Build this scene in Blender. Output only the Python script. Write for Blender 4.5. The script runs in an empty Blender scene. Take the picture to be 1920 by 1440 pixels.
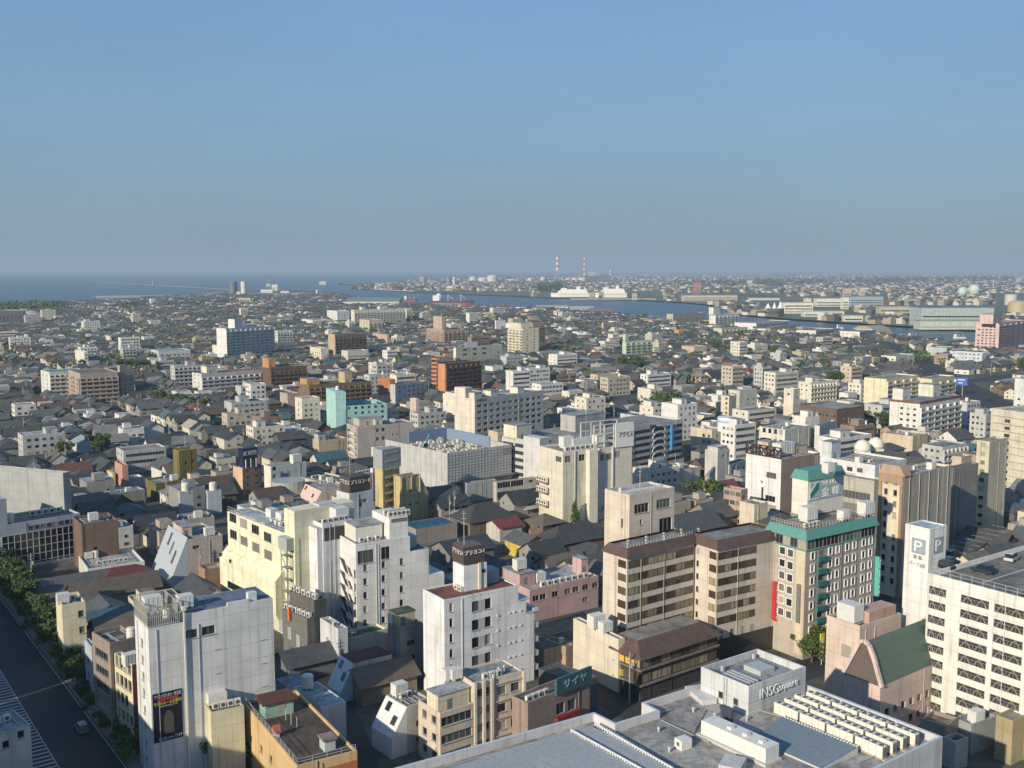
import bpy, math, random
from mathutils import Vector, Matrix
R_ = random.Random(7)
rad = math.radians
scene = bpy.context.scene
COL = scene.collection

# ------------------------------------------------------------------ camera
H = 90.0                      # height of the viewing floor above the street
F = 1941.0                    # focal length in pixels of the 1920 wide photograph
PITCH = rad(6.29)
SP, CP = math.sin(PITCH), math.cos(PITCH)
cd = bpy.data.cameras.new('camera'); cam = bpy.data.objects.new('camera', cd); COL.objects.link(cam)
cd.sensor_width = 36.0; cd.lens = 36.0 * F / 1920.0
cd.clip_start = 1.0; cd.clip_end = 200000.0
cam.location = (0, 0, H); cam.rotation_euler = (rad(90) - PITCH, 0, 0)
scene.camera = cam

# ------------------------------------------------------------------ light
SUN_EL, SUN_TRAVEL = 22.0, 52.0        # light travels towards the right and away from the viewer
lx, ly = math.cos(rad(SUN_TRAVEL)), math.sin(rad(SUN_TRAVEL))
w = bpy.data.worlds.new('World'); scene.world = w; w.use_nodes = True
nt = w.node_tree; nt.nodes.clear()
sky = nt.nodes.new('ShaderNodeTexSky'); sky.sky_type = 'NISHITA'; sky.sun_disc = False
sky.sun_elevation = rad(SUN_EL); sky.sun_rotation = math.atan2(-lx, -ly)
sky.altitude = 100; sky.air_density = 1.0; sky.dust_density = 0.6; sky.ozone_density = 2.5
bg = nt.nodes.new('ShaderNodeBackground'); bg.inputs[1].default_value = 0.12
wo = nt.nodes.new('ShaderNodeOutputWorld')
# the evening murk over the sea: a blue grey layer that thickens towards the horizon
tc = nt.nodes.new('ShaderNodeTexCoord'); sx_ = nt.nodes.new('ShaderNodeSeparateXYZ'); nt.links.new(tc.outputs['Generated'], sx_.inputs[0])
rc_ = nt.nodes.new('ShaderNodeValToRGB'); e_ = rc_.color_ramp.elements
e_[0].position = 0.0; e_[0].color = (1.48, 2.08, 2.62, 1); e_[1].position = 0.42; e_[1].color = (0.78, 2.0, 4.0, 1)
for p_, c_ in ((.05, (1.45, 2.2, 2.92)), (.13, (1.34, 2.38, 3.55)), (.26, (1.1, 2.36, 4.0))): x_ = e_.new(p_); x_.color = (*c_, 1)
nt.links.new(sx_.outputs[2], rc_.inputs[0])
mr = nt.nodes.new('ShaderNodeMapRange'); mr.inputs[1].default_value = 0.0; mr.inputs[2].default_value = 0.6; mr.inputs[3].default_value = 0.95; mr.inputs[4].default_value = 0.6
nt.links.new(sx_.outputs[2], mr.inputs[0])
mxs = nt.nodes.new('ShaderNodeMix'); mxs.data_type = 'RGBA'; nt.links.new(mr.outputs[0], mxs.inputs[0]); nt.links.new(sky.outputs[0], mxs.inputs[6]); nt.links.new(rc_.outputs[0], mxs.inputs[7])
nz = nt.nodes.new('ShaderNodeTexNoise'); nz.inputs['Scale'].default_value = 2.2; nz.inputs['Detail'].default_value = 5
mp_ = nt.nodes.new('ShaderNodeMapping'); mp_.inputs['Scale'].default_value = (1, 1, 4.0); nt.links.new(tc.outputs['Generated'], mp_.inputs['Vector']); nt.links.new(mp_.outputs[0], nz.inputs['Vector'])
rz_ = nt.nodes.new('ShaderNodeMapRange'); rz_.inputs[1].default_value = .3; rz_.inputs[2].default_value = .7; rz_.inputs[3].default_value = .95; rz_.inputs[4].default_value = 1.05; nt.links.new(nz.outputs[0], rz_.inputs[0])
vm = nt.nodes.new('ShaderNodeVectorMath'); vm.operation = 'SCALE'; nt.links.new(mxs.outputs[2], vm.inputs[0]); nt.links.new(rz_.outputs[0], vm.inputs['Scale'])
nt.links.new(vm.outputs[0], bg.inputs[0]); nt.links.new(bg.outputs[0], wo.inputs[0])
sd = bpy.data.lights.new('sun', 'SUN'); sd.energy = 5.0; sd.angle = rad(0.6); sd.color = (1.0, 0.87, 0.67)
sun = bpy.data.objects.new('sun', sd); COL.objects.link(sun)
ce, se = math.cos(rad(SUN_EL)), math.sin(rad(SUN_EL))
sun.rotation_euler = Vector((lx * ce, ly * ce, -se)).to_track_quat('-Z', 'Y').to_euler()
sun.location = (-200, -200, 300)
vs = scene.view_settings
vs.view_transform = 'Standard'; vs.look = 'None'; vs.exposure = 0.28; vs.gamma = 1.0; vs.use_curve_mapping = False
scene.cycles.use_denoising = True
scene.cycles.max_bounces = 5; scene.cycles.diffuse_bounces = 3; scene.cycles.glossy_bounces = 2
scene.cycles.transmission_bounces = 2; scene.cycles.volume_bounces = 0; scene.cycles.transparent_max_bounces = 4
scene.cycles.use_adaptive_sampling = True; scene.cycles.adaptive_threshold = 0.02

# ------------------------------------------------------------------ measuring: photograph pixel -> point at a height
def at(u, v, z=0.0):
    xc, yc = (u - 960) / F, (v - 720) / F
    t = (H - z) / (SP + yc * CP)
    return Vector((xc * t, (CP - yc * SP) * t, z))
def proj(p):
    y = p[1]; dz = p[2] - H
    d = y * CP - dz * SP; up = y * SP + dz * CP
    if d <= 1: return (-9999, -9999)
    return (960 + F * p[0] / d, 720 - F * up / d)
def hgt(u, vb, vt, z0=0.0):
    Y = at(u, vb, z0).y
    yc = (vt - 720) / F
    return H - Y * (SP + yc * CP) / (CP - yc * SP)

# ------------------------------------------------------------------ materials (all procedural)
MATS = {}
def nodes(name):
    m = bpy.data.materials.new(name); m.use_nodes = True
    n = m.node_tree.nodes; l = m.node_tree.links
    return m, n, l, n['Principled BSDF']
def mul(n, l, a, b, fac=1.0):
    x = n.new('ShaderNodeMix'); x.data_type = 'RGBA'; x.blend_type = 'MULTIPLY'; x.inputs[0].default_value = fac
    l.new(a, x.inputs[6]); l.new(b, x.inputs[7]); return x.outputs[2]
def noise(n, l, scale, lo, hi, vec=None, sc=(1, 1, 1), p0=0.3, p1=0.7, detail=4):
    tx = n.new('ShaderNodeNewGeometry')
    mp = n.new('ShaderNodeMapping'); mp.inputs['Scale'].default_value = sc
    l.new(tx.outputs['Position'] if vec is None else vec, mp.inputs['Vector'])
    ns = n.new('ShaderNodeTexNoise'); ns.inputs['Scale'].default_value = scale; ns.inputs['Detail'].default_value = detail
    l.new(mp.outputs[0], ns.inputs['Vector'])
    r = n.new('ShaderNodeValToRGB'); r.color_ramp.elements[0].position = p0; r.color_ramp.elements[1].position = p1
    r.color_ramp.elements[0].color = (*lo, 1) if isinstance(lo, tuple) else (lo, lo, lo, 1); r.color_ramp.elements[1].color = (hi, hi, hi, 1)
    l.new(ns.outputs[0], r.inputs[0]); return r.outputs[0]
def mat(kind, c=(0.5, 0.5, 0.5), rough=0.8, metal=0.0):
    c = tuple(round(x, 3) for x in c); key = (kind, c, rough, metal)
    if key in MATS: return MATS[key]
    m, n, l, b = nodes(kind)
    b.inputs['Roughness'].default_value = rough; b.inputs['Metallic'].default_value = metal
    rgb = n.new('ShaderNodeRGB'); rgb.outputs[0].default_value = (*c, 1); out = rgb.outputs[0]
    if kind == 'wall':        # painted concrete: blotches, rain streaks, faint floor joints
        out = mul(n, l, out, noise(n, l, 0.22, 0.80, 1.0))
        out = mul(n, l, out, noise(n, l, 0.8, 0.74, 1.0, sc=(1.0, 1.0, 0.05), p0=0.3, p1=0.46, detail=6))
        out = mul(n, l, out, noise(n, l, 6.0, 0.93, 1.0))
        out = mul(n, l, out, noise(n, l, 1.0, (.80, .75, .69), 1.0, sc=(1.7, 1.7, 0.09), p0=0.27, p1=0.38, detail=3))
        g = n.new('ShaderNodeNewGeometry'); s = n.new('ShaderNodeSeparateXYZ'); l.new(g.outputs['Position'], s.inputs[0])
        a = n.new('ShaderNodeMath'); a.operation = 'WRAP'; a.inputs[1].default_value = 0; a.inputs[2].default_value = 3.1
        l.new(s.outputs[2], a.inputs[0])
        q = n.new('ShaderNodeMath'); q.operation = 'LESS_THAN'; q.inputs[1].default_value = 0.11; l.new(a.outputs[0], q.inputs[0])
        tc_ = n.new('ShaderNodeTexCoord'); so = n.new('ShaderNodeSeparateXYZ'); l.new(tc_.outputs['Object'], so.inputs[0])
        ad = n.new('ShaderNodeMath'); l.new(so.outputs[0], ad.inputs[0]); l.new(so.outputs[1], ad.inputs[1])
        wr = n.new('ShaderNodeMath'); wr.operation = 'WRAP'; wr.inputs[1].default_value = 0; wr.inputs[2].default_value = 3.6; l.new(ad.outputs[0], wr.inputs[0])
        lt = n.new('ShaderNodeMath'); lt.operation = 'LESS_THAN'; lt.inputs[1].default_value = 0.09; l.new(wr.outputs[0], lt.inputs[0])
        mxm = n.new('ShaderNodeMath'); mxm.operation = 'MAXIMUM'; l.new(q.outputs[0], mxm.inputs[0]); l.new(lt.outputs[0], mxm.inputs[1])
        mx = n.new('ShaderNodeMix'); mx.data_type = 'RGBA'; l.new(mxm.outputs[0], mx.inputs[0])
        mx.inputs[6].default_value = (1, 1, 1, 1); mx.inputs[7].default_value = (0.74, 0.74, 0.73, 1)
        out = mul(n, l, out, mx.outputs[2])
    elif kind == 'flat_roof':
        out = mul(n, l, out, noise(n, l, 0.18, 0.62, 1.05, p0=.35, p1=.6))
        out = mul(n, l, out, noise(n, l, 1.7, 0.72, 1.0)); out = mul(n, l, out, noise(n, l, .6, .7, 1.0, p0=.42, p1=.5))
    elif kind == 'tile':
        g = n.new('ShaderNodeTexCoord')
        wv = n.new('ShaderNodeTexWave'); wv.bands_direction = 'X'; wv.inputs['Scale'].default_value = 1.0; wv.inputs['Distortion'].default_value = 0.3
        l.new(g.outputs['Object'], wv.inputs['Vector'])
        r = n.new('ShaderNodeValToRGB'); r.color_ramp.elements[0].color = (.7, .7, .7, 1); l.new(wv.outputs[0], r.inputs[0])
        out = mul(n, l, out, r.outputs[0])
        out = mul(n, l, out, noise(n, l, 0.6, 0.7, 1.05))
    elif kind in ('paint', 'metal', 'concrete'):
        out = mul(n, l, out, noise(n, l, 1.2, 0.85, 1.0))
    elif kind == 'asphalt':
        out = mul(n, l, out, noise(n, l, 0.05, 0.6, 1.1)); out = mul(n, l, out, noise(n, l, 1.5, 0.8, 1.0))
    elif kind == 'leaf':
        oi = n.new('ShaderNodeObjectInfo')
        r = n.new('ShaderNodeValToRGB'); r.color_ramp.elements[0].color = (.75, .8, .7, 1); r.color_ramp.elements[1].color = (1.15, 1.1, 1.0, 1)
        l.new(oi.outputs['Random'], r.inputs[0])
        out = mul(n, l, out, r.outputs[0]); out = mul(n, l, out, noise(n, l, 0.8, 0.5, 1.15))
    l.new(out, b.inputs['Base Color'])
    MATS[key] = m; return m
def glass_mat():
    if 'glass' in MATS: return MATS['glass']
    m, n, l, b = nodes('window_glass')  # dark rooms, some with blinds or curtains
    oi = n.new('ShaderNodeObjectInfo'); r = n.new('ShaderNodeValToRGB'); r.color_ramp.interpolation = 'CONSTANT'
    e = r.color_ramp.elements; e[0].color = (.015, .018, .022, 1); e[1].position = .35; e[1].color = (.035, .04, .045, 1)
    for p, c in ((.55, (.08, .085, .085)), (.74, (.17, .16, .14)), (.9, (.32, .30, .26))):
        x = e.new(p); x.color = (*c, 1)
    l.new(oi.outputs['Random'], r.inputs[0]); l.new(r.outputs[0], b.inputs['Base Color'])
    b.inputs['Roughness'].default_value = 0.12; b.inputs['IOR'].default_value = 1.5
    MATS['glass'] = m; return m
def obj_mat(kind):            # colour comes from the object itself, so copies can share one mesh
    key = 'obj_' + kind
    if key in MATS: return MATS[key]
    m, n, l, b = nodes(key); oi = n.new('ShaderNodeObjectInfo'); out = oi.outputs['Color']
    if kind == 'roof':
        g = n.new('ShaderNodeTexCoord'); wv = n.new('ShaderNodeTexWave'); wv.bands_direction = 'X'
        wv.inputs['Scale'].default_value = 0.8; wv.inputs['Distortion'].default_value = 0.4; l.new(g.outputs['Object'], wv.inputs['Vector'])
        r = n.new('ShaderNodeValToRGB'); r.color_ramp.elements[0].color = (.72, .72, .72, 1); l.new(wv.outputs[0], r.inputs[0])
        out = mul(n, l, out, r.outputs[0]); out = mul(n, l, out, noise(n, l, 0.5, 0.7, 1.05)); b.inputs['Roughness'].default_value = 0.55
    elif kind == 'paint': b.inputs['Roughness'].default_value = 0.25
    else:
        out = mul(n, l, out, noise(n, l, 0.5, 0.8, 1.0)); out = mul(n, l, out, noise(n, l, 1.0, 0.85, 1.0, sc=(1.5, 1.5, 0.1)))
    l.new(out, b.inputs['Base Color']); MATS[key] = m; return m
def attr_mat():
    if 'attr' in MATS: return MATS['attr']
    m, n, l, b = nodes('town_surface'); a = n.new('ShaderNodeAttribute'); a.attribute_name = 'Col'
    out = mul(n, l, a.outputs['Color'], noise(n, l, 0.4, 0.75, 1.0)); l.new(out, b.inputs['Base Color'])
    b.inputs['Roughness'].default_value = 0.7; MATS['attr'] = m; return m
def water_mat():
    m, n, l, b = nodes('water'); b.inputs['Base Color'].default_value = (.012, .035, .065, 1); b.inputs['Roughness'].default_value = 0.3
    g = n.new('ShaderNodeNewGeometry'); ns = n.new('ShaderNodeTexNoise'); ns.inputs['Scale'].default_value = 0.03; ns.inputs['Detail'].default_value = 8
    l.new(g.outputs['Position'], ns.inputs['Vector'])
    bp = n.new('ShaderNodeBump'); bp.inputs['Strength'].default_value = 0.6; bp.inputs['Distance'].default_value = 3.0
    l.new(ns.outputs[0], bp.inputs['Height']); l.new(bp.outputs[0], b.inputs['Normal']); return m

# ------------------------------------------------------------------ mesh building
PEND = []         # labels that are worded at the end, once every neighbour stands
class MB:
    def __init__(s): s.v = []; s.f = []; s.m = []
    def quad(s, pts, mi=0):
        k = len(s.v); s.v += [tuple(p) for p in pts]; s.f.append(tuple(range(k, k + len(pts)))); s.m.append(mi)
    def box(s, x0, x1, y0, y1, z0, z1, mi=0, bottom=True):
        k = len(s.v); s.v += [(x0, y0, z0), (x1, y0, z0), (x1, y1, z0), (x0, y1, z0), (x0, y0, z1), (x1, y0, z1), (x1, y1, z1), (x0, y1, z1)]
        fs = [(0, 1, 5, 4), (1, 2, 6, 5), (2, 3, 7, 6), (3, 0, 4, 7), (4, 5, 6, 7)] + ([(3, 2, 1, 0)] if bottom else [])
        s.f += [tuple(k + i for i in q) for q in fs]; s.m += [mi] * len(fs)
    def bar(s, a, b, t, mi=0):        # square bar between two points
        a, b = Vector(a), Vector(b); d = (b - a).normalized()
        x = d.cross(Vector((0, 0, 1))); x = x.normalized() if x.length > 1e-3 else Vector((1, 0, 0)); y = d.cross(x)
        k = len(s.v)
        for p in (a, b):
            for i, j in ((-1, -1), (1, -1), (1, 1), (-1, 1)): s.v.append(tuple(p + x * i * t / 2 + y * j * t / 2))
        for q in ((0, 1, 5, 4), (1, 2, 6, 5), (2, 3, 7, 6), (3, 0, 4, 7), (3, 2, 1, 0), (4, 5, 6, 7)): s.f.append(tuple(k + i for i in q)); s.m.append(mi)
    def lathe(s, prof, cx=0, cy=0, n=16, mi=0, cap=True):
        k = len(s.v)
        for r, z in prof:
            for i in range(n):
                a = 2 * math.pi * i / n; s.v.append((cx + r * math.cos(a), cy + r * math.sin(a), z))
        for j in range(len(prof) - 1):
            for i in range(n):
                s.f.append((k + j * n + i, k + j * n + (i + 1) % n, k + (j + 1) * n + (i + 1) % n, k + (j + 1) * n + i)); s.m.append(mi)
        if cap:
            s.f.append(tuple(k + i for i in range(n))[::-1]); s.m.append(mi)
            s.f.append(tuple(k + (len(prof) - 1) * n + i for i in range(n))); s.m.append(mi)
    def prism(s, poly, ax, a0, a1, mi=0):     # poly of (p, q); ax 'x': extrude along x over (y, z); 'y': along y over (x, z); 'z'
        def P(p, q, t): return (t, p, q) if ax == 'x' else (p, t, q) if ax == 'y' else (p, q, t)
        k = len(s.v); n = len(poly)
        s.v += [P(p, q, a0) for p, q in poly] + [P(p, q, a1) for p, q in poly]
        for i in range(n): s.f.append((k + i, k + (i + 1) % n, k + n + (i + 1) % n, k + n + i)); s.m.append(mi)
        s.f.append(tuple(k + i for i in range(n))[::-1]); s.m.append(mi); s.f.append(tuple(k + n + i for i in range(n))); s.m.append(mi)
    def mesh(s, name, mats, smooth=False):
        me = bpy.data.meshes.new(name); me.from_pydata(s.v, [], s.f)
        for m in mats: me.materials.append(m)
        if len(mats) > 1: me.polygons.foreach_set('material_index', s.m)
        if smooth: me.polygons.foreach_set('use_smooth', [True] * len(s.f))
        me.update(); return me
    def build(s, name, mats, parent=None, smooth=False):
        return link(name, s.mesh(name, mats if isinstance(mats, (list, tuple)) else [mats], smooth), parent)
def link(name, me, parent=None, loc=None, rz=0.0):
    o = bpy.data.objects.new(name, me); COL.objects.link(o)
    if parent: o.parent = parent
    if loc is not None: o.location = loc
    if rz: o.rotation_euler = (0, 0, rz)
    return o
def tag(o, label, cat, group=None):
    o['category'] = cat
    if isinstance(label, tuple): PEND.append((o, label))
    else: o['label'] = label
    if group: o['group'] = group
    return o
def thing(name, label, cat, loc, rz=0.0, group=None):
    o = bpy.data.objects.new(name, None); COL.objects.link(o); o.empty_display_size = 1
    o.location = loc; o.rotation_euler = (0, 0, rz)
    return tag(o, label, cat, group)
KIDS = {}
def copy_tree(root, loc, rz, scale=1.0):
    kids = KIDS.get(root)
    if kids is None: kids = KIDS[root] = [c for c in root.children]
    r = root.copy(); COL.objects.link(r); r.location = loc; r.rotation_euler = (0, 0, rz)
    r.scale = (scale,) * 3 if not hasattr(scale, '__len__') else scale
    out = [r]
    for ch in kids:
        c = ch.copy(); COL.objects.link(c); c.parent = r; out.append(c)
    return out

# ------------------------------------------------------------------ lettering
TXT = {}
def text_mesh(s, depth=0.06, vertical=False):
    k = (s, depth)
    if k in TXT: return TXT[k]
    cu = bpy.data.curves.new('lettering', 'FONT'); cu.body = s; cu.extrude = depth; cu.size = 1.0; cu.resolution_u = 3
    if vertical: cu.space_line = 0.95
    o = bpy.data.objects.new('lettering', cu); COL.objects.link(o)
    dg = bpy.context.evaluated_depsgraph_get(); dg.update()
    me = bpy.data.meshes.new_from_object(o.evaluated_get(dg)); bpy.data.objects.remove(o)
    xs = [v.co.x for v in me.vertices] or [0, 1]; ys = [v.co.y for v in me.vertices] or [0, 1]
    TXT[k] = (me, min(xs), max(xs), min(ys), max(ys)); return TXT[k]
def lettering(parent, s, face, s0, s1, z0, z1, m, off=0.08, name='lettering', turn=False, vertical=False):
    """fit text s into the rectangle s0..s1 (along the face, left to right as seen) x z0..z1"""
    me0, xa, xb, ya, yb = text_mesh(s, 0.05, vertical)
    me = me0.copy(); me.materials.clear(); me.materials.append(m)
    W, Hh = abs(s1 - s0), z1 - z0
    for v in me.vertices:
        fx, fy = (v.co.x - xa) / (xb - xa), (v.co.y - ya) / (yb - ya)
        if turn: fx, fy = fy, 1 - fx
        v.co = (fx * W, -v.co.z, fy * Hh)
    me.update()
    if face == 'R': return link(name, me, parent, (min(s0, s1), -off, z0))
    return link(name, me, parent, (-off, max(s0, s1), z0), -math.pi / 2)

# ------------------------------------------------------------------ windows
WIN = {}
FRAME = lambda: mat('metal', (.30, .305, .31), .5)
def win_mesh(w, h, rec, big):
    k = (round(w, 2), round(h, 2), round(rec, 2), big)
    if k in WIN: return WIN[k]
    a = MB(); y = rec
    a.quad([(0, y, 0), (w, y, 0), (w, y, h), (0, y, h)], 0)
    t = 0.055 if big else 0.08
    nm = max(1, int(round(w / 1.3))) if w > 1.3 else 1
    b = MB()
    y0, y1 = y - 0.06, y - 0.005
    b.box(0, t, y0, y1, 0, h); b.box(w - t, w, y0, y1, 0, h); b.box(t, w - t, y0, y1, 0, t); b.box(t, w - t, y0, y1, h - t, h)
    for i in range(1, nm): b.box(w * i / nm - t / 2, w * i / nm + t / 2, y0, y1, t, h - t)
    if big:
        b.box(-0.08, w + 0.08, -0.14, -0.01, -0.10, -0.01)
        WIN[k] = (a.mesh('window', [glass_mat()]), b.mesh('frame', [FRAME()]))
    else:
        n = len(a.v); a.v += b.v; a.f += [tuple(i + n for i in f) for f in b.f]; a.m += [1] * len(b.f)
        WIN[k] = (a.mesh('window', [glass_mat(), FRAME()]), None)
    return WIN[k]
def bronze():
    if 'bronze' in MATS: return MATS['bronze']
    m, n, l, b = nodes('bronze_glass'); oi = n.new('ShaderNodeObjectInfo'); r = n.new('ShaderNodeValToRGB'); r.color_ramp.interpolation = 'CONSTANT'
    e = r.color_ramp.elements; e[0].color = (.05, .042, .028, 1); e[1].position = .4; e[1].color = (.10, .085, .055, 1)
    for p, c in ((.6, (.20, .17, .11)), (.8, (.30, .26, .17))): x = e.new(p); x.color = (*c, 1)
    l.new(oi.outputs['Random'], r.inputs[0]); l.new(r.outputs[0], b.inputs['Base Color']); b.inputs['Roughness'].default_value = 0.15
    MATS['bronze'] = m; return m
def put_bronze(parent, face, s0, s1, za, zb):
    k = ('bronze', round(s1 - s0, 2), round(zb - za, 2)); w, h = s1 - s0, zb - za
    if k not in WIN:
        a = MB(); a.quad([(0, -.02, 0), (w, -.02, 0), (w, -.02, h), (0, -.02, h)])
        b = MB(); t = .06; b.box(0, w, -.09, -.025, 0, t); b.box(0, w, -.09, -.025, h - t, h); b.box(0, t, -.09, -.025, t, h - t); b.box(w * .62, w * .62 + t, -.09, -.025, t, h - t)
        WIN[k] = (a.mesh('window', [bronze()]), b.mesh('frame', [mat('metal', (.10, .06, .045), .5)]))
    o = link('window', WIN[k][0], parent, (s0, 0, za) if face == 'R' else (0, s1, za), 0 if face == 'R' else -math.pi / 2); link('frame', WIN[k][1], o); return o
def put_window(parent, face, s0, s1, za, zb, rec, big, name='window'):
    wm, fm = win_mesh(s1 - s0, zb - za, rec, big)
    o = link(name, wm, parent, (s0, 0, za) if face == 'R' else (0, s1, za), 0 if face == 'R' else -math.pi / 2)
    if fm: link('frame', fm, o)
    return o

# ------------------------------------------------------------------ buildings
ALL = []          # every placed building: used to keep houses out of footprints and to word labels
A_DEF = rad(35.2)
def facade(mb, Wd, z0, z1, holes, T, rec):
    xs = sorted({0.0, Wd} | {x for q in holes for x in q[:2]}); zs = sorted({z0, z1} | {z for q in holes for z in q[2:4]})
    for j in range(len(zs) - 1):
        zc = (zs[j] + zs[j + 1]) / 2; row = [q for q in holes if q[2] < zc < q[3]]
        run = None
        for i in range(len(xs) - 1):
            xc = (xs[i] + xs[i + 1]) / 2
            inside = any(q[0] < xc < q[1] for q in row)
            if not inside and run is None: run = xs[i]
            if inside and run is not None: mb.quad([T(run, 0, zs[j]), T(xs[i], 0, zs[j]), T(xs[i], 0, zs[j + 1]), T(run, 0, zs[j + 1])]); run = None
        if run is not None: mb.quad([T(run, 0, zs[j]), T(Wd, 0, zs[j]), T(Wd, 0, zs[j + 1]), T(run, 0, zs[j + 1])])
    for a, b, c, d in holes:
        mb.quad([T(a, 0, c), T(b, 0, c), T(b, rec, c), T(a, rec, c)]); mb.quad([T(a, 0, d), T(a, rec, d), T(b, rec, d), T(b, 0, d)])
        mb.quad([T(a, 0, c), T(a, rec, c), T(a, rec, d), T(a, 0, d)]); mb.quad([T(b, 0, c), T(b, 0, d), T(b, rec, d), T(b, rec, c)])
def G(c, r=None, w=1.5, h=1.3, x0=.06, x1=.94, z0=1.0, dz=3.0): return ('g', c, r, w, h, x0, x1, z0, dz)
def RB(r=None, h=1.4, z0=1.0, dz=3.2, x0=.04, x1=.96): return ('g', 1, r, None, h, x0, x1, z0, dz)
def BAL(bays, r=None, z0=0.2, dz=2.9, x0=0.0, x1=1.0, c=None): return ('b', bays, r, z0, dz, x0, x1, c)
def PX(pts, w, h): return ('p', pts, w, h)
def W1(x0, x1, za, zb): return ('w', x0, x1, za, zb)

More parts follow.
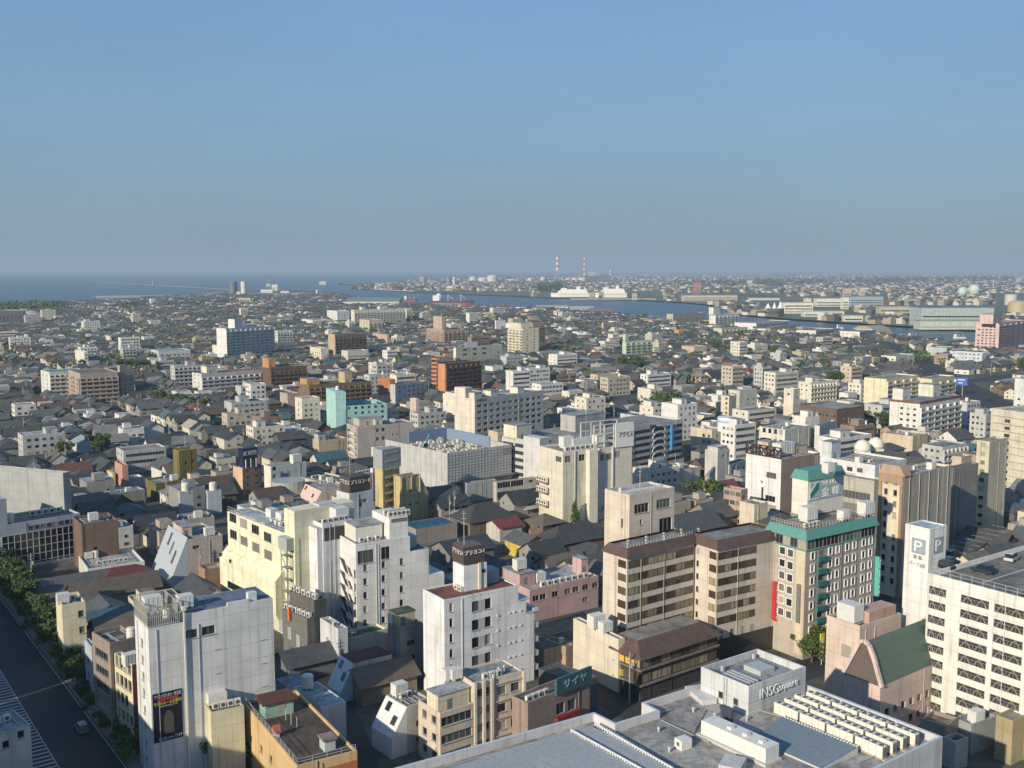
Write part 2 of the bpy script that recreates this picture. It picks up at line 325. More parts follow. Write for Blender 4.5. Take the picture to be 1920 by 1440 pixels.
class Bld:
    def __init__(b, name, short, label, cat, N, R, L, vb, col, fR=(), fL=(), roof=(.3, .3, .3), para=0.9, z0=0.0, near=None, ang=None, foot=True, wallkind='wall', roof_clear=False):
        b.short = short; b.N = N
        b.h = h = (hgt(N[0], vb, N[1], z0) if vb > 200 else vb)
        p = at(N[0], N[1], h)
        def reach(dx, dy, u):        # how far along (dx, dy) the roof edge runs before it meets picture column u
            k = (u - 960) / F; return (k * (p.y * CP - (h - H) * SP) - p.x) / (dx - k * dy * CP)
        if isinstance(R, tuple):
            q = at(R[0], R[1], h) - p; b.a = math.atan2(q.y, q.x) if ang is None else ang
            if not rad(16) < b.a < rad(54): b.a = A_DEF
            b.wa = reach(math.cos(b.a), math.sin(b.a), R[0])
            if not 1 < b.wa < 110: b.wa = q.length
        else: b.a = A_DEF if ang is None else ang; b.wa = R
        ax = Vector((math.cos(b.a), math.sin(b.a), 0)); by = Vector((-ax.y, ax.x, 0))
        if isinstance(L, tuple):
            b.wb = reach(by.x, by.y, L[0])
            if not 1 < b.wb < 75: b.wb = (at(L[0], L[1], h) - p).dot(by)
        else: b.wb = L
        b.given = (N, R, L); b.wb = max(b.wb, 2.5)
        b.o = Vector((p.x, p.y, z0)); b.z0 = z0; b.ax, b.by = ax, by
        b.dist = p.length
        b.near = (b.dist < 420) if near is None else near
        b.t = thing(name, label, cat, b.o, b.a)
        b.H = h - z0; b.col = col; b.wall = mat(wallkind, col); b.para = para
        rec = 0.22 if b.near else 0.0
        b.rec = rec
        mb = MB(); wins = []; b.nwin = 0
        for face, spec, Wd in (('R', fR, b.wa), ('L', fL, b.wb)):
            holes = []
            for sp in ([spec] if spec and isinstance(spec[0], str) else spec): holes += b.spec(face, sp, Wd)
            holes = [q for q in holes if q[1] - q[0] > .3 and q[0] > 0.05 and q[1] < Wd - 0.05 and q[2] > 0.05 and q[3] < b.H - .05]
            T = (lambda s, d, z: (s, d, z)) if face == 'R' else (lambda s, d, z: (d, s, z))
            facade(mb, Wd, 0, b.H, holes if rec else [], T, rec)
            wins += [(face,) + q for q in holes]
        a_, c_, h_ = b.wa, b.wb, b.H
        mb.quad([(a_, 0, 0), (a_, c_, 0), (a_, c_, h_), (a_, 0, h_)]); mb.quad([(a_, c_, 0), (0, c_, 0), (0, c_, h_), (a_, c_, h_)])
        t = 0.3 if b.near else 0.35
        ri = h_ - para
        if para > 0.05:
            for q in (((0, 0), (a_, 0), (a_ - t, t), (t, t)), ((a_, 0), (a_, c_), (a_ - t, c_ - t), (a_ - t, t)), ((a_, c_), (0, c_), (t, c_ - t), (a_ - t, c_ - t)), ((0, c_), (0, 0), (t, t), (t, c_ - t))):
                mb.quad([(x, y, h_) for x, y in q])
            for q in (((t, t), (a_ - t, t)), ((a_ - t, t), (a_ - t, c_ - t)), ((a_ - t, c_ - t), (t, c_ - t)), ((t, c_ - t), (t, t))):
                mb.quad([(*q[0], ri), (*q[1], ri), (*q[1], h_), (*q[0], h_)])
        else: t = 0.0
        b.rz = ri
        mb.build('wall', b.wall, b.t)
        r = MB(); r.quad([(t, t, ri), (a_ - t, t, ri), (a_ - t, c_ - t, ri), (t, c_ - t, ri)]); r.build('roof', mat('flat_roof', roof), b.t)
        for q in wins[:100]:
            put_window(b.t, q[0], q[1], q[2], q[3], q[4], rec if rec else -0.02, b.near and b.dist < 330)
        if b.near and b.H > 7 and b.wa > 6:        # rain pipes and wall units down the sides
            rr = random.Random(int(N[0] * 13 + N[1])); f_ = rr.uniform(.6, .95); pm = mat('paint', tuple(c * f_ for c in col))
            for i in range(2):
                x = b.wa * rr.uniform(.03, .97)
                if not any(q[0] == 'R' and q[1] - .15 < x < q[2] + .15 for q in wins): b.part('downpipe', x - .06, x + .06, -.14, -.01, 0, b.H - rr.uniform(0, 1), pm)
            y = b.wb * rr.uniform(.05, .95)
            if not any(q[0] == 'L' and q[1] - .15 < y < q[2] + .15 for q in wins): b.part('downpipe', -.14, -.01, y - .06, y + .06, 0, b.H - .4, pm)
        if foot: ALL.append(b)
    def spec(b, face, sp, Wd):
        k = sp[0]; out = []
        if k == 'g':
            _, c, r, w, h, x0, x1, z0, dz = sp
            if r is None: r = max(1, int((b.H - z0 - h - .6) / dz) + 1)
            rs = random.Random(int(b.N[0] * 3 + b.N[1] * 5))
            for j in range(r):
                z = z0 + j * dz
                if w is None: out.append((x0 * Wd, x1 * Wd, z, z + h)); continue
                for i in range(c):
                    if c * r > 8 and rs.random() < .05: continue
                    s = (x0 + (x1 - x0) * (i + .5) / c) * Wd; out.append((s - w / 2, s + w / 2, z, z + h))
        elif k == 'w': out.append((sp[1] * Wd, sp[2] * Wd, sp[3], sp[4]))
        elif k == 'p':
            for u, v in sp[1]:
                s, z = b.on_face(face, u, v); out.append((s - sp[2] / 2, s + sp[2] / 2, z - sp[3] / 2, z + sp[3] / 2))
        elif k == 'b':
            _, bays, r, z0, dz, x0, x1, c = sp
            if r is None: r = max(1, int((b.H - z0 - 1.0) / dz))
            s0, s1 = x0 * Wd, x1 * Wd; m = MB(); step = (s1 - s0) / bays
            m.box(s0, s1, -1.25, -0.01, -.16, 0); m.box(s0, s1, -1.25, -1.13, 0, 1.05)
            for i in range(bays + 1):
                x = min(max(s0 + i * step, s0 + .08), s1 - .08); m.box(x - .07, x + .07, -1.12, -0.01, 0, dz - .18)
            if face == 'L':
                m.v = [(y, x, z) for x, y, z in m.v]
            me = m.mesh('balcony', [mat('wall', c or b.col)])
            for j in range(r):
                z = z0 + j * dz; link('balcony', me, b.t, (0, 0, z))
                for i in range(bays):
                    s = s0 + (i + .5) * step; ww = min(step * .62, 2.6); out.append((s - ww / 2, s + ww / 2, z + .08, z + 2.1))
        return out
    def on_face(b, face, u, v):
        d = at(u, v, 0) - Vector((0, 0, H)); o = Vector((0, 0, H))
        n = b.by if face == 'R' else b.ax
        t = (b.o - o).dot(n) / d.dot(n); p = o + d * t - b.o
        return (p.dot(b.ax) if face == 'R' else p.dot(b.by)), p.z
    def loc(b, u, v, z):          # pixel at local height z -> local x, y
        p = at(u, v, b.z0 + z) - b.o; return p.dot(b.ax), p.dot(b.by)
    def W(b, x, y, z): return b.o + b.ax * x + b.by * y + Vector((0, 0, z))
    def part(b, name, x0, x1, y0, y1, z0, z1, m, parent=None):
        k = MB(); k.box(x0, x1, y0, y1, z0, z1); return k.build(name, m, parent or b.t)
    def pent(b, x0, x1, y0, y1, h, col=None, name='stair_tower', roof=(.35, .35, .36), win=True, z=None):
        """fractions of the roof; a raised room with a flat lid and a door or window"""
        z = b.rz if z is None else z
        X0, X1, Y0, Y1 = x0 * b.wa, x1 * b.wa, y0 * b.wb, y1 * b.wb
        o = b.part(name, X0, X1, Y0, Y1, z + .01, z + h, mat('wall', col or b.col))
        k = MB(); k.box(X0 - .15, X1 + .15, Y0 - .15, Y1 + .15, z + h, z + h + .2); k.build('lid', mat('flat_roof', roof), o)
        if win:
            k = MB(); w = min(1.0, (X1 - X0) * .4); xm = X0 + (X1 - X0) * .35
            k.box(xm - w / 2, xm + w / 2, Y0 - .06, Y0 - .01, z + .3, z + min(2.2, h * .8)); k.build('door', mat('metal', (.18, .19, .2), .5), o)
        return o
    def rail(b, h=1.1, inset=0.15, sides='RL', step=2.0, c=(.45, .46, .47), name='railing'):
        k = MB(); z = b.H
        segs = {'R': ((inset, inset), (b.wa - inset, inset)), 'L': ((inset, inset), (inset, b.wb - inset)), 'B': ((inset, b.wb - inset), (b.wa - inset, b.wb - inset)), 'E': ((b.wa - inset, inset), (b.wa - inset, b.wb - inset))}
        for sd_ in sides:
            (xa, ya), (xb, yb) = segs[sd_]; n = max(2, int(math.hypot(xb - xa, yb - ya) / step))
            for i in range(n + 1):
                x, y = xa + (xb - xa) * i / n, ya + (yb - ya) * i / n; k.bar((x, y, z), (x, y, z + h), .07)
            for zz in (h, h * .5): k.bar((xa, ya, z + zz), (xb, yb, z + zz), .06)
        return k.build(name, mat('metal', c, .5), b.t)

# ------------------------------------------------------------------ rooftop equipment: things of their own
def _ac():
    k = MB(); k.box(-.55, .55, -.3, .3, .12, 1.2); k.box(-.5, -.4, -.3, .3, 0, .12); k.box(.4, .5, -.3, .3, 0, .12)
    f = MB(); f.lathe([(.36, 0), (.36, .04)], n=12); f.v = [(x, -.3 - z, y + .66) for x, y, z in f.v]
    return k.mesh('air_conditioner', [mat('paint', (.62, .62, .57), .5)]), f.mesh('fan_grille', [mat('metal', (.08, .08, .09), .5)])
def _tank():
    k = MB(); k.lathe([(1.0, .35), (1.0, 2.3), (.9, 2.45), (.3, 2.6)], n=18)
    for i in range(4): k.box(-.8 + i * .5, -.65 + i * .5, -.8, .8, 0, .35)
    return k.mesh('water_tank', [mat('paint', (.66, .64, .55), .5)], False)
def _cube():
    k = MB(); k.box(-1.1, 1.1, -.8, .8, .3, 2.1); k.box(-.95, -.8, -.7, .7, 0, .3); k.box(.8, .95, -.7, .7, 0, .3)
    for i in range(3): k.box(-.75 + i * .55, -.68 + i * .55, -.83, -.8, .35, 2.05)
    return k.mesh('equipment_cabinet', [mat('paint', (.60, .61, .58), .5)])
EQ = {}
def eq(kind):
    if kind not in EQ: EQ[kind] = {'ac': _ac, 'tank': _tank, 'cube': _cube}[kind]()
    return EQ[kind]
ROOFTOP = {}
def put_ac(b, x, y, rz=0.0, s=1.0, z=None):
    c, f = eq('ac'); o = link('air_conditioner', c); o.location = b.W(x, y, (b.rz if z is None else z) + .01); o.rotation_euler = (0, 0, b.a + rz); o.scale = (s,) * 3
    link('fan_grille', f, o)
    tag(o, f'pale air conditioner unit on the {b.short}', 'air conditioner', f'air conditioners on the {b.short}'); return o
def put_tank(b, x, y, s=1.0, z=None, col=None):
    o = link('water_tank', eq('tank')); o.location = b.W(x, y, (b.rz if z is None else z) + .01); o.scale = (s,) * 3
    tag(o, f'round cream water tank on the {b.short}', 'water tank', f'water tanks on the {b.short}'); return o
def put_cube(b, x, y, s=1.0, rz=0, z=None):
    o = link('equipment_cabinet', eq('cube')); o.location = b.W(x, y, (b.rz if z is None else z) + .01); o.rotation_euler = (0, 0, b.a + rz); o.scale = (s,) * 3
    tag(o, f'pale equipment cabinet on the {b.short}', 'equipment cabinet', f'equipment cabinets on the {b.short}'); return o
def put_mast(b, x, y, h, z=None):
    k = MB(); k.lathe([(.07, 0), (.05, h)], n=6)
    for q in (.6, .75, .9): k.bar((-.6, 0, h * q), (.6, 0, h * q), .05)
    o = k.build('antenna_mast', mat('metal', (.5, .5, .5), .5)); o.location = b.W(x, y, b.rz if z is None else z)
    tag(o, f'thin antenna mast on the {b.short}', 'antenna', f'antenna masts on the {b.short}'); return o
def clutter(b, n=6, seed=0, tank=True, cube=1, x0=.1, x1=.9, y0=.15, y1=.85):
    r = random.Random(seed + int(b.N[0] * 7 + b.N[1]))
    xs, ys = r.uniform(x0, x1 - .1), r.uniform(y0, y1)
    for i in range(n):
        x = xs * b.wa + i * 1.5
        if x > x1 * b.wa: break
        put_ac(b, x, ys * b.wb, 0)
    for i in range(cube): put_cube(b, r.uniform(x0, x1) * b.wa, r.uniform(y0, y1) * b.wb, r.uniform(.9, 1.3))
    if tank: put_tank(b, r.uniform(x0, x1) * b.wa, r.uniform(y0, y1) * b.wb, r.uniform(.8, 1.1))
    k = MB()                                  # pipes and ducts run over the roof
    for i in range(3):
        y = r.uniform(y0, y1) * b.wb; k.bar((x0 * b.wa, y, b.rz + .25), (r.uniform(.5, x1) * b.wa, y, b.rz + .25), .16)
        x = r.uniform(x0, x1) * b.wa; k.bar((x, y0 * b.wb, b.rz + .2), (x, y1 * b.wb, b.rz + .2), .12)
    k.build('roof_pipe', mat('metal', (.4, .41, .42), .5), b.t)
WHITE = (.72, .72, .70); CREAM = (.70, .66, .54); BEIGE = (.56, .50, .42); GREY = (.42, .43, .43); DARK = (.10, .10, .11); BROWN = (.20, .13, .10); YEL = (.72, .70, .47)
def paint(c, r=.5): return mat('paint', c, r)
# ================================================================== ground, water, roads
def struct(o): o['kind'] = 'structure'; return o
def sheet(name, pts, z, m):
    k = MB(); k.quad([(p[0], p[1], z) for p in pts]); return struct(k.build(name, m))
def px(pts, z=0.0): return [at(u, v, z) for u, v in pts]
FAR = 60000.0
sea = sheet('sea', [(-FAR, -600), (FAR, -600), (FAR, FAR), (-FAR, FAR)], -2.0, water_mat())
south = [(-700, 584), (0, 579), (60, 571), (180, 567), (230, 565), (330, 557), (417, 550), (470, 546), (560, 545), (640, 549), (660, 558), (700, 567), (760, 573), (900, 577), (1000, 579), (1100, 586), (1200, 596), (1300, 604), (1400, 613), (1500, 619), (1600, 627), (1700, 638), (1830, 651), (1920, 662), (2500, 715)]
CITY = px(south) + [Vector((900, -500, 0)), Vector((-900, -500, 0))]
def ground_mat():
    m, n, l, b = nodes('city_ground'); b.inputs['Roughness'].default_value = .9
    rgb = n.new('ShaderNodeRGB'); rgb.outputs[0].default_value = (.085, .09, .078, 1); out = rgb.outputs[0]
    out = mul(n, l, out, noise(n, l, .02, .5, 1.3)); out = mul(n, l, out, noise(n, l, .25, .55, 1.2)); l.new(out, b.inputs['Base Color']); return m
GM = ground_mat()
sheet('ground', CITY, 0.0, GM)
north = [(655, 541), (720, 544), (780, 548), (960, 555), (1050, 559), (1180, 562), (1280, 567), (1340, 573), (1385, 590), (1480, 598), (1600, 606), (1700, 612), (1830, 620), (1920, 630), (2500, 660), (3200, 540), (3000, 513.5), (1920, 513.2), (1500, 513.6), (1250, 515), (1100, 517), (900, 521), (830, 524), (760, 528), (700, 534)]
def far_ground():
    m, n, l, b = nodes('far_ground'); b.inputs['Roughness'].default_value = .9
    rgb = n.new('ShaderNodeRGB'); rgb.outputs[0].default_value = (.11, .13, .10, 1); out = rgb.outputs[0]
    out = mul(n, l, out, noise(n, l, .004, .5, 1.4)); out = mul(n, l, out, noise(n, l, .05, .6, 1.2)); l.new(out, b.inputs['Base Color']); return m
NORTH = px(north)
sheet('far_shore', NORTH, 0.3, far_ground())
sheet('beach', px([(30, 570), (120, 567), (180, 566), (230, 564), (330, 556.5), (417, 549.5), (417, 547.5), (330, 554), (230, 561), (120, 564.5), (20, 568)]), .35, mat('concrete', (.36, .33, .28)))
sheet('quay', px([(470, 548.5), (560, 548), (640, 551), (655, 556.5), (700, 564), (760, 569), (760, 573), (690, 573), (560, 562), (470, 557)]), .05, mat('concrete', (.26, .26, .25)))
ROADS = []
def road(name, pts, wd, z=0.02, m=None, px_=True):
    P = px(pts) if px_ else [Vector((*p, 0)) for p in pts]
    k = MB(); Ls = []
    for i, p in enumerate(P):
        d = (P[min(i + 1, len(P) - 1)] - P[max(i - 1, 0)]).normalized(); n = Vector((-d.y, d.x, 0)) * wd / 2; Ls.append((p + n, p - n))
    for i in range(len(P) - 1):
        a, c = Ls[i], Ls[i + 1]; k.quad([(a[0].x, a[0].y, z), (a[1].x, a[1].y, z), (c[1].x, c[1].y, z), (c[0].x, c[0].y, z)])
        ROADS.append((P[i], P[i + 1], wd / 2))
    return struct(k.build(name, m or mat('asphalt', (.038, .040, .042))))
PAINT_W = mat('paint', (.34, .35, .35), .7)
# the avenue at the lower left, running up and away to the left
av0, av1 = at(150, 1480), at(-80, 1110)
d_av = (av1 - av0).normalized(); n_av = Vector((-d_av.y, d_av.x, 0))        # n_av points to the left kerb
def avp(t, s): p = av0 + d_av * t - n_av * s; return p
road('avenue', [(avp(-60, -3).x, avp(-60, -3).y), (avp(260, -3).x, avp(260, -3).y)], 24, .02, None, False)
def strip(name, s0, s1, t0, t1, z, m):
    k = MB(); a, b_, c, d = avp(t0, s0), avp(t1, s0), avp(t1, s1), avp(t0, s1); k.quad([(q.x, q.y, z) for q in (a, b_, c, d)]); return struct(k.build(name, m))
strip('lane_line', 8.6, 8.85, -60, 250, .028, PAINT_W)
strip('lane_line', -1.2, -1.0, -60, 250, .028, PAINT_W); strip('lane_line', -5.4, -5.2, -60, 250, .028, PAINT_W)
k = MB()
for i in range(150):
    a, b_, c, d = (avp(-50 + i * 1.7, -5.1), avp(-50 + i * 1.7, -1.25), avp(-49.45 + i * 1.7, -1.25), avp(-49.45 + i * 1.7, -5.1))
    k.quad([(q.x, q.y, .03) for q in (a, b_, c, d)])
struct(k.build('hatched_median', PAINT_W))
k = MB(); a, b_, c, d = avp(-60, 9.2), avp(250, 9.2), avp(250, 13.5), avp(-60, 13.5)
k.quad([(q.x, q.y, .14) for q in (a, b_, c, d)]); k.quad([(a.x, a.y, 0), (b_.x, b_.y, 0), (b_.x, b_.y, .14), (a.x, a.y, .14)]); struct(k.build('pavement', mat('concrete', (.20, .19, .18))))
road('wide_road', [(1640, 640), (1690, 655), (1735, 688), (1790, 718), (1850, 752), (1960, 830)], 28)
road('cross_road', [(1560, 735), (1760, 722), (1930, 700)], 16, .024)
road('shopping_street', [(1010, 1245), (1120, 1295), (1240, 1360)], 9, .02)
road('side_street', [(1110, 1300), (1240, 1330), (1560, 1240)], 10, .026)
road('back_alley', [(690, 1470), (668, 1400), (640, 1330), (590, 1260)], 6, .022)
road('hotel_lane', [(1660, 1180), (1640, 1100), (1610, 1000)], 7, .022)
road('canal_street', [(180, 868), (280, 840), (420, 800), (600, 770), (800, 775)], 12, .02)
road('station_street', [(1100, 770), (1300, 730), (1500, 700), (1640, 690)], 12, .026)
for t0, t1, hh in ((-70, 30, 34), (36, 110, 30), (116, 190, 26)):     # unseen office row, added beside the avenue to shade the street
    p = avp(t0, -46); ang_ = math.atan2(d_av.y, d_av.x)
    t = thing('added_shade_row', 'unseen grey office row added to shade the avenue', 'office', (p.x, p.y, 0), ang_, 'added shade row beside the avenue')
    k = MB(); k.box(0, t1 - t0, 0, 18, 0, hh); k.build('wall', mat('wall', (.4, .4, .4)), t)
    for j in range(8):
        k = MB(); k.box(1, t1 - t0 - 1, -.1, -.02, 3 + j * 3.2, 4.6 + j * 3.2); k.build('window_band', glass_mat(), t)
# ================================================================== near buildings
# ---- white block with the dark poster, bottom left
b = Bld('office_block', 'white block with the dark poster', 'tall windowless white block with a dark advertising poster on its stained wall', 'building', (278, 1179), (512, 1134), (252, 1162), 1470, (.66, .67, .66),
        fR=(PX([(358, 1189), (391, 1182)], 2.4, 1.6),), fL=(G(1, 8, 1.2, 1.5, .2, .8, 2.0, 3.1),), roof=(.16, .2, .24), para=.4)
WB = b
o = b.part('upper_wall', b.wa * .27, b.wa - .02, .02, b.wb, b.H, b.H + 1.3, b.wall)
b.part('roof_cover', b.wa * .28, b.wa - .3, .4, b.wb - .3, b.H + 1.3, b.H + 1.36, mat('flat_roof', (.15, .2, .26)))
b.part('parapet_block', b.wa * .62, b.wa * .8, .03, .5, b.H + 1.3, b.H + 1.9, b.wall)
b.part('roof_vent', b.wa * .80, b.wa * .87, .4, 1.6, b.H + 1.3, b.H + 2.9, paint((.62, .64, .64)))
k = MB()                                   # louvred screen round the plant, open grille
x1 = b.wa * .24
for (xa, ya, xb, yb) in ((0, 0, x1, 0), (0, 0, 0, b.wb), (0, b.wb, x1, b.wb), (x1, 0, x1, b.wb)):
    L_ = math.hypot(xb - xa, yb - ya); n = int(L_ / .35)
    for i in range(n + 1):
        x, y = xa + (xb - xa) * i / n, ya + (yb - ya) * i / n; k.bar((x, y, b.H + .05), (x, y, b.H + 3.6), .09)
    for z in (.3, 1.9, 3.6): k.bar((xa, ya, b.H + z), (xb, yb, b.H + z), .12)
k.build('louvre_screen', mat('metal', (.42, .41, .36), .5), b.t)
put_cube(b, 2.0, b.wb * .5, 1.4, z=b.H + 1.4); put_tank(b, 4.0, b.wb * .35, .7, z=b.H + .2)
put_cube(b, b.wa * .33, b.wb * .4, 1.2, z=b.H + 1.3)
k = MB(); k.bar((b.wa * .27, -.25, 1), (b.wa * .27, -.25, b.H + 2.4), .28); k.box(b.wa * .27 - .35, b.wa * .27 + .35, -.6, -.02, b.H + 2.2, b.H + 2.9); k.build('downpipe', paint((.68, .67, .6)), b.t)
k = MB()
for i in range(5):
    for j in range(2): x = b.wa * (.5 + .38 * j); k.bar((x, -.1, 4 + i * 4.5), (x + 1.0, -.1, 4 + i * 4.5), .08)
k.build('wall_bracket', mat('metal', (.4, .42, .42), .5), b.t)
s0, za = b.on_face('R', 289, 1394); s1, zb = b.on_face('R', 340, 1290)
po = b.part('poster', s0, s1, -.12, -.02, za, zb, paint((.012, .014, .03), .35))
W_ = s1 - s0; HH = zb - za
po2 = b.part('poster_band', s0 + W_ * .16, s1 - W_ * .12, -.15, -.121, zb - HH * .165, zb - HH * .115, paint((.5, .03, .03)), po)
lettering(po, 'アイニイガルタワー東堀通', 'R', s0 + W_ * .06, s1 - W_ * .03, zb - HH * .105, zb - HH * .03, paint((.45, .5, .62)), .14)
lettering(po, 'モデルルーム公開中', 'R', s0 + W_ * .04, s1 - W_ * .02, zb - HH * .25, zb - HH * .175, paint((.6, .55, .06)), .14)
lettering(po, '見学予約受付中', 'R', s0 + W_ * .22, s1 - W_ * .15, zb - HH * .30, zb - HH * .265, paint((.3, .34, .34)), .14)
lettering(po, '0120-64-7337', 'R', s0 + W_ * .16, s1 - W_ * .03, za + HH * .03, za + HH * .085, paint((.5, .55, .6)), .14)
k = MB(); xm = s0 + W_ * .53
for i, (hw, zt) in enumerate(((.17, .52), (.12, .57), (.06, .61))): k.box(xm - W_ * hw, xm + W_ * hw, -.13 - i * .01, -.121, za + HH * .14, za + HH * zt)
k.build('printed_tower', paint((.09, .085, .075)), po)

b = Bld('rooftop_plant_annex', 'yellow annex with the fan deck', 'narrow pale yellow annex with round fans on top beside the white poster block', 'building', (395.6, 1336), (457.5, 1323), (381, 1321), 1462, (.62, .58, .42), roof=(.12, .12, .11), para=.3)
for i in range(4): put_ac(b, 1.2 + i * 1.3, b.wb * .3, 0)
k = MB(); k.box(.3, b.wa * .62, b.wb * .5, b.wb * .9, b.rz + .3, b.rz + 2.3); k.build('plant_box', paint((.62, .62, .56)), b.t)
b = Bld('shop_building', 'orange building with the brown roof deck', 'orange walled building whose brown roof terrace carries a green hut', 'building', (557, 1436), (669.6, 1407), (455, 1341), 11.0, (.60, .42, .22), roof=(.10, .075, .055), para=.5,
        fL=(PX([(470, 1384), (490, 1404), (508, 1423)], 1.3, 1.3),), wallkind='wall')
BR = b; b.rail(1.0, .2, 'RL', 2.0)
b.part('street_wall', 0.05, b.wa - .05, -.14, -.02, 0, b.H - 1.6, paint((.45, .16, .07)))
x, y = b.loc(498, 1349, b.rz); x2, _ = b.loc(555, 1335, b.rz)
hut = b.part('rooftop_hut', x, x + 5.2, y, y + 3.4, b.rz + .01, b.rz + 2.6, mat('wall', (.27, .44, .36)))
k = MB(); k.prism([(y - .5, b.rz + 2.6), (y + 3.8, b.rz + 2.6), (y + 3.8, b.rz + 3.3), (y - .5, b.rz + 2.9)], 'x', x - .6, x + 5.8); k.build('lid', mat('tile', (.12, .045, .035)), hut)
k = MB(); k.box(x + 2.1, x + 3.6, y - .06, y - .01, b.rz + .9, b.rz + 2.2); k.build('window', glass_mat(), hut)
x, y = b.loc(609, 1411, b.rz); hut = b.part('equipment_shed', x, x + 1.9, y, y + 2.4, b.rz + .01, b.rz + 1.9, mat('wall', (.44, .50, .52)))
k = MB(); k.prism([(y - .3, b.rz + 1.9), (y + 2.7, b.rz + 1.9), (y + 2.7, b.rz + 2.1), (y - .3, b.rz + 2.3)], 'x', x - .3, x + 2.2); k.build('lid', mat('flat_roof', (.3, .22, .22)), hut)
x, y = b.loc(515, 1385, b.rz); sh = b.part('small_shrine', x, x + .9, y, y + .9, b.rz + .01, b.rz + 1.0, paint((.6, .58, .5)))
k = MB(); k.prism([(y - .3, b.rz + 1.0), (y + 1.2, b.rz + 1.0), (y + .45, b.rz + 2.2)], 'x', x - .2, x + 1.1); k.build('lid', mat('tile', (.42, .12, .06)), sh)
for u, v in ((536, 1350), (546, 1359), (557, 1367)):
    x, y = b.loc(u, v, b.rz); k = MB(); k.lathe([(.06, 0), (.06, 2.2)], n=6); o = k.build('roof_post', paint((.5, .48, .44))); o.location = b.W(x, y, b.rz)
    tag(o, 'thin pale post standing on the brown roof terrace', 'post', 'posts on the brown roof terrace')
b = Bld('low_warehouse', 'long white building with the tank', 'long low white building with a cream tank on its pale blue roof', 'building', (603.5, 1327.5), (648.6, 1315), (551, 1289), 1398, (.66, .64, .56), roof=(.36, .42, .46), para=.12, fL=(PX([(566, 1316)], 1.2, 1.6),))
x, y = b.loc(577, 1291, b.rz); put_tank(b, x, y, 1.15)
k = MB(); k.box(b.wa * .02, b.wa * .98, b.wb, b.wb + 9, 0, b.H - 1.2); k.build('rear_wing', mat('flat_roof', (.22, .28, .34)), b.t)
k = MB(); k.bar((.2, b.wb * .1, b.rz + .2), (.2, b.wb * .9, b.rz + .2), .2); k.bar((1.5, b.wb * .45, b.rz + .15), (3.6, b.wb * .5, b.rz + .15), .15); k.build('roof_pipe', paint((.3, .28, .26)), b.t)

def slant(b, x0=0.0, depth=2.5, zlow=.3, ztop=1.0, col=(.55, .6, .66), win=2):
    """sloping front of metal sheet leaning against the left face, with dark roof windows let into it"""
    k = MB(); z0, z1 = b.H * zlow, b.H * ztop - .05
    k.prism([(-depth, 0), (-depth, z0), (-.02, z1), (-.02, 0)], 'y', .02, b.wb - .02); k.build('sloping_front', mat('metal', col, .35), b.t)
    for i in range(win):
        f = .35 + .28 * i / max(1, win - 1); y = b.wb * (.25 + .45 * i / max(1, win - 1)) if win > 1 else b.wb * .5
        def P(g, yy): return (-depth + (depth - .02) * g - .06, yy, z0 + (z1 - z0) * g + .05)
        k = MB(); k.quad([P(f, y - .7), P(f, y + .7), P(f + .28, y + .7), P(f + .28, y - .7)]); k.build('roof_window', glass_mat(), b.t)
b = Bld('gabled_shop', 'shop with the pale blue sloping front', 'small shop with a pale blue sloping metal front and a dark maroon roof', 'building', (663, 1244), (735, 1240), (638, 1229), 1312, (.40, .40, .37), roof=(.08, .03, .035), para=.0)
slant(b, depth=3.2, zlow=.25)
b = Bld('gabled_shop', 'building with the white sloping front', 'beige building with a white sloping front and a square notch beside the alley', 'building', (763, 1326), (810, 1311), (724, 1301), 1414, (.52, .48, .42), roof=(.26, .25, .24), para=.3, fR=(G(1, 3, 1.6, 1.2, .3, .7, 1.5, 3.2),))
slant(b, depth=3.4, zlow=.42, col=(.62, .64, .66)); clutter(b, 2, 5, tank=False)

# ---- beige office with pilasters
col = (.58, .50, .42)
b = Bld('office_building', 'beige office with tall pilasters', 'beige four storey office with tall pilasters beside the ribbed silver roof', 'building', (825.4, 1337.7), (886.5, 1319), (784, 1316), 1445, col, roof=(.24, .23, .22), para=.4,
        fR=(RB(4, 1.7, 1.4, 3.35, .03, .97),), fL=(G(2, 4, 1.5, 1.5, .08, .92, 1.4, 3.35),))
OF = b
x0 = b.wa + .02; hx = hgt(886.5, 1412, 1281)
p2 = at(982, 1257.6, b.h + 3.8) - b.o; x1 = p2.dot(b.ax)
t = Bld('office_building', 'taller rear half of the beige office', 'taller rear half of the beige office with pale water pipes between pilasters', 'building', (887.5, 1281), (982, 1257.6), (851, 1263), b.h + 3.8, col, roof=(.30, .33, .34), para=.35,
        fR=(G(2, 4, 1.9, 1.7, .42, .96, 4.2, 3.4), G(1, 5, 1.1, 1.5, .05, .2, 1.6, 3.35), G(1, 5, 1.1, 1.5, .2, .32, 1.6, 3.35)))
for xx in (0, .17, .33, .97):
    t.part('pilaster', t.wa * xx, t.wa * xx + .55, -.45, -.02, 0, t.H + .1, mat('wall', (.64, .57, .47)))
for z in (3.0, 6.4, 9.8, 13.2): t.part('cornice', t.wa * .36, t.wa * .96, -.25, -.02, z, z + .25, mat('wall', (.5, .42, .35)))
b.pent(.02, .98, .12, .62, 3.2, (.66, .60, .46), 'stair_tower', (.38, .41, .44))
for u, v in ((838, 1251), (850, 1251)):
    x, y = t.loc(u + 4, v + 22, t.rz); put_cube(t, x, y, 1.0, 0)
for i in range(3): put_ac(t, 3.2 + i * 1.5, 1.2)
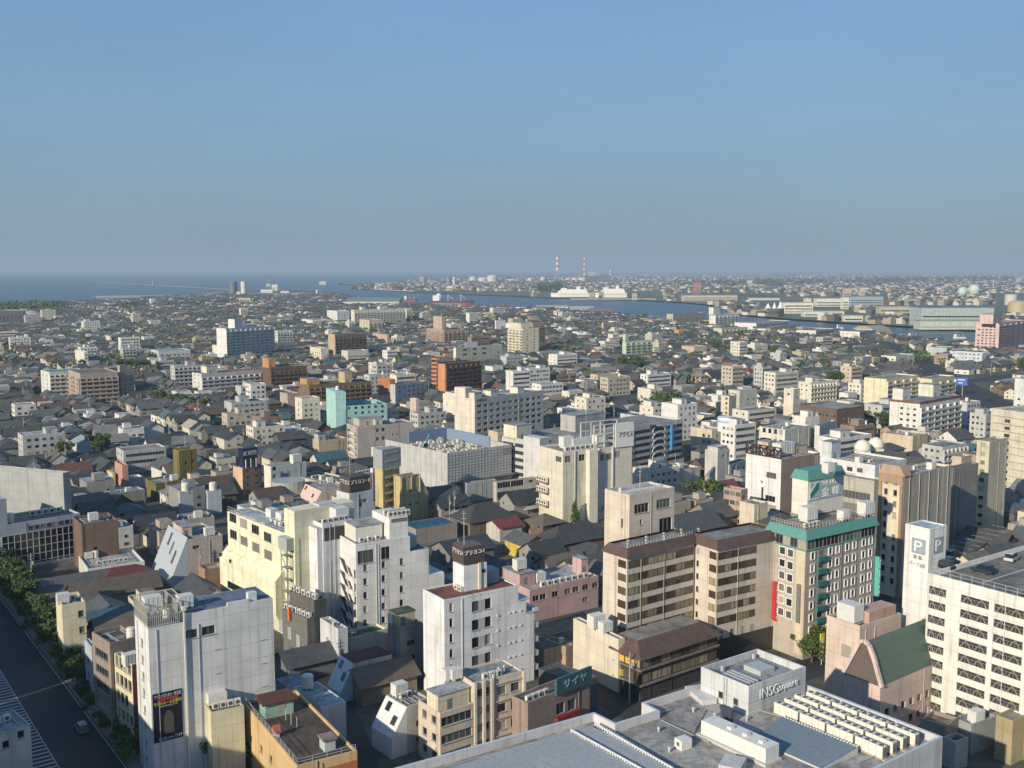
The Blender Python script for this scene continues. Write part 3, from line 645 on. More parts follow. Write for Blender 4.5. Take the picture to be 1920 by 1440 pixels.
for u, v in ((925, 1275), (935, 1262), (945, 1258)):
    x, y = t.loc(u, v, t.rz); k = MB(); k.lathe([(.22, 0), (.22, .9), (.35, 1.0), (.05, 1.2)], n=10); o = k.build('roof_vent', paint((.5, .52, .5))); o.location = t.W(x, y, t.rz + .01); tag(o, 'small round vent on the roof of the beige office', 'vent', 'vents on the beige office roof')

# ---- stepped white office with the brown sign tower
b = Bld('office_block', 'stepped white office', 'white seven storey office with a red roof and stepped end under a brown sign tower', 'building', (833, 1125.3), (971.7, 1097), (793, 1108), 1320, (.70, .71, .73), roof=(.20, .07, .05), para=.25,
        fR=(G(1, 6, .8, 1.9, .025, .15, 3.0, 3.3), PX([(892, 1137), (914, 1132), (892, 1172), (914, 1166), (892, 1205), (914, 1199), (892, 1239), (914, 1233), (892, 1272), (914, 1266)], 1.9, 2.3)))
SW = b
for i in range(5):
    s, z = b.on_face('R', 903, 1135 + i * 33.5); b.part('louvre_panel', s - .8, s + .8, -.05, -.01, z - 1.2, z + 1.2, paint((.42, .43, .38)))
zz = [hgt(972, 1293, 1133), hgt(988, 1288, 1160)]
wstep = b.wa * .115
for i, (z, dw) in enumerate(((b.H - 3.6, wstep), (b.H - 6.8, wstep))):
    o = b.part('step', b.wa + i * wstep + .01, b.wa + (i + 1) * wstep, .01, b.wb, 0, z, b.wall)
    k = MB(); k.box(b.wa + i * wstep + .2, b.wa + (i + 1) * wstep + 1.0, -.15, b.wb * .6, z + .02, z + .22); k.build('canopy', mat('metal', (.34, .40, .42), .5), o)
k = MB()
for i in range(5): k.box(b.wa + 2 * wstep + .01, b.wa + 2 * wstep + 1.3, .2, b.wb, 2.2 + 3.2 * i, 3.4 + 3.2 * i)
k.build('end_balcony', mat('wall', (.5, .52, .54)), b.t)
k = MB()
for j in range(5):
    for s in (.72, .80, .86, .92): k.lathe([(.22, 0), (.18, .12), (.02, .2)], n=8); n = len(k.v); 
k.v = []; k.f = []; k.m = []
for j in range(5):
    for s in (.70, .86, .93, 1.02):
        k.box(b.wa * s, b.wa * s + .3, -.25, -.01, 3.2 + j * 3.3, 3.5 + j * 3.3)
k.build('vent_cap', paint((.62, .64, .66)), b.t)
x, y = b.loc(870, 1110, b.rz); tw, td = (b.loc(910, 1100, b.rz)[0] - x), b.wb * .5
tower = b.part('stair_tower', x, x + tw, y, y + td, b.rz + .01, b.rz + 5.6, b.wall)
k = MB(); k.box(x + tw * .62, x + tw * .72, y - .3, y - .01, b.rz, b.rz + 5.8); k.build('flue', paint((.66, .62, .5)), tower)
k = MB(); k.box(x + tw * .78, x + tw * .93, y - .05, y - .01, b.rz + 3.4, b.rz + 4.2); k.build('window', glass_mat(), tower)
sgn = b.part('sign_box', x - .1, x + tw * .9, y - .1, y + td + .1, b.rz + 5.9, b.rz + 9.6, mat('metal', (.075, .055, .055), .6))
k = MB()
for i in range(5): k.bar((x + .2 + i * tw * .18, y, b.rz + 9.62), (x + .2 + i * tw * .18, y + td, b.rz + 9.62), .12)
k.build('sign_frame', mat('metal', (.2, .16, .12), .6), sgn)
lettering(sgn, 'プラヨコ-I', 'R', x + .1, x + tw * .86, b.rz + 7.9, b.rz + 8.9, paint((.75, .74, .66)), -y + .22)
lettering(sgn, 'プラヨコ-I', 'L', y + .1, y + td - .1, b.rz + 7.9, b.rz + 8.9, paint((.75, .74, .66)), -x + .22)
put_mast(b, x + tw * .25, y + td * .5, 7.5, b.rz + 9.6)
o = b.part('equipment_room', x + tw * 1.08, x + tw * 1.75, y + td * .4, y + td * 1.2, b.rz + .01, b.rz + 3.0, mat('metal', (.24, .29, .33), .5))
for i in range(2): put_ac(b, x - .5 - i * .1, y + .6 + i * 1.5, -math.pi / 2)

# ---- white building with the outside stair
b = Bld('office_block', 'white block with the zigzag stair', 'white tiled block with zigzag stair openings down its sunlit end', 'building', (667.2, 1020.8), (768.6, 1005.6), (627.6, 1004), 1215, (.70, .70, .69), roof=(.26, .27, .27), para=.3,
        fR=(PX([(686, 1044)], 4.2, 3.2), PX([(723, 1037)], 2.3, 3.1), PX([(752, 1032)], 5.2, 3.1), PX([(u, v + 25.8 * j) for j in range(6) for u, v in ((685, 1065), (719, 1059), (753, 1053))], .95, 1.7)))
ST = b
o = b.part('lower_wing', b.wa + .01, b.wa * 1.36, .01, b.wb, 0, b.H - 3.8, b.wall); b.part('lower_wing', b.wa * 1.36 + .01, b.wa * 1.66, .01, b.wb, 0, b.H - 10.5, b.wall)
b.part('wing_roof', b.wa + .3, b.wa * 1.33, .3, b.wb - .3, b.H - 3.8, b.H - 3.75, mat('flat_roof', (.1, .12, .13)))
b.part('roof_tank', b.wa * 1.05, b.wa * 1.22, b.wb * .2, b.wb * .5, b.H - 3.7, b.H - .8, paint((.32, .38, .44)))
for j in range(5):
    z = b.H - 8.4 - j * 3.2
    if z < 1: break
    k = MB()
    k.prism([(b.wb * .78, z + 3.0), (b.wb * .55, z + 3.0), (b.wb * .36, z), (b.wb * .50, z)], 'x', -.06, -.01); k.prism([(b.wb * .44, z + 1.9), (b.wb * .30, z + 1.6), (b.wb * .16, z), (b.wb * .28, z)], 'x', -.06, -.01); k.box(-.06, -.01, b.wb * .03, b.wb * .10, z, z + 2.0)
    k.build('stair_opening', mat('paint', (.045, .045, .05), .8), b.t)
    k = MB(); k.box(-.5, -.02, b.wb * .03, b.wb * .42, z - 1.25, z - .05); k.build('stair_parapet', b.wall, b.t)
x, y = b.loc(667, 1016, b.rz); x2, _ = b.loc(712, 1006, b.rz)
sh = b.part('rooftop_shed', x, x + (x2 - x), y, y + b.wb * .55, b.rz + .01, b.rz + 3.6, mat('metal', (.62, .62, .54), .6))
k = MB(); k.box(x - .2, x2 + .2, y - .2, y + b.wb * .55 + .2, b.rz + 3.6, b.rz + 3.8); k.build('lid', mat('flat_roof', (.42, .43, .42)), sh)
for i in range(3): put_ac(b, x + 1 + i * 2.1, y - 1.0)
tx = b.loc(725, 1010, b.rz)[0]
tw2 = b.part('stair_tower', tx, b.wa - .35, .4, b.wb * .8, b.rz + .01, b.rz + 5.4, b.wall)
k = MB(); k.box(tx + .5, b.wa - .6, .33, .39, b.rz + 4.2, b.rz + 5.1); k.build('window', glass_mat(), tw2)
for i in range(10): put_ac(b, tx + .6 + (i % 5) * 1.15, 1.2 + (i // 5) * 2.4, 0, 1.15, b.rz + 5.42)
# ---- tall white block behind with overhanging bay
b = Bld('office_block', 'white block with the brown roof', 'white office block with a brown roof and a projecting bay above dark shops', 'building', (605, 982.5), (660, 973), (562.5, 965), 1200, (.66, .67, .70), roof=(.14, .06, .045), para=.3,
        fL=(PX([(577, 998)], .9, 2.2), PX([(594, 996), (595, 1024), (596, 1051), (596, 1078)], 3.4, 1.5), PX([(583, 1045), (584, 1073)], .9, 1.5)))
b.part('projecting_bay', -1.4, -.02, .3, b.wb * .55, b.H * .33, b.H - 1, b.wall)
s, z = b.on_face('R', 625, 1000); b.part('glazed_panel', s - 2.5, s + 4, -.06, -.01, z - 1.6, z + 1.6, glass_mat())
b.part('plant_room', b.wa * .25, b.wa * .75, b.wb * .45, b.wb * .75, b.rz, b.rz + 3.8, mat('metal', (.45, .47, .47), .5))
b.part('plant_room', b.wa * .55, b.wa * 1.0, b.wb * .12, b.wb * .4, b.rz, b.rz + 3.0, mat('metal', (.58, .6, .6), .5))
for i in range(5): put_ac(b, 1 + i * 1.5, 1.2)
# ---- yellow building
yc = (.72, .70, .52)
b = Bld('office_building', 'pale yellow building', 'big pale yellow building with two window bands above a bulging blank wall', 'building', (552.5, 1007), (600, 998), (426, 947.5), 1200, yc, roof=(.34, .38, .42), para=.3)
YB = b
wl = [(437, 971), (457, 981), (479, 992.5), (502, 1007)]; wl2 = [(438, 1002), (458, 1014), (480, 1026), (503, 1040)]
for q in wl + wl2:
    s, z = b.on_face('L', *q); put_window(b.t, 'L', s - 1.9, s + 1.9, z - 1.15, z + 1.15, -.03, True)
k = MB(); zt, zm, zb_ = b.H * .64, b.H * .54, b.H * .22
k.prism([(-.02, zt), (-2.6, zm), (-2.6, zb_), (-.6, 0), (-.02, 0)], 'y', 5.4, b.wb); k.build('bulging_wall', b.wall, b.t)
k = MB(); s, z = b.on_face('L', 461, 1099); k.box(-2.75, -2.62, s - 6, s + 5, z - .9, z + .9); k.build('window_band', glass_mat(), b.t)
for u, v in ((430, 1037), (449, 1049)):
    s, z = b.on_face('L', u, v); k = MB(); k.box(-2.7, -2.55, s - .5, s + .5, z - .5, z + .5); k.build('window', glass_mat(), b.t)
b.rail(1.3, .15, 'L', 1.2)
b.part('lift_tower', .05, 17, .02, 5.0, b.H * .1, b.H + 6.3, b.wall)
k = MB(); k.box(.6, b.wa * .8, b.wb * .45, b.wb * .9, b.rz, b.rz + .6); k.build('roof_slab', mat('flat_roof', (.42, .46, .5)), b.t)
for i in range(9): put_ac(b, 3 + (i % 3) * 1.3, b.wb * .35 + (i // 3) * 2.2, 1.57)
for i in range(3): put_cube(b, 5.5, b.wb * (.3 + .15 * i), 1.3, 1.57)
k = MB()
for i in range(int(b.H / 3)):
    for yy in (1.0, 3.6): k.bar((-1.8, yy, i * 3.0), (-1.8, yy, (i + 1) * 3.0), .14); k.bar((-.1, yy, i * 3.0), (-.1, yy, (i + 1) * 3.0), .14)
    k.box(-1.9, -.05, .9, 3.7, i * 3.0 + 2.9, i * 3.0 + 3.0); k.bar((-1.8, 1.0, i * 3.0), (-1.8, 3.6, i * 3.0 + 3), .12)
k.build('outside_stair', mat('metal', (.22, .25, .24), .5), b.t)
b.part('stair_hood', -2.0, -.02, .4, 4.6, b.H - 3.4, b.H - .3, mat('metal', (.34, .37, .36), .5))
# ---- dark tiered building
b = Bld('shop_building', 'upper charcoal building', 'charcoal building with a row of condensers and an orange banner strip', 'building', (589, 1126), (612, 1120), (542.5, 1101), 1240, (.12, .115, .11), roof=(.10, .07, .06), para=.5)
for i in range(5): put_ac(b, 1.2, 1.5 + i * 2.2, -1.57, 1.3)
b = Bld('shop_building', 'lower charcoal building', 'dark grey lower block with rooftop condensers below the charcoal building', 'building', (576, 1160), (590, 1156), (530, 1128), 1245, (.15, .145, .14), roof=(.09, .08, .07), para=.5)
for i in range(6): put_ac(b, 1.2, 1.0 + i * 1.8, -1.57, 1.2)
s, z = b.on_face('L', 546, 1150); k = MB(); k.box(-.8, -.1, s - .3, s + .3, z - 1.6, z + 1.5); k.build('banner', paint((.62, .18, .05)), b.t)
k = MB()
for i in range(3): k.box(-.1, -.02, 3 + i * 3.5, 4.5 + i * 3.5, 3 + i, 6 + i)
k.build('sign_panel', paint((.3, .34, .34)), b.t)
b = Bld('shop_building', 'stepped pale grey building', 'pale grey building stepping down with an outside stair beside dark roofs', 'building', (634, 1180), (652, 1176), (600, 1160), 1262, (.56, .58, .60), roof=(.4, .4, .4), para=.4, fL=(G(1, 2, 1.2, 1.5, .4, .8, 2, 3.2),))
clutter(b, 4, 3, False, 0)
b = Bld('shop_building', 'building with the green roof', 'cream low building with a bright green flat roof below the white block', 'building', (655, 1197.5), (727.5, 1178), (634, 1184), 1246, (.58, .55, .45), roof=(.05, .13, .05), para=.6, fL=(G(2, 2, 1.3, 1.6, .1, .9, 1.2, 3.2),), fR=(PX([(660 + 60, 1200)], 2.6, 1.5),))
put_ac(b, 2, 1.5)
b = Bld('old_concrete_block', 'dark weathered concrete block', 'dark stained old concrete block with small shuttered windows', 'building', (750, 1177), (793, 1167), (727, 1165), 1284, (.24, .24, .22), roof=(.10, .10, .09), para=.6, fR=(G(1, 4, 2.0, 1.2, .25, .7, 1.5, 3.4),))
b.pent(.02, .85, .35, .95, 3.0, (.52, .49, .36), 'rooftop_hut', (.08, .10, .07)); clutter(b, 4, 9, False, 1)
# ---- pink long building and neighbours
b = Bld('long_building', 'long pink building', 'long dusty pink building with air conditioners lined along its grey roof', 'building', (993.5, 1106), (1122, 1079), (940, 1080), 1168, (.46, .33, .33), roof=(.42, .43, .44), para=.4,
        fR=(PX([(u, v) for u, v in ((1005, 1122), (1018, 1119), (1041, 1114), (1065, 1109), (1080, 1105), (1098, 1101), (1116, 1097))], 2.0, 1.5), PX([(1098, 1124), (1116, 1121)], 2.0, 1.3)))
for i in range(8): put_ac(b, b.wa * .22 + i * 2.0, 1.3, 0, 1.2)
b.pent(.0, .22, .35, .95, 3.2, None, 'stair_tower'); b.pent(.88, .98, .3, .6, 4.2, (.55, .38, .36), 'stair_tower'); put_cube(b, b.wa * .1, b.wb * .6, 1.4, z=b.rz + 3.4); put_cube(b, b.wa * .3, b.wb * .4, 1.3)
b = Bld('flat_roofed_hall', 'low hall with the tan roof', 'low hall with a broad tan roof in front of the pink building', 'building', (1012, 1196), (1132, 1162), (975, 1165), 5.0, (.3, .27, .22), roof=(.22, .17, .11), para=.15)
b = Bld('shop_building', 'building with the blue green sign', 'brown shop building with a blue green sign band and red awning', 'building', (990, 1318), (1106, 1272), (960, 1301), 11.0, (.30, .23, .20), roof=(.20, .20, .19), para=.5, fR=(PX([(1051, 1328), (1072, 1321)], 2.2, 2.2),))
s0, z0_ = b.on_face('R', 1040, 1307); s1, z1_ = b.on_face('R', 1106, 1264)
sg = b.part('sign_band', s0, s1, -.5, -.02, b.H - .6, b.H + 2.6, mat('metal', (.045, .12, .14), .5))
lettering(sg, 'サイヤ', 'R', s0 + (s1 - s0) * .2, s0 + (s1 - s0) * .85, b.H + .4, b.H + 1.9, paint((.22, .36, .38)), .55)
b.part('awning', s0, s0 + 6.5, -.9, -.03, b.H * .28, b.H * .55, paint((.22, .03, .03)))
for i in range(4): put_ac(b, 1.2 + i * 1.5, 1.2)
b = Bld('flat_roofed_hall', 'arcade roof behind the sign building', 'dark grey covered arcade roof running beside the beige hotel annex', 'building', (1088, 1282), (1120, 1268), (1010, 1228), 7.0, (.12, .13, .13), roof=(.10, .12, .12), para=.1)
b = Bld('shop_building', 'small building with a roof tank', 'small beige and brown building with a dark roof and tank behind the arcade', 'building', (1061, 1213), (1076, 1208), (1021, 1197), 1252, (.40, .30, .23), roof=(.10, .09, .09), para=.4, fL=(W1(.75, .9, 3, 4.5),))
put_tank(b, b.wa * .5, b.wb * .4, .6)
# ---- brown roofed hotel
hc = (.60, .54, .47); BRN = mat('tile', (.125, .08, .065), .6)
hH = hgt(1179, 1266, 1046)
b = Bld('hotel', 'hotel with the brown eaves', 'beige hotel of ribbon windows under a brown mansard eave beside its glass podium', 'building', (1176, 1047), (1302, 1019), (1131, 1033), hH, hc, roof=(.24, .24, .24), para=.05)
HB = b
def ribbon(b, face, s0, s1, zs, h=1.55, n=5):
    for z in zs:
        Wd = (s1 - s0) / n
        for i in range(n): put_bronze(b.t, face, s0 + i * Wd, s0 + (i + 1) * Wd, z, z + h)
dzf = 3.05; zs = [b.H - 2.45 - dzf * i for i in range(6)]
ribbon(b, 'R', .35, b.wa - .2, zs, 1.7, 7); ribbon(b, 'L', .3, b.wb * .36, zs, 1.7, 1)
def eave(b, x0, x1, y0, y1, z):
    k = MB(); e = .55; i = .9; ht = 2.0
    lo = [(x0 - e, y0 - e), (x1 + e, y0 - e), (x1 + e, y1 + e), (x0 - e, y1 + e)]; hi = [(x0 + i, y0 + i), (x1 - i, y0 + i), (x1 - i, y1 - i), (x0 + i, y1 - i)]
    for j in range(4):
        a, c = j, (j + 1) % 4; k.quad([(*lo[a], z), (*lo[c], z), (*hi[c], z + ht), (*hi[a], z + ht)])
    k.quad([(*p, z) for p in lo]); q = MB(); q.quad([(*p, z + ht - .5) for p in hi]); q.build('roof_deck', mat('flat_roof', (.27, .27, .26)), b.t)
    return k.build('mansard_eave', BRN, b.t)
eave(b, 0, b.wa + 1, 0, b.wb, b.H)
k = MB()
for i in range(24): k.bar((1.2 + i * b.wa / 24, 1.1, b.H + 1.95), (1.2 + i * b.wa / 24, 1.1, b.H + 2.7), .1)
for i in range(14): k.box(2 + i * 1.9, 2.5 + i * 1.9, 2 + (i % 3) * 2, 2.5 + (i % 3) * 2, b.H + 1.5, b.H + 1.9)
k.build('roof_fitting', paint((.4, .4, .4)), b.t)
# second wing stands forward of the first
W2 = Bld('hotel_wing', 'forward wing of the brown eaved hotel', 'forward hotel wing with brown eaves, bronze ribbon windows and a blank beige end', 'building', (1345, 1031), (1462, 1008), (1302, 1014), hH, hc, roof=(.24, .24, .24), para=.05)
ribbon(W2, 'R', .3, W2.wa * .62, [W2.H - 2.45 - dzf * i for i in range(6)], 1.7, 6); ribbon(W2, 'L', .2, W2.wb * .32, [W2.H - 2.45 - dzf * i for i in range(6)], 1.7, 1)
for i in range(6): put_window(W2.t, 'L', W2.wb * .78, W2.wb * .88, W2.H - 2.3 - dzf * i, W2.H - .9 - dzf * i, -.03, True)
for u in (1352, 1371, 1391, 1409):
    s, z = W2.on_face('R', u, 1192 - (u - 1352) * .22); put_window(W2.t, 'R', s - .5, s + .5, z - 1.2, z + 1.2, -.03, True)
eave(W2, 0, W2.wa, 0, W2.wb + 2, W2.H)
W2.part('shopfront', .0, W2.wa, -.25, -.03, 0, 5.6, mat('metal', (.035, .033, .035), .4))
sx = W2.wa
sx -= 1.6
sg = W2.part('hanging_sign', sx - .7, sx + .6, -1.4, -.3, W2.H * .27, W2.H * .62, paint((.42, .03, .03)))
lettering(sg, 'NIIGATA CITY HOTEL', 'R', sx - .42, sx + .32, W2.H * .285, W2.H * .6, paint((.75, .6, .55)), 1.46, turn=True)
# podium
pd = Bld('hotel_podium', 'glass podium of the brown eaved hotel', 'dark glazed hotel podium with a brown hipped roof and yellow lit shop windows', 'building', (1201.4, 1236), (1345, 1190), (1152, 1214), 1316, (.05, .045, .045), roof=(.10, .06, .05), para=.05)
k = MB(); e = .9; X, Y = pd.wa, pd.wb + 1; z = pd.H
lo = [(-e, -e), (X + e, -e), (X + e, Y), (-e, Y)]; hi = [(2.2, 3.2), (X - 2, 3.2), (X - 2, Y), (2.2, Y)]
for j in (0, 1, 3): c = (j + 1) % 4; k.quad([(*lo[j], z), (*lo[c], z), (*hi[c], z + 2.6), (*hi[j], z + 2.6)])
k.quad([(*p, z - .02) for p in lo]); k.build('hipped_roof', BRN, pd.t); k = MB(); k.quad([(*p, z + 2.58) for p in hi]); k.build('roof_deck', mat('flat_roof', (.3, .28, .25)), pd.t)
for zz in (pd.H * .36, pd.H * .72): pd.part('ledge', -.5, X + .3, -.5, -.02, zz, zz + .35, mat('wall', (.20, .17, .165))); pd.part('ledge', -.5, -.02, -.02, pd.wb, zz, zz + .35, mat('wall', (.20, .17, .165)))
for j, zz in enumerate((pd.H * .42, pd.H * .77)):
    n = 8
    for i in range(n): put_bronze(pd.t, 'R', .3 + i * (X - .6) / n, .3 + (i + 1) * (X - .6) / n - .1, zz, zz + pd.H * .2)
    for i in range(4): put_bronze(pd.t, 'L', .3 + i * (pd.wb - .6) / 4, .3 + (i + 1) * (pd.wb - .6) / 4 - .1, zz, zz + pd.H * .2)
k = MB()
for i in range(3): k.box(-.3, -.12, pd.wb * (.15 + .22 * i), pd.wb * (.32 + .22 * i), pd.H * .79, pd.H * .93)
k.build('lit_display', paint((.65, .42, .08)), pd.t)
k = MB()
for dz in (.45, .5, .55): k.box(-.3, -.12, pd.wb * .62, pd.wb * .92, pd.H * dz, pd.H * (dz + .02))
k.box(-.3, -.12, pd.wb * .9, pd.wb * .93, pd.H * .43, pd.H * .6); k.build('yellow_sign', paint((.6, .45, .05)), pd.t)
b = Bld('hotel_annex', 'blank beige hotel annex', 'blank beige annex wall joined to the hotel above the covered arcade', 'building', (1160, 1199), (1172, 1196), (1075, 1166), 1300, (.62, .57, .47), roof=(.2, .2, .19), para=.3)
put_cube(b, b.wa * .5, b.wb * .35, 1.2); put_cube(b, b.wa * .5, b.wb * .55, 1.5)
b = Bld('hotel_tower', 'beige tower behind the hotel', 'plain beige tower with two wide windows rising behind the brown eaved hotel', 'building', (1180.6, 928), (1265, 913), (1134, 917.5), 1226, (.60, .53, .45), roof=(.45, .46, .46), para=.5,
        fR=(PX([(1203, 953), (1244, 944)], 4.6, 2.2), PX([(1202, 979)], .7, 1.2), PX([(1248, 987)], 4.2, 4.2)), fL=(PX([(1166, 981)], .7, 2.2),))
k = MB(); k.lathe([(.4, 0), (.4, 1.4)], n=10); o = k.build('roof_vent', paint((.6, .6, .6))); o.location = b.W(1.0, b.wb * .5, b.rz); tag(o, 'upright pipe vent on the beige tower roof', 'vent')
put_mast(b, b.wa * .5, b.wb * .5, 6)
b.part('roof_beam', .3, b.wa - .3, b.wb * .4, b.wb * .48, b.rz + .02, b.rz + .5, paint((.66, .66, .62)))

# ---- hotel with the green cornice
g1 = (.43, .385, .335)
b = Bld('hotel', 'hotel with the green cornice', 'taupe hotel with white framed windows, a green cornice and a rooftop sign tower', 'building', (1512, 1011), (1643, 982), (1440, 990), 1238, g1, roof=(.28, .27, .25), para=.4)
GH = b; TEAL = mat('paint', (.10, .27, .235), .5)
k = MB(); e = .6; X, Y = b.wa, b.wb
lo = [(-e, -e), (X + e, -e), (X + e, Y + e), (-e, Y + e)]; hi = [(.35, .35), (X - .35, .35), (X - .35, Y - .35), (.35, Y - .35)]
for j in range(4): c = (j + 1) % 4; k.quad([(*lo[j], b.H - .2), (*lo[c], b.H - .2), (*hi[c], b.H + 1.9), (*hi[j], b.H + 1.9)])
k.quad([(*p, b.H - .2) for p in lo]); k.build('green_cornice', TEAL, b.t); k = MB(); k.quad([(*p, b.H + 1.6) for p in hi]); k.build('roof_deck', mat('flat_roof', (.30, .28, .25)), b.t)
for i in range(9): put_window(b.t, 'R', .3 + i * (X - .6) / 9, .3 + (i + 1) * (X - .6) / 9 - .1, b.H - 2.6, b.H - .4, -.04, True, 'restaurant_window')
for i in range(5): put_window(b.t, 'L', .3 + i * (Y - .6) / 5, .3 + (i + 1) * (Y - .6) / 5 - .1, b.H - 2.6, b.H - .4, -.04, True, 'restaurant_window')
b.part('sill_band', -.15, X + .1, -.2, -.02, b.H - 2.95, b.H - 2.62, TEAL); b.part('sill_band', -.2, -.02, -.02, Y, b.H - 2.95, b.H - 2.62, TEAL)
b.part('corner_pier', -.14, -.02, -.02, 2.6, 1.0, b.H - 2.95, mat('wall', (.58, .50, .38)))
WHF = mat('paint', (.74, .74, .74), .4)
def framed(b, face, s, z, w=1.05, h=1.6):
    f = 'R' == face
    k = MB(); t = .19
    for q in ((-w / 2 - t, w / 2 + t, -h / 2 - t, -h / 2), (-w / 2 - t, w / 2 + t, h / 2, h / 2 + t), (-w / 2 - t, -w / 2, -h / 2, h / 2), (w / 2, w / 2 + t, -h / 2, h / 2)):
        k.box(q[0], q[1], -.22, -.015, q[2], q[3])
    wo_ = MB(); wo_.quad([(-w / 2, -.03, -h / 2), (w / 2, -.03, -h / 2), (w / 2, -.03, h / 2), (-w / 2, -.03, h / 2)])
    key = ('framed', w, h)
    if key not in WIN: WIN[key] = (wo_.mesh('window', [glass_mat()]), k.mesh('white_frame', [WHF]))
    o = link('window', WIN[key][0], b.t, (s, 0, z) if f else (0, s, z), 0 if f else -math.pi / 2); link('white_frame', WIN[key][1], o)
row0 = [(1523.5, 1042), (1556.5, 1033), (1570, 1030), (1588, 1025), (1601.5, 1021.5), (1619, 1017), (1632, 1013.5)]
for u, v in row0:
    s, z = b.on_face('R', u, v)
    for j in range(7):
        if z - 2.95 * j > 2.6: framed(b, 'R', s, z - 2.95 * j)
s, z = b.on_face('R', 1539.5, 1037.5)
for j in range(8):
    zz = z - 2.95 * j
    if zz < 2: break
    put_window(b.t, 'R', s - .95, s + .95, zz - .6, zz + .8, -.03, True)
    k = MB(); k.box(s - 1.5, s + 1.7, -.75, -.02, zz - 1.75, zz - .75); k.build('green_balcony', mat('paint', (.04, .17, .14), .5), b.t)
for u, v in ((1468, 1032), (1483, 1037)):
    s, z = b.on_face('L', u, v)
    for j in range(6): framed(b, 'L', s, z - 2.95 * j, 1.6, 1.7)
k = MB(); s, _ = b.on_face('L', 1497, 1107); k.box(-.5, -.16, s - .9, s + .2, b.H * .3, b.H * .62); k.build('vertical_sign', paint((.16, .17, .15)), b.t)
X = b.wa
sg = b.part('vertical_sign', X - .2, X + .5, -1.4, -.25, b.H * .38, b.H * .72, mat('paint', (.10, .42, .38), .5))
lettering(sg, 'THE HOTEL 金峰', 'R', X - .05, X + .35, b.H * .40, b.H * .70, paint((.6, .66, .62)), 1.46, turn=True)
k = MB()
for i in range(22): k.bar((.5 + i * (X - 1) / 21, .5, b.H + 1.9), (.5 + i * (X - 1) / 21, .5, b.H + 3.0), .07)
for i in range(14): k.bar((.5, .5 + i * (Y - 1) / 13, b.H + 1.9), (.5, .5 + i * (Y - 1) / 13, b.H + 3.0), .07)
for zz in (2.5, 3.0): k.bar((.5, .5, b.H + zz), (X - .5, .5, b.H + zz), .06); k.bar((.5, .5, b.H + zz), (.5, Y - .5, b.H + zz), .06)
k.build('roof_railing', paint((.5, .47, .4)), b.t)
rz = b.H + 1.9
x, y = b.loc(1513, 968, rz); x2, _ = b.loc(1574, 953, rz)
tw = x2 - x; td = b.wb * .42
y = max(y, 4.0)
zt = b.on_face('R', 1513, 917)[1]
p = b.loc(1513, 917, 0)
th = 8.8
tr = b.part('sign_tower', x, x + tw, y, y + td, rz + .01, rz + th, mat('wall', (.68, .67, .6)))
k = MB(); lo = [(x - .4, y - .4), (x + tw + .4, y - .4), (x + tw + .4, y + td + .4), (x - .4, y + td + .4)]; hi = [(x + .4, y + .4), (x + tw - .4, y + .4), (x + tw - .4, y + td - .4), (x + .4, y + td - .4)]
for j in range(4): c = (j + 1) % 4; k.quad([(*lo[j], rz + th), (*lo[c], rz + th), (*hi[c], rz + th + 2.2), (*hi[j], rz + th + 2.2)])
k.quad([(*p_, rz + th) for p_ in lo]); k.quad([(*p_, rz + th + 2.15) for p_ in hi]); k.build('green_cap', TEAL, tr)
sp_ = b.part('sign_panel', x + .4, x + tw - .2, y - .14, y - .02, rz + th * .42, rz + th * .95, paint((.34, .40, .41)))
k = MB(); k.box(x + .5, x + tw * .3, y - .2, y - .145, rz + th * .44, rz + th * .93); k.build('emblem_border', paint((.7, .7, .7)), sp_)
zA, zB = rz + th * .48, rz + th * .90; xa, xb = x + .75, x + tw * .3 - .25
k = MB(); k.box(xa, xb, y - .23, y - .205, zA, zB); k.build('emblem_ground', paint((.30, .42, .42)), sp_)
k = MB(); k.quad([(xa + .1, y - .25, zA), (xb, y - .25, zA + (zB - zA) * .55), (xb, y - .25, zB), (xb - .5, y - .25, zB), (xa, y - .25, zA + (zB - zA) * .3)]); k.build('emblem_leaf', paint((.01, .16, .16)), sp_)
k = MB(); k.quad([(xa, y - .26, zA + (zB - zA) * .36), (xa + (xb - xa) * .75, y - .26, zB), (xa + (xb - xa) * .5, y - .26, zB), (xa, y - .26, zA + (zB - zA) * .55)]); k.build('emblem_stripe', paint((.7, .72, .72)), sp_)
lettering(sp_, 'THE HOTEL', 'R', x + tw * .34, x + tw * .96, rz + th * .78, rz + th * .92, paint((.72, .72, .70)), -y + .2)
lettering(sp_, '金 峰', 'R', x + tw * .38, x + tw * .88, rz + th * .46, rz + th * .74, paint((.74, .76, .76)), -y + .2)
put_cube(b, x - 3.5, b.wb * .55, 1.7, 0, rz); put_cube(b, x + tw * .3, 1.9, 1.2, 0, rz); put_cube(b, x + tw * .95, 2.2, 1.6, 0, rz); put_cube(b, x + tw * .2, b.wb * .5, 1.2, 0, rz + th + 2.2)
for i in range(4): put_ac(b, 2 + i * 1.4, 2.0, 0, 1, rz)

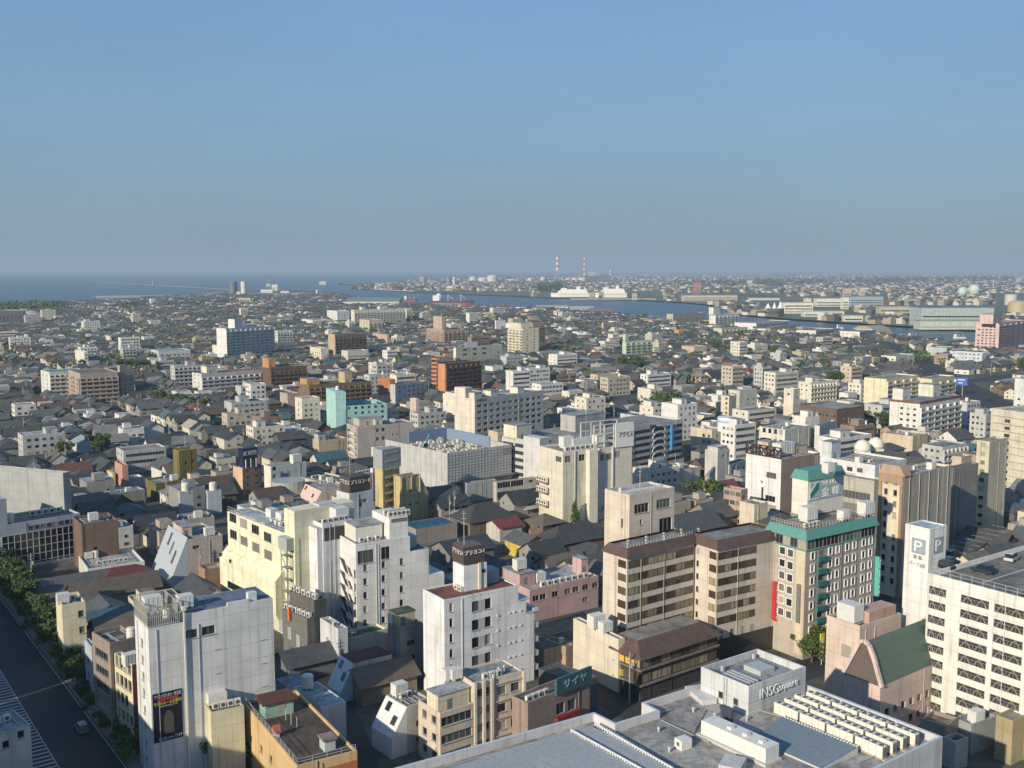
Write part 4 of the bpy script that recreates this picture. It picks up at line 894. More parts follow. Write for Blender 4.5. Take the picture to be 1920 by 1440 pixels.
# ---- silver roofed complex at the bottom
SIL = (.50, .52, .53)
nz = 21.0
poly = [at(u, v, nz) for u, v in ((600, 1478), (840, 1412), (1114, 1335), (1154, 1355), (1230, 1332), (1203, 1317), (1308, 1284), (1420, 1249), (1511, 1282.5), (1768, 1381), (1630, 1447), (1500, 1512), (1200, 1660), (760, 1800))]
ang = math.atan2((poly[2] - poly[1]).y, (poly[2] - poly[1]).x)
ns = thing('retail_complex', 'wide silver roofed complex filled with rows of air conditioners', 'building', (poly[9].x, poly[9].y, 0), 0)
class Fake: pass
loc2 = [Vector((p.x - poly[9].x, p.y - poly[9].y)) for p in poly]
def inset(pl, d):
    n = len(pl); out = []
    ar = sum(pl[i].x * pl[(i + 1) % n].y - pl[(i + 1) % n].x * pl[i].y for i in range(n)); sg = 1 if ar > 0 else -1
    for i in range(n):
        a, b_, c = pl[i - 1], pl[i], pl[(i + 1) % n]; e1 = (b_ - a).normalized(); e2 = (c - b_).normalized()
        n1 = Vector((-e1.y, e1.x)) * sg; n2 = Vector((-e2.y, e2.x)) * sg; m_ = (n1 + n2); m_ = m_ / max(.35, m_.dot(n1)); out.append(b_ + m_ * d)
    return out
k = MB(); n = len(loc2); ins = inset(loc2, .45)
for i in range(n):
    a, c = loc2[i], loc2[(i + 1) % n]; ia, ic = ins[i], ins[(i + 1) % n]
    k.quad([(*a, 0), (*c, 0), (*c, nz), (*a, nz)], 0); k.quad([(*a, nz), (*c, nz), (*ic, nz), (*ia, nz)], 1); k.quad([(*ia, nz - 1.3), (*ic, nz - 1.3), (*ic, nz), (*ia, nz)], 0)
k.build('wall', [mat('wall', (.56, .56, .57)), mat('metal', (.50, .56, .60), .4)], ns)
k = MB(); k.quad([(*p, nz - 1.3) for p in ins]); k.build('roof', mat('flat_roof', (.38, .37, .35)), ns)
fp = Fake(); fp.o = Vector((poly[9].x, poly[9].y, 0)); fp.short = 'silver roofed complex'; fp.poly = poly; fp.H = nz; fp.h = nz; fp.dist = 140; fp.N = (1300, 1380); NSG = fp
# box from photograph points with known top and base heights: near corner, right corner, left corner
def pxbox(name, N, R, L, ztop, zbase, m, parent_loc, parent, open_top=False):
    p = at(*N, ztop); q = at(*R, ztop) - p; a = math.atan2(q.y, q.x); ax = Vector((math.cos(a), math.sin(a), 0)); by = Vector((-ax.y, ax.x, 0))
    wa = q.length; wb = (at(*L, ztop) - p).dot(by)
    k = MB(); k.box(0, wa, 0, wb, zbase, ztop, bottom=False)
    o = k.build(name, m, parent); o.location = (p.x - parent_loc.x, p.y - parent_loc.y, 0); o.rotation_euler = (0, 0, a); return o, wa, wb, p, a
rb = Bld('rooftop_hall', 'silver rooftop hall with raised lettering', 'silver box hall with raised lettering standing on the big silver roof', 'building', (1404.5, 1287.5), (1511, 1250), (1314.5, 1250), 24.6, (.55, .57, .58), roof=(.30, .33, .36), para=1.2, z0=19.75, foot=False)
k = MB()
for i in range(7):
    k.bar((0.02, -.03, .6 * i + .3), (rb.wa, -.03, .6 * i + .3), .04)
k.build('cladding_joint', mat('metal', (.42, .44, .45), .5), rb.t)
s0, z0_ = rb.on_face('R', 1423, 1300); s1, _ = rb.on_face('R', 1459, 1286); s2, _ = rb.on_face('R', 1494, 1274)
LM = paint((.78, .78, .78))
lettering(rb.t, 'INSG', 'R', s0, s1, rb.H * .45, rb.H * .80, LM, .2); lettering(rb.t, 'square', 'R', s1 + .15, s2, rb.H * .42, rb.H * .68, LM, .2)
k = MB()
for i in range(4): k.box(rb.wa * .12 + i * .9, rb.wa * .12 + i * .9 + .4, rb.wb * .2, rb.wb * .75, rb.rz + .02, rb.rz + .5)
k.build('skylight_fin', mat('metal', (.35, .37, .4), .4), rb.t)
o = rb.part('duct_hood', rb.wa * .5, rb.wa * .75, rb.wb * .35, rb.wb * .7, rb.rz + .02, rb.rz + .9, mat('metal', (.42, .44, .46), .4))
for q in ((.25, .9), (.85, .95)): rb.part('roof_vent', rb.wa * q[0], rb.wa * q[0] + .5, rb.wb * q[1] - .6, rb.wb * q[1] - .1, rb.rz, rb.rz + .9, mat('metal', (.4, .42, .44), .4))
for u, v in ((1352, 1302), (1380, 1315)):
    s, z = rb.on_face('L', u, v); put_window(rb.t, 'L', s - .5, s + .5, z - .6, z + .5, -.03, True)
k = MB(); s, z = rb.on_face('L', 1361, 1300)
for i in range(9): k.bar((-.25, s - .3, .5 + i * .45), (-.25, s + .3, .5 + i * .45), .06)
k.bar((-.25, s - .3, .2), (-.25, s - .3, 4.8), .07); k.bar((-.25, s + .3, .2), (-.25, s + .3, 4.8), .07); k.build('ladder', mat('metal', (.4, .42, .43), .4), rb.t)
# small raised parapet boxes left of the hall
pb, *_ = pxbox('parapet_return', (1345, 1310), (1312, 1283), (1300, 1300), 20.6, 19.75, mat('wall', (.56, .56, .57)), fp.o, ns)
# air conditioner blocks: four rows running towards the viewer
S = at(1451, 1318, 21.6); E = at(1659, 1405, 21.6); D4 = (at(1507.5, 1297, 21.6) - S) / 3.0
along = (E - S); aa = math.atan2(along.y, along.x); Lr = along.length
k = MB(); bl = Lr / 4.0 - .35; dp = 1.05
k.box(0, bl, 0, dp, .15, 1.9); f = MB(); nf = 4
for i in range(nf): f.lathe([(.36, 1.9), (.36, 1.96)], (i + .5) * bl / nf, dp / 2, 10)
f2 = MB()
for i in range(nf): f2.box(i * bl / nf + .03, i * bl / nf + .06, -.02, -.005, .2, 1.85)
f2.box(bl + .005, bl + .02, .1, dp - .1, .25, 1.7)
acm = k.mesh('condenser_block', [mat('paint', (.68, .67, .58), .5)]); fm = f.mesh('fan', [mat('metal', (.10, .10, .10), .5)]); gm = f2.mesh('panel_joint', [mat('metal', (.22, .17, .16), .5)])
base = MB(); base.box(0, Lr, .1, dp - .1, 0, .14); basem = base.mesh('row_plinth', [paint((.5, .46, .38))])
rown = ['nearest', 'second', 'third', 'farthest']
for r in range(4):
    for c in range(4):
        p = S + D4 * r + along * (c / 4.0) * 1.0
        if r == 3: p = p + along * .02
        o = link('condenser_block', acm); o.location = (p.x, p.y, nz - 1.28 + .14); o.rotation_euler = (0, 0, aa)
        link('fan', fm, o); link('panel_joint', gm, o)
        tag(o, f'cream condenser block, {["first", "second", "third", "last"][c]} from the lettered hall in the {["front", "second", "third", "back"][r]} row', 'air conditioner', 'condenser blocks on the silver roof')
    o = link('row_plinth', basem); p = S + D4 * r; o.location = (p.x, p.y, nz - 1.29); o.rotation_euler = (0, 0, aa); o.parent = ns; o.location = (p.x - fp.o.x, p.y - fp.o.y, nz - 1.29)
# long white plant cabinet, glazed slope, pipes, ribbed metal field
p0 = at(1315, 1350, 22.2); p1 = at(1436, 1404, 22.2); p2 = at(1459, 1392, 22.2)
v1 = p1 - p0; a1 = math.atan2(v1.y, v1.x); wd = abs((p2 - p1).dot(Vector((-math.sin(a1), math.cos(a1), 0))))
cb = thing('plant_cabinet', 'long white plant cabinet lying on the silver roof before the glazed slope', 'plant cabinet', (p0.x, p0.y, nz - 1.29), a1)
k = MB(); k.box(0, v1.length, 0, wd, .35, 2.45); k.build('casing', mat('paint', (.68, .68, .63), .5), cb)
k = MB(); k.box(-.5, v1.length + .5, -.6, wd + .2, 0, .34); k.build('plinth', mat('concrete', (.5, .48, .43)), cb)
k = MB()
for i in range(12): k.box((i + 1) * v1.length / 13 - .03, (i + 1) * v1.length / 13 + .03, -.02, -.005, .4, 2.4)
k.build('panel_joint', paint((.5, .5, .46)), cb)
for i in range(3): k = MB(); x = v1.length * (.35 + .24 * i); k.box(x, x + .8, wd * .3, wd * .6, 2.45, 2.8); k.build('top_vent', paint((.66, .66, .62)), cb)
for i in range(3):
    p = at(1356 + 7 * i, 1336 + 3 * i, 21); k = MB(); k.lathe([(.42, 0), (.42, 1.9), (.6, 1.95), (.6, 2.4), (.3, 2.5)], n=12); o = k.build('exhaust_cowl', mat('metal', (.06, .06, .09), .4)); o.location = (p.x, p.y, nz - 1.29)
    tag(o, 'dark round exhaust cowl standing at the end of the white plant cabinet', 'exhaust cowl', 'exhaust cowls by the white plant cabinet')
q = [at(1464, 1342, 20.9), at(1609, 1401, 20.9), at(1540, 1441, 20.0), at(1412, 1385, 20.0)]
gl = thing('glazed_roof_slope', 'sloping ribbed glass roof panel between the plant cabinet and condensers', 'skylight', (q[3].x, q[3].y, nz - 1.29))
qq = [p - Vector((q[3].x, q[3].y, nz - 1.29)) for p in q]; qb = [Vector((p.x, p.y, 0)) for p in qq]
k = MB(); k.quad(qq); k.build('glazing', mat('metal', (.16, .21, .25), .3), gl)
k = MB()
for i in range(4): k.quad([qb[i], qb[(i + 1) % 4], qq[(i + 1) % 4] - Vector((0, 0, .02)), qq[i] - Vector((0, 0, .02))])
k.build('curb', paint((.5, .52, .52)), gl)
k = MB()
for i in range(1, 26):
    t = i / 26; k.bar(qq[0].lerp(qq[1], t) + Vector((0, 0, .04)), qq[3].lerp(qq[2], t) + Vector((0, 0, .04)), .09)
k.build('glazing_bar', mat('metal', (.26, .31, .35), .35), gl)
k = MB()
for i in range(26): c = qq[0].lerp(qq[1], (i + .5) / 26); k.box(c.x - .12, c.x + .12, c.y - .12, c.y + .12, c.z, c.z + .15)
k.build('ridge_clip', paint((.7, .7, .66)), gl)
r0 = [at(u, v, 20.2) for u, v in ((905, 1419), (1108, 1362), (1150, 1378), (1290, 1452), (1180, 1500), (880, 1520), (700, 1500))]
k = MB(); base_ = fp.o
k.quad([p - base_ for p in r0]); k.build('metal_roof_field', mat('metal', (.40, .44, .47), .4), ns)
e0, e1 = r0[0], r0[1]; dv = (at(1275, 1450, 20.2) - r0[1])
k = MB(); dn = dv.normalized()
for i in range(46):
    a = e0 + dn * (i * .62) + (e0 - e1).normalized() * 14; c = e1 + dn * (i * .62)
    k.bar(a - base_ + Vector((0, 0, .05)), c - base_ + Vector((0, 0, .05)), .16)
k.build('roof_rib', mat('metal', (.30, .34, .38), .4), ns)
k = MB()
for u0, v0, u1, v1_ in ((1071, 1368, 1205, 1442), (1116, 1356, 1262, 1440)):
    a, c = at(u0, v0, 20.6), at(u1, v1_, 20.6); k.bar(a - base_, c - base_, .18)
    for i in range(30): p = a.lerp(c, i / 30) - base_; k.box(p.x - .1, p.x + .1, p.y - .1, p.y + .1, p.z - .4, p.z + .12)
k.build('snow_rail', paint((.62, .64, .64)), ns)
pb2, *_ = pxbox('raised_curb', (1360, 1412), (1400, 1420), (1320, 1428), 21.2, 19.7, mat('wall', (.56, .56, .57)), fp.o, ns)
k = MB()
for (u0, v0, u1, v1_) in ((1240, 1350, 1330, 1392), (1300, 1372, 1322, 1330), (1420, 1330, 1470, 1345), (1205, 1345, 1260, 1330), (1610, 1430, 1720, 1385)):
    a, c = at(u0, v0, nz - 1.0), at(u1, v1_, nz - 1.0); k.bar(a - fp.o, c - fp.o, .14)
k.build('conduit', paint((.34, .34, .33)), ns)
for u, v in ((1235, 1372), (1300, 1335), (1340, 1345), (1400, 1352), (1255, 1410), (1690, 1400), (1720, 1392), (1655, 1420)):
    p = at(u, v, nz - 1.29); k = MB(); k.lathe([(.16, 0), (.16, .5), (.26, .55), (.26, .75), (.08, .8)], n=10); o = k.build('roof_vent', paint((.48, .49, .5))); o.location = p; tag(o, 'small round vent pipe on the silver roof', 'vent', 'vent pipes on the silver roof')
p = at(1281, 1391, 20.6); hb = thing('roof_hatch', 'small white hatch box with a square vent on the silver roof', 'roof hatch', (p.x, p.y, nz - 1.29), ang)
k = MB(); k.box(-1, 1, -.8, .8, 0, 1.5); k.build('casing', paint((.66, .66, .63)), hb); k = MB(); k.box(-1.03, -1.0, -.3, .3, .5, 1.1); k.build('vent_grille', paint((.12, .12, .12)), hb)

# ---- parking building with the P tower
pc = (.70, .70, .66)
ph = hgt(1740, 1325, 1061.5)
b = Bld('parking_garage', 'white parking garage', 'white open sided parking garage with cars on its roof deck', 'parking garage', (2075, 1162), 52.0, (1740, 1061.5), ph, pc, roof=(.22, .21, .19), para=1.0)
PK = b; fl = 2.95; nfl = int((b.H - 1.2) / fl)
bays = 5
for j in range(nfl):
    z = b.H - 2.1 - fl * (j + 1) + 1.0
    for i in range(bays):
        y1 = b.wb * (1 - i / bays) - .5; y0 = b.wb * (1 - (i + 1) / bays) + .7
        if i == 0: y0 += b.wb * .06
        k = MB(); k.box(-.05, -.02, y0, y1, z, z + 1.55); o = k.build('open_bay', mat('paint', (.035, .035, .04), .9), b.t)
        k = MB(); n = 2
        for m_ in range(n):
            ya = y0 + (y1 - y0) * (m_ + .1) / n; yb = y0 + (y1 - y0) * (m_ + .9) / n; ym = (ya + yb) / 2
            k.bar((-.1, ya, z + .05), (-.1, ym, z + 1.5), .14); k.bar((-.1, ym, z + 1.5), (-.1, yb, z + .05), .14)
        for m_ in range(9): yy = y0 + (y1 - y0) * m_ / 8; k.bar((-.08, yy, z), (-.08, yy, z + 1.0), .06)
        k.bar((-.08, y0, z + 1.0), (-.08, y1, z + 1.0), .06)
        k.build('brace', mat('metal', (.27, .26, .22), .5), o)
for i in range(1, bays): b.part('column', -.14, -.02, b.wb * i / bays - .45, b.wb * i / bays + .45, 0, b.H - 1.3, b.wall)
k = MB()
for i in range(9):
    for m_ in range(2):
        p = at(1800 + 12 * i, 1044 - 6.5 * i, ph - .98) ; q_ = p - b.o; x_, y_ = q_.dot(b.ax), q_.dot(b.by)
    k.box(x_, x_ + .15, y_, y_ + 5, b.rz + .004, b.rz + .012)
k.bar((6, b.wb - 8.2, b.rz + .01), (46, b.wb - 8.2, b.rz + .01), .16); k.build('bay_marking', paint((.6, .6, .56)), b.t)
for i in range(0): pass
b.rail(1.4, .2, 'L', 2.2)
tt = Bld('parking_tower', 'white parking sign tower', 'white sign tower with grey P emblems at the corner of the parking garage', 'parking tower', (1743.8, 992), (1775.5, 984.3), (1697.9, 976.5), 1326, (.72, .72, .70), roof=(.42, .50, .56), para=.2)
PT = tt
def psign(face, W0, W1_, zc, hh):
    a = MB(); 
    if face == 'L': a.box(-.12, -.02, W0, W1_, zc - hh, zc + hh)
    else: a.box(W0, W1_, -.12, -.02, zc - hh, zc + hh)
    o = a.build('emblem', paint((.28, .32, .38)), tt.t)
    m_ = (W1_ - W0) * .22
    lettering(tt.t, 'P', face, W0 + m_, W1_ - m_, zc - hh * .68, zc + hh * .68, paint((.76, .76, .76)), .16, 'letter')
psign('L', tt.wb * .14, tt.wb * .70, tt.on_face('L', 1718, 1023)[1], tt.wb * .28)
psign('R', tt.wa * .22, tt.wa * .78, tt.on_face('R', 1758, 1022)[1], tt.wa * .28 if tt.wa * .28 < 3 else 2.6)
zz = tt.on_face('L', 1718, 1044)[1]
lettering(tt.t, '東 堀', 'L', tt.wb * .28, tt.wb * .62, zz - .45, zz + .45, paint((.16, .17, .2)), .06)
lettering(tt.t, 'パーク600', 'L', tt.wb * .12, tt.wb * .78, zz - 2.0, zz - 1.0, paint((.22, .23, .26)), .06)
# ---- pink building with the green curved roof
pk = (.58, .45, .40)
b = Bld('shop_building', 'pink building with the green roof', 'pink building under a steep rounded green roof with a glazed gable', 'building', (1651, 1288), (1767, 1238), (1582.5, 1266), 11.5, pk, roof=(.2, .2, .2), para=0.0, fR=(G(7, 2, 1.5, 1.6, .05, .95, 1.6, 3.4),))
PB = b
zr = hgt(1612, 1400, 1206) ; rh = 7.6
prof = [(0, b.H), (b.wb * .22, b.H + rh * .62), (b.wb * .36, b.H + rh * .93), (b.wb * .48, b.H + rh), (b.wb * .58, b.H + rh * .95), (b.wb, b.H)]
k = MB(); k.prism(prof, 'x', .35, b.wa - .2); k.build('curved_roof', mat('metal', (.075, .125, .10), .5), b.t)
k = MB()
outer = [(y + (y - b.wb / 2) * .06, z + .35 * (z > b.H)) for y, z in prof]
for i in range(len(prof) - 1):
    (ya, za), (yb, zb_) = outer[i], outer[i + 1]; k.bar((.05, ya, za), (.05, yb, zb_), .7); k.bar((b.wa - .1, ya, za), (b.wa - .1, yb, zb_), .4)
k.build('roof_edge', mat('wall', (.62, .50, .46)), b.t)
k = MB(); k.quad([(.3, *prof[0]), (.3, *prof[1]), (.3, *prof[2]), (.3, *prof[3]), (.3, *prof[4]), (.3, *prof[5])]); k.build('gable_glazing', mat('metal', (.14, .11, .10), .35), b.t)
b2 = Bld('shop_building', 'plain pink block', 'plain pale pink block with a dark square window and a white rooftop tank', 'building', (1613, 1174), (1690, 1150), (1550.5, 1154.4), 1352, (.60, .49, .42), roof=(.14, .07, .06), para=.5, fL=(PX([(1587, 1220)], 2.4, 2.4),))
put_cube(b2, 1.6, b2.wb * .45, 1.9, 1.57)
b2.part('penthouse', b2.wa * .25, b2.wa * .9, .4, b2.wb * .5, b2.H - .5, b2.H + 2, mat('wall', (.46, .32, .27)))
# ================================================================== middle distance, hand placed
def ribs(b, face, n, m):
    for i in range(n):
        f = (i + .5) / n
        if face == 'R': b.part('rib', b.wa * f - .3, b.wa * f + .3, -.35, -.02, 0, b.H, m)
b = Bld('department_store', 'tall cream store block', 'tall cream windowless store block with vertical pipes and a white rooftop sign', 'building', (1056, 847.5), (1185, 833), (1011, 831), 986, (.64, .60, .51), roof=(.35, .34, .31), para=.5,
        fR=(PX([(1065, 861), (1091, 858), (1127, 858), (1142, 856), (1159, 852)], 2.6, 2.4),), fL=(PX([(1047, 861)], 3.6, 2.0),))
AK = b
for f in (.15, .50, .70): b.part('downpipe', b.wa * f, b.wa * f + .5, -.4, -.02, 0, b.H, paint((.62, .62, .6)))
b.part('projecting_bay', b.wa * .325, b.wa * .445, -2.2, -.02, 0, b.H - .1, mat('wall', (.70, .66, .55)))
for z in (.2, .38, .52): b.part('service_ledge', -2.0, -.02, b.wb * .55, b.wb * .97, b.H * z, b.H * z + .4, paint((.3, .2, .15)))
for z in (.2, .38, .52):
    for i in range(4): put_ac(b, -1.2, b.wb * (.6 + .1 * i), -1.57, 1.5, b.H * z + .41)
b.part('roof_duct', b.wa * .3, b.wa * .7, b.wb * .45, b.wb * .62, b.rz + .5, b.rz + 3.4, mat('metal', (.50, .53, .54), .5))
for i in range(12): put_ac(b, 3 + i * 2.2, b.wb * .15, 0, 1.5)
put_cube(b, b.wa * .25, b.wb * .6, 2); put_cube(b, b.wa * .6, b.wb * .2, 2.2)
sg = b.part('sign_panel', b.wa * .74, b.wa * 1.01, -.5, -.1, b.H - .5, b.H + 8.4, paint((.66, .67, .63)))
lettering(sg, 'アクモス', 'R', b.wa * .79, b.wa * .99, b.H + 3.1, b.H + 5.2, paint((.22, .06, .08)), .6)
k = MB()
for x in (.45, .6, .74, .99):
    for y in (.02, .55): k.bar((b.wa * x, b.wb * y + .3, b.rz), (b.wa * x, b.wb * y + .3, b.H + 8.2), .35)
for y in (.02, .55):
    for z in (2, 5, 8.2): k.bar((b.wa * .45, b.wb * y + .3, b.H + z), (b.wa * .99, b.wb * y + .3, b.H + z), .3)
k.build('sign_frame', paint((.6, .58, .5)), b.t); put_mast(b, b.wa * .5, b.wb * .5, 24)
# grey parking garage behind it
gc = (.50, .50, .50)
b = Bld('parking_garage', 'grey parking garage', 'grey multi storey parking garage with arched braces behind the cream store', 'parking garage', (1012, 829), (1280, 785), (941, 803), 925, gc, roof=(.30, .29, .28), para=.9)
for j in range(6):
    z = b.H - 3.6 - 3.0 * j
    if z < .5: break
    for i in range(8):
        x0, x1 = b.wa * i / 8 + .4, b.wa * (i + 1) / 8 - .4
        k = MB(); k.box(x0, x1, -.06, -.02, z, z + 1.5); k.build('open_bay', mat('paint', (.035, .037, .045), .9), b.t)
        if i % 2 == 0:
            k = MB()
            for s in range(8):
                a0, a1 = math.pi * s / 8, math.pi * (s + 1) / 8; xm, r = (x0 + x1) / 2, (x1 - x0) * .42
                k.bar((xm - r * math.cos(a0), -.2, z - .3 + 2.6 * math.sin(a0)), (xm - r * math.cos(a1), -.2, z - .3 + 2.6 * math.sin(a1)), .4)
            k.build('arched_brace', paint((.55, .56, .57)), b.t)
    for i in range(3):
        y0, y1 = b.wb * i / 3 + .5, b.wb * (i + 1) / 3 - .5
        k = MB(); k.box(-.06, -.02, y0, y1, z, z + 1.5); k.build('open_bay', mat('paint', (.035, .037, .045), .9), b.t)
b.part('lift_tower', -.3, 5.0, -.3, 9, 0, b.H + 1.5, mat('wall', (.56, .57, .57))); b.part('blue_sign', .9, 2.2, -.5, -.31, b.H * .45, b.H * .8, paint((.02, .10, .22)))
b.pent(.35, .55, .5, .9, 7, (.40, .40, .40), 'stair_tower'); b.pent(.0, .09, .6, .95, 6, (.66, .62, .50), 'lift_house')
b.part('blue_sign', b.wa * .90, b.wa * .915, -1.2, -.03, b.H * .35, b.H * .9, paint((.05, .22, .45)))
PG = b
# scaffolded demolition site
sc_ = (.46, .47, .46)
b = Bld('demolition_site', 'scaffold screened demolition site', 'grey sheeted demolition site with rubble and a teal digger inside its screens', 'demolition site', (839, 850), (959, 841), (722, 838), 938, sc_, roof=(.42, .40, .36), para=3.0, near=False, ang=rad(40))
DM = b
k = MB()
for i in range(16): k.bar((0.02, -.1, b.H * i / 16), (b.wa, -.1, b.H * i / 16), .09)
for i in range(12): k.bar((-.1, b.wb * i / 12, 0), (-.1, b.wb * i / 12, b.H), .06)
for i in range(20): k.bar((b.wa * i / 20, -.12, 0), (b.wa * i / 20, -.12, b.H), .05)
k.build('scaffold_pole', paint((.43, .44, .43)), b.t)
b.part('safety_deck', .5, b.wa, -2.6, -.15, b.H * .36, b.H * .36 + .4, paint((.18, .19, .19)))
b.part('blue_sheet', b.wa * .35, b.wa - .3, b.wb - .9, b.wb - .4, b.rz, b.H + 2.0, paint((.16, .22, .33))); b.part('blue_sheet', b.wa - .9, b.wa - .4, b.wb * .3, b.wb - .92, b.rz, b.H + 1.7, paint((.18, .25, .36)))
r_ = random.Random(3)
k = MB()
for i in range(160):
    x, y = r_.uniform(1.5, b.wa - 2), r_.uniform(1.5, b.wb - 2); s = r_.uniform(.3, 1.3); k.box(x, x + s, y, y + s * 1.3, b.rz - .1, b.rz + s * r_.uniform(.5, 1.6))
o = k.build('rubble', mat('concrete', (.50, .47, .40)), b.t); o['kind'] = 'stuff'
lettering(b.t, 'CROSS', 'R', b.wa * .84, b.wa * .97, b.H * .80, b.H * .95, paint((.3, .3, .3)), .2)
ex = thing('excavator', 'teal excavator with a raised arm working on the rubble of the demolition site', 'excavator', b.W(b.wa * .12, b.wb * .5, b.rz), b.a)
TQ = paint((.04, .30, .30)); k = MB(); k.box(-1.6, 1.6, -1.3, -.7, 0, .8); k.box(-1.6, 1.6, .7, 1.3, 0, .8); k.build('track', paint((.05, .05, .05)), ex)
k = MB(); k.box(-1.7, 1.4, -1.3, 1.3, .85, 2.2); k.build('engine_body', TQ, ex); k = MB(); k.box(.2, 1.5, -1.2, -.1, 2.2, 3.6); k.build('cab', glass_mat(), ex)
k = MB(); k.bar((1.2, .4, 2), (3.6, .4, 6.8), .6); k.bar((3.6, .4, 6.8), (6.2, .4, 5.2), .45); k.build('arm', TQ, ex); k = MB(); k.box(5.9, 6.8, -.2, 1.0, 4.0, 5.1); k.build('bucket', paint((.1, .1, .1)), ex)
# yellow tower apartments
yl = (.50, .42, .22)
b = Bld('apartment_tower', 'ochre tower with the grey cap', 'ochre yellow tower with a grey box cap and horizontal bands', 'building', (717.5, 877), (749, 871.5), (703, 872), 980, yl, roof=(.2, .2, .2), para=.3, near=True)
b.part('grey_cap', -.5, b.wa + .3, -.5, b.wb + .3, b.H - .4, b.H + 6.5, mat('metal', (.30, .32, .35), .6))
k = MB()
for i in range(9): k.box(.8, b.wa - .8, -.6, -.02, 1.5 + i * 2.9, 2.3 + i * 2.9)
k.build('sloping_band', mat('wall', (.52, .45, .26)), b.t); b.part('corner_strip', -.5, .2, -.5, -.02, 0, b.H - .5, mat('wall', (.60, .50, .24)))
b = Bld('apartment_tower', 'ochre wing with the sloping shoulder', 'ochre yellow wing with a cut shoulder leaning on the grey capped tower', 'building', (750.5, 894), (786, 888), (738, 889), 982, yl, roof=(.22, .22, .22), para=.4, near=True, fR=(G(2, 3, 1.6, .7, .4, 1.0, 6, 5),))
k = MB(); k.prism([(b.wa + .01, 0), (b.wa + 4.2, 0), (b.wa + 4.2, b.H * .55), (b.wa + .01, b.H)], 'y', .02, b.wb); k.build('sloping_shoulder', b.wall, b.t)
for f in (.02, .55, 1.0): b.part('pilaster', b.wa * f, b.wa * f + .4, -.3, -.02, 0, b.H - .3, mat('wall', (.58, .50, .30)))
# second brown sign tower
b = Bld('office_block', 'pale block with the second brown sign', 'pale grey block carrying the farther brown sign box with white characters', 'building', (655, 926), (700, 918), (631, 926 - 9), 1020, (.60, .61, .62), roof=(.3, .3, .3), para=.3, near=True, fR=(PX([(676.5, 943)], 1.4, 2.6), PX([(683, 939)], 2.6, 1.2)))
sgn = b.part('sign_box', b.wa * .08, b.wa * .92, b.wb * .1, b.wb * .9, b.H + .3, b.H + 5.2, mat('metal', (.075, .055, .055), .6))
lettering(sgn, 'プラヨコ・II', 'R', b.wa * .12, b.wa * .9, b.H + 2.7, b.H + 4.2, paint((.74, .73, .66)), -b.wb * .1 + .12)
lettering(sgn, 'プラヨコ', 'L', b.wb * .15, b.wb * .85, b.H + 2.7, b.H + 4.2, paint((.74, .73, .66)), -b.wa * .08 + .12)
put_mast(b, b.wa * .3, b.wb * .5, 6, b.H + 5.2)
# bathroom-tile blue hotel
b = Bld('hotel', 'brown hotel with the navy sign', 'slim brown hotel with an orange tan side below a navy rooftop sign box', 'building', (455, 877), (490, 871.5), (437.5, 869.5), 932, (.20, .15, .13), roof=(.2, .2, .2), para=.4, near=True, fR=(G(2, 6, 2.0, 1.2, .1, .95, 1.2, 2.9),), fL=(G(2, 6, .9, 1.7, .1, .95, 1.2, 2.9),))
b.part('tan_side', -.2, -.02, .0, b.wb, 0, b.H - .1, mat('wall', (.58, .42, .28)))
sg = b.part('sign_box', .1, b.wa * .82, -.1, b.wb * .45, b.H + 3.2, b.H + 7.6, mat('metal', (.012, .022, .045), .4))
k = MB(); k.box(.4, b.wa * .8, .2, b.wb * .4, b.H + .02, b.H + 3.2); k.build('sign_base', mat('metal', (.02, .03, .05), .4), sg)
lettering(sg, '&C HOTEL', 'R', b.wa * .06, b.wa * .78, b.H + 4.7, b.H + 6.4, paint((.7, .72, .72)), .2)
for f in (.15, .42, .7): b.part('sign_strut', b.wa * f, b.wa * f + .35, -.25, .1, b.H - .3, b.H + 3.2, paint((.6, .62, .62)))
b = Bld('shop_building', 'pale building with the blue word sign', 'pale grey building with a white end and a small blue word sign', 'building', (509, 875), (574, 866), (496, 871.5), 932, (.52, .53, .53), roof=(.3, .3, .3), para=.6, near=True, fR=(G(1, 5, 1.8, 1.6, .01, .16, 1.5, 3.0),))
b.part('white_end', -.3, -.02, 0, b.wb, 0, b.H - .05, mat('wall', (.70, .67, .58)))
lettering(b.t, 'feel', 'R', b.wa * .24, b.wa * .46, b.H - 5.0, b.H - 2.4, paint((.03, .07, .22)), .15); put_cube(b, b.wa * .8, b.wb * .5, 1.8)
k = MB(); k.lathe([(6.5, 0), (6.5, 5)], n=24); o = k.build('round_glass_hall', mat('metal', (.34, .38, .34), .3)); p = at(540, 905, 8); o.location = (p.x, p.y, 4); tag(o, 'round drum shaped hall of pale glass blocks in front of the blue word sign', 'hall')
# ---- rows: name, short, label, N, R, L, base v or height, colour, right face, left face, roof colour, extras
def face_angle(N, L, h): d = at(*L, h) - at(*N, h); return math.atan2(d.y, d.x) - math.pi / 2
def row(name, short, label, N, R, L, vb, col, fR=(), fL=(), roof=(.30, .30, .30), cl=0, tank=False, pent=None, cat='building', para=.7, near=None, ang=None):
    b = Bld(name, short, label, cat, N, R, L, vb, col, fR, fL, roof, para, near=near, ang=ang)
    if pent:
        for q in (pent if isinstance(pent[0], tuple) else (pent,)): b.pent(*q)
    if cl or tank: clutter(b, cl, 0, tank, 1 if cl else 0)
    elif near and b.wa > 7 and b.wb > 6: clutter(b, 2, 0, False, 1)
    return b
AB = 'apartment_block'; OB = 'office_block'; SB = 'shop_building'
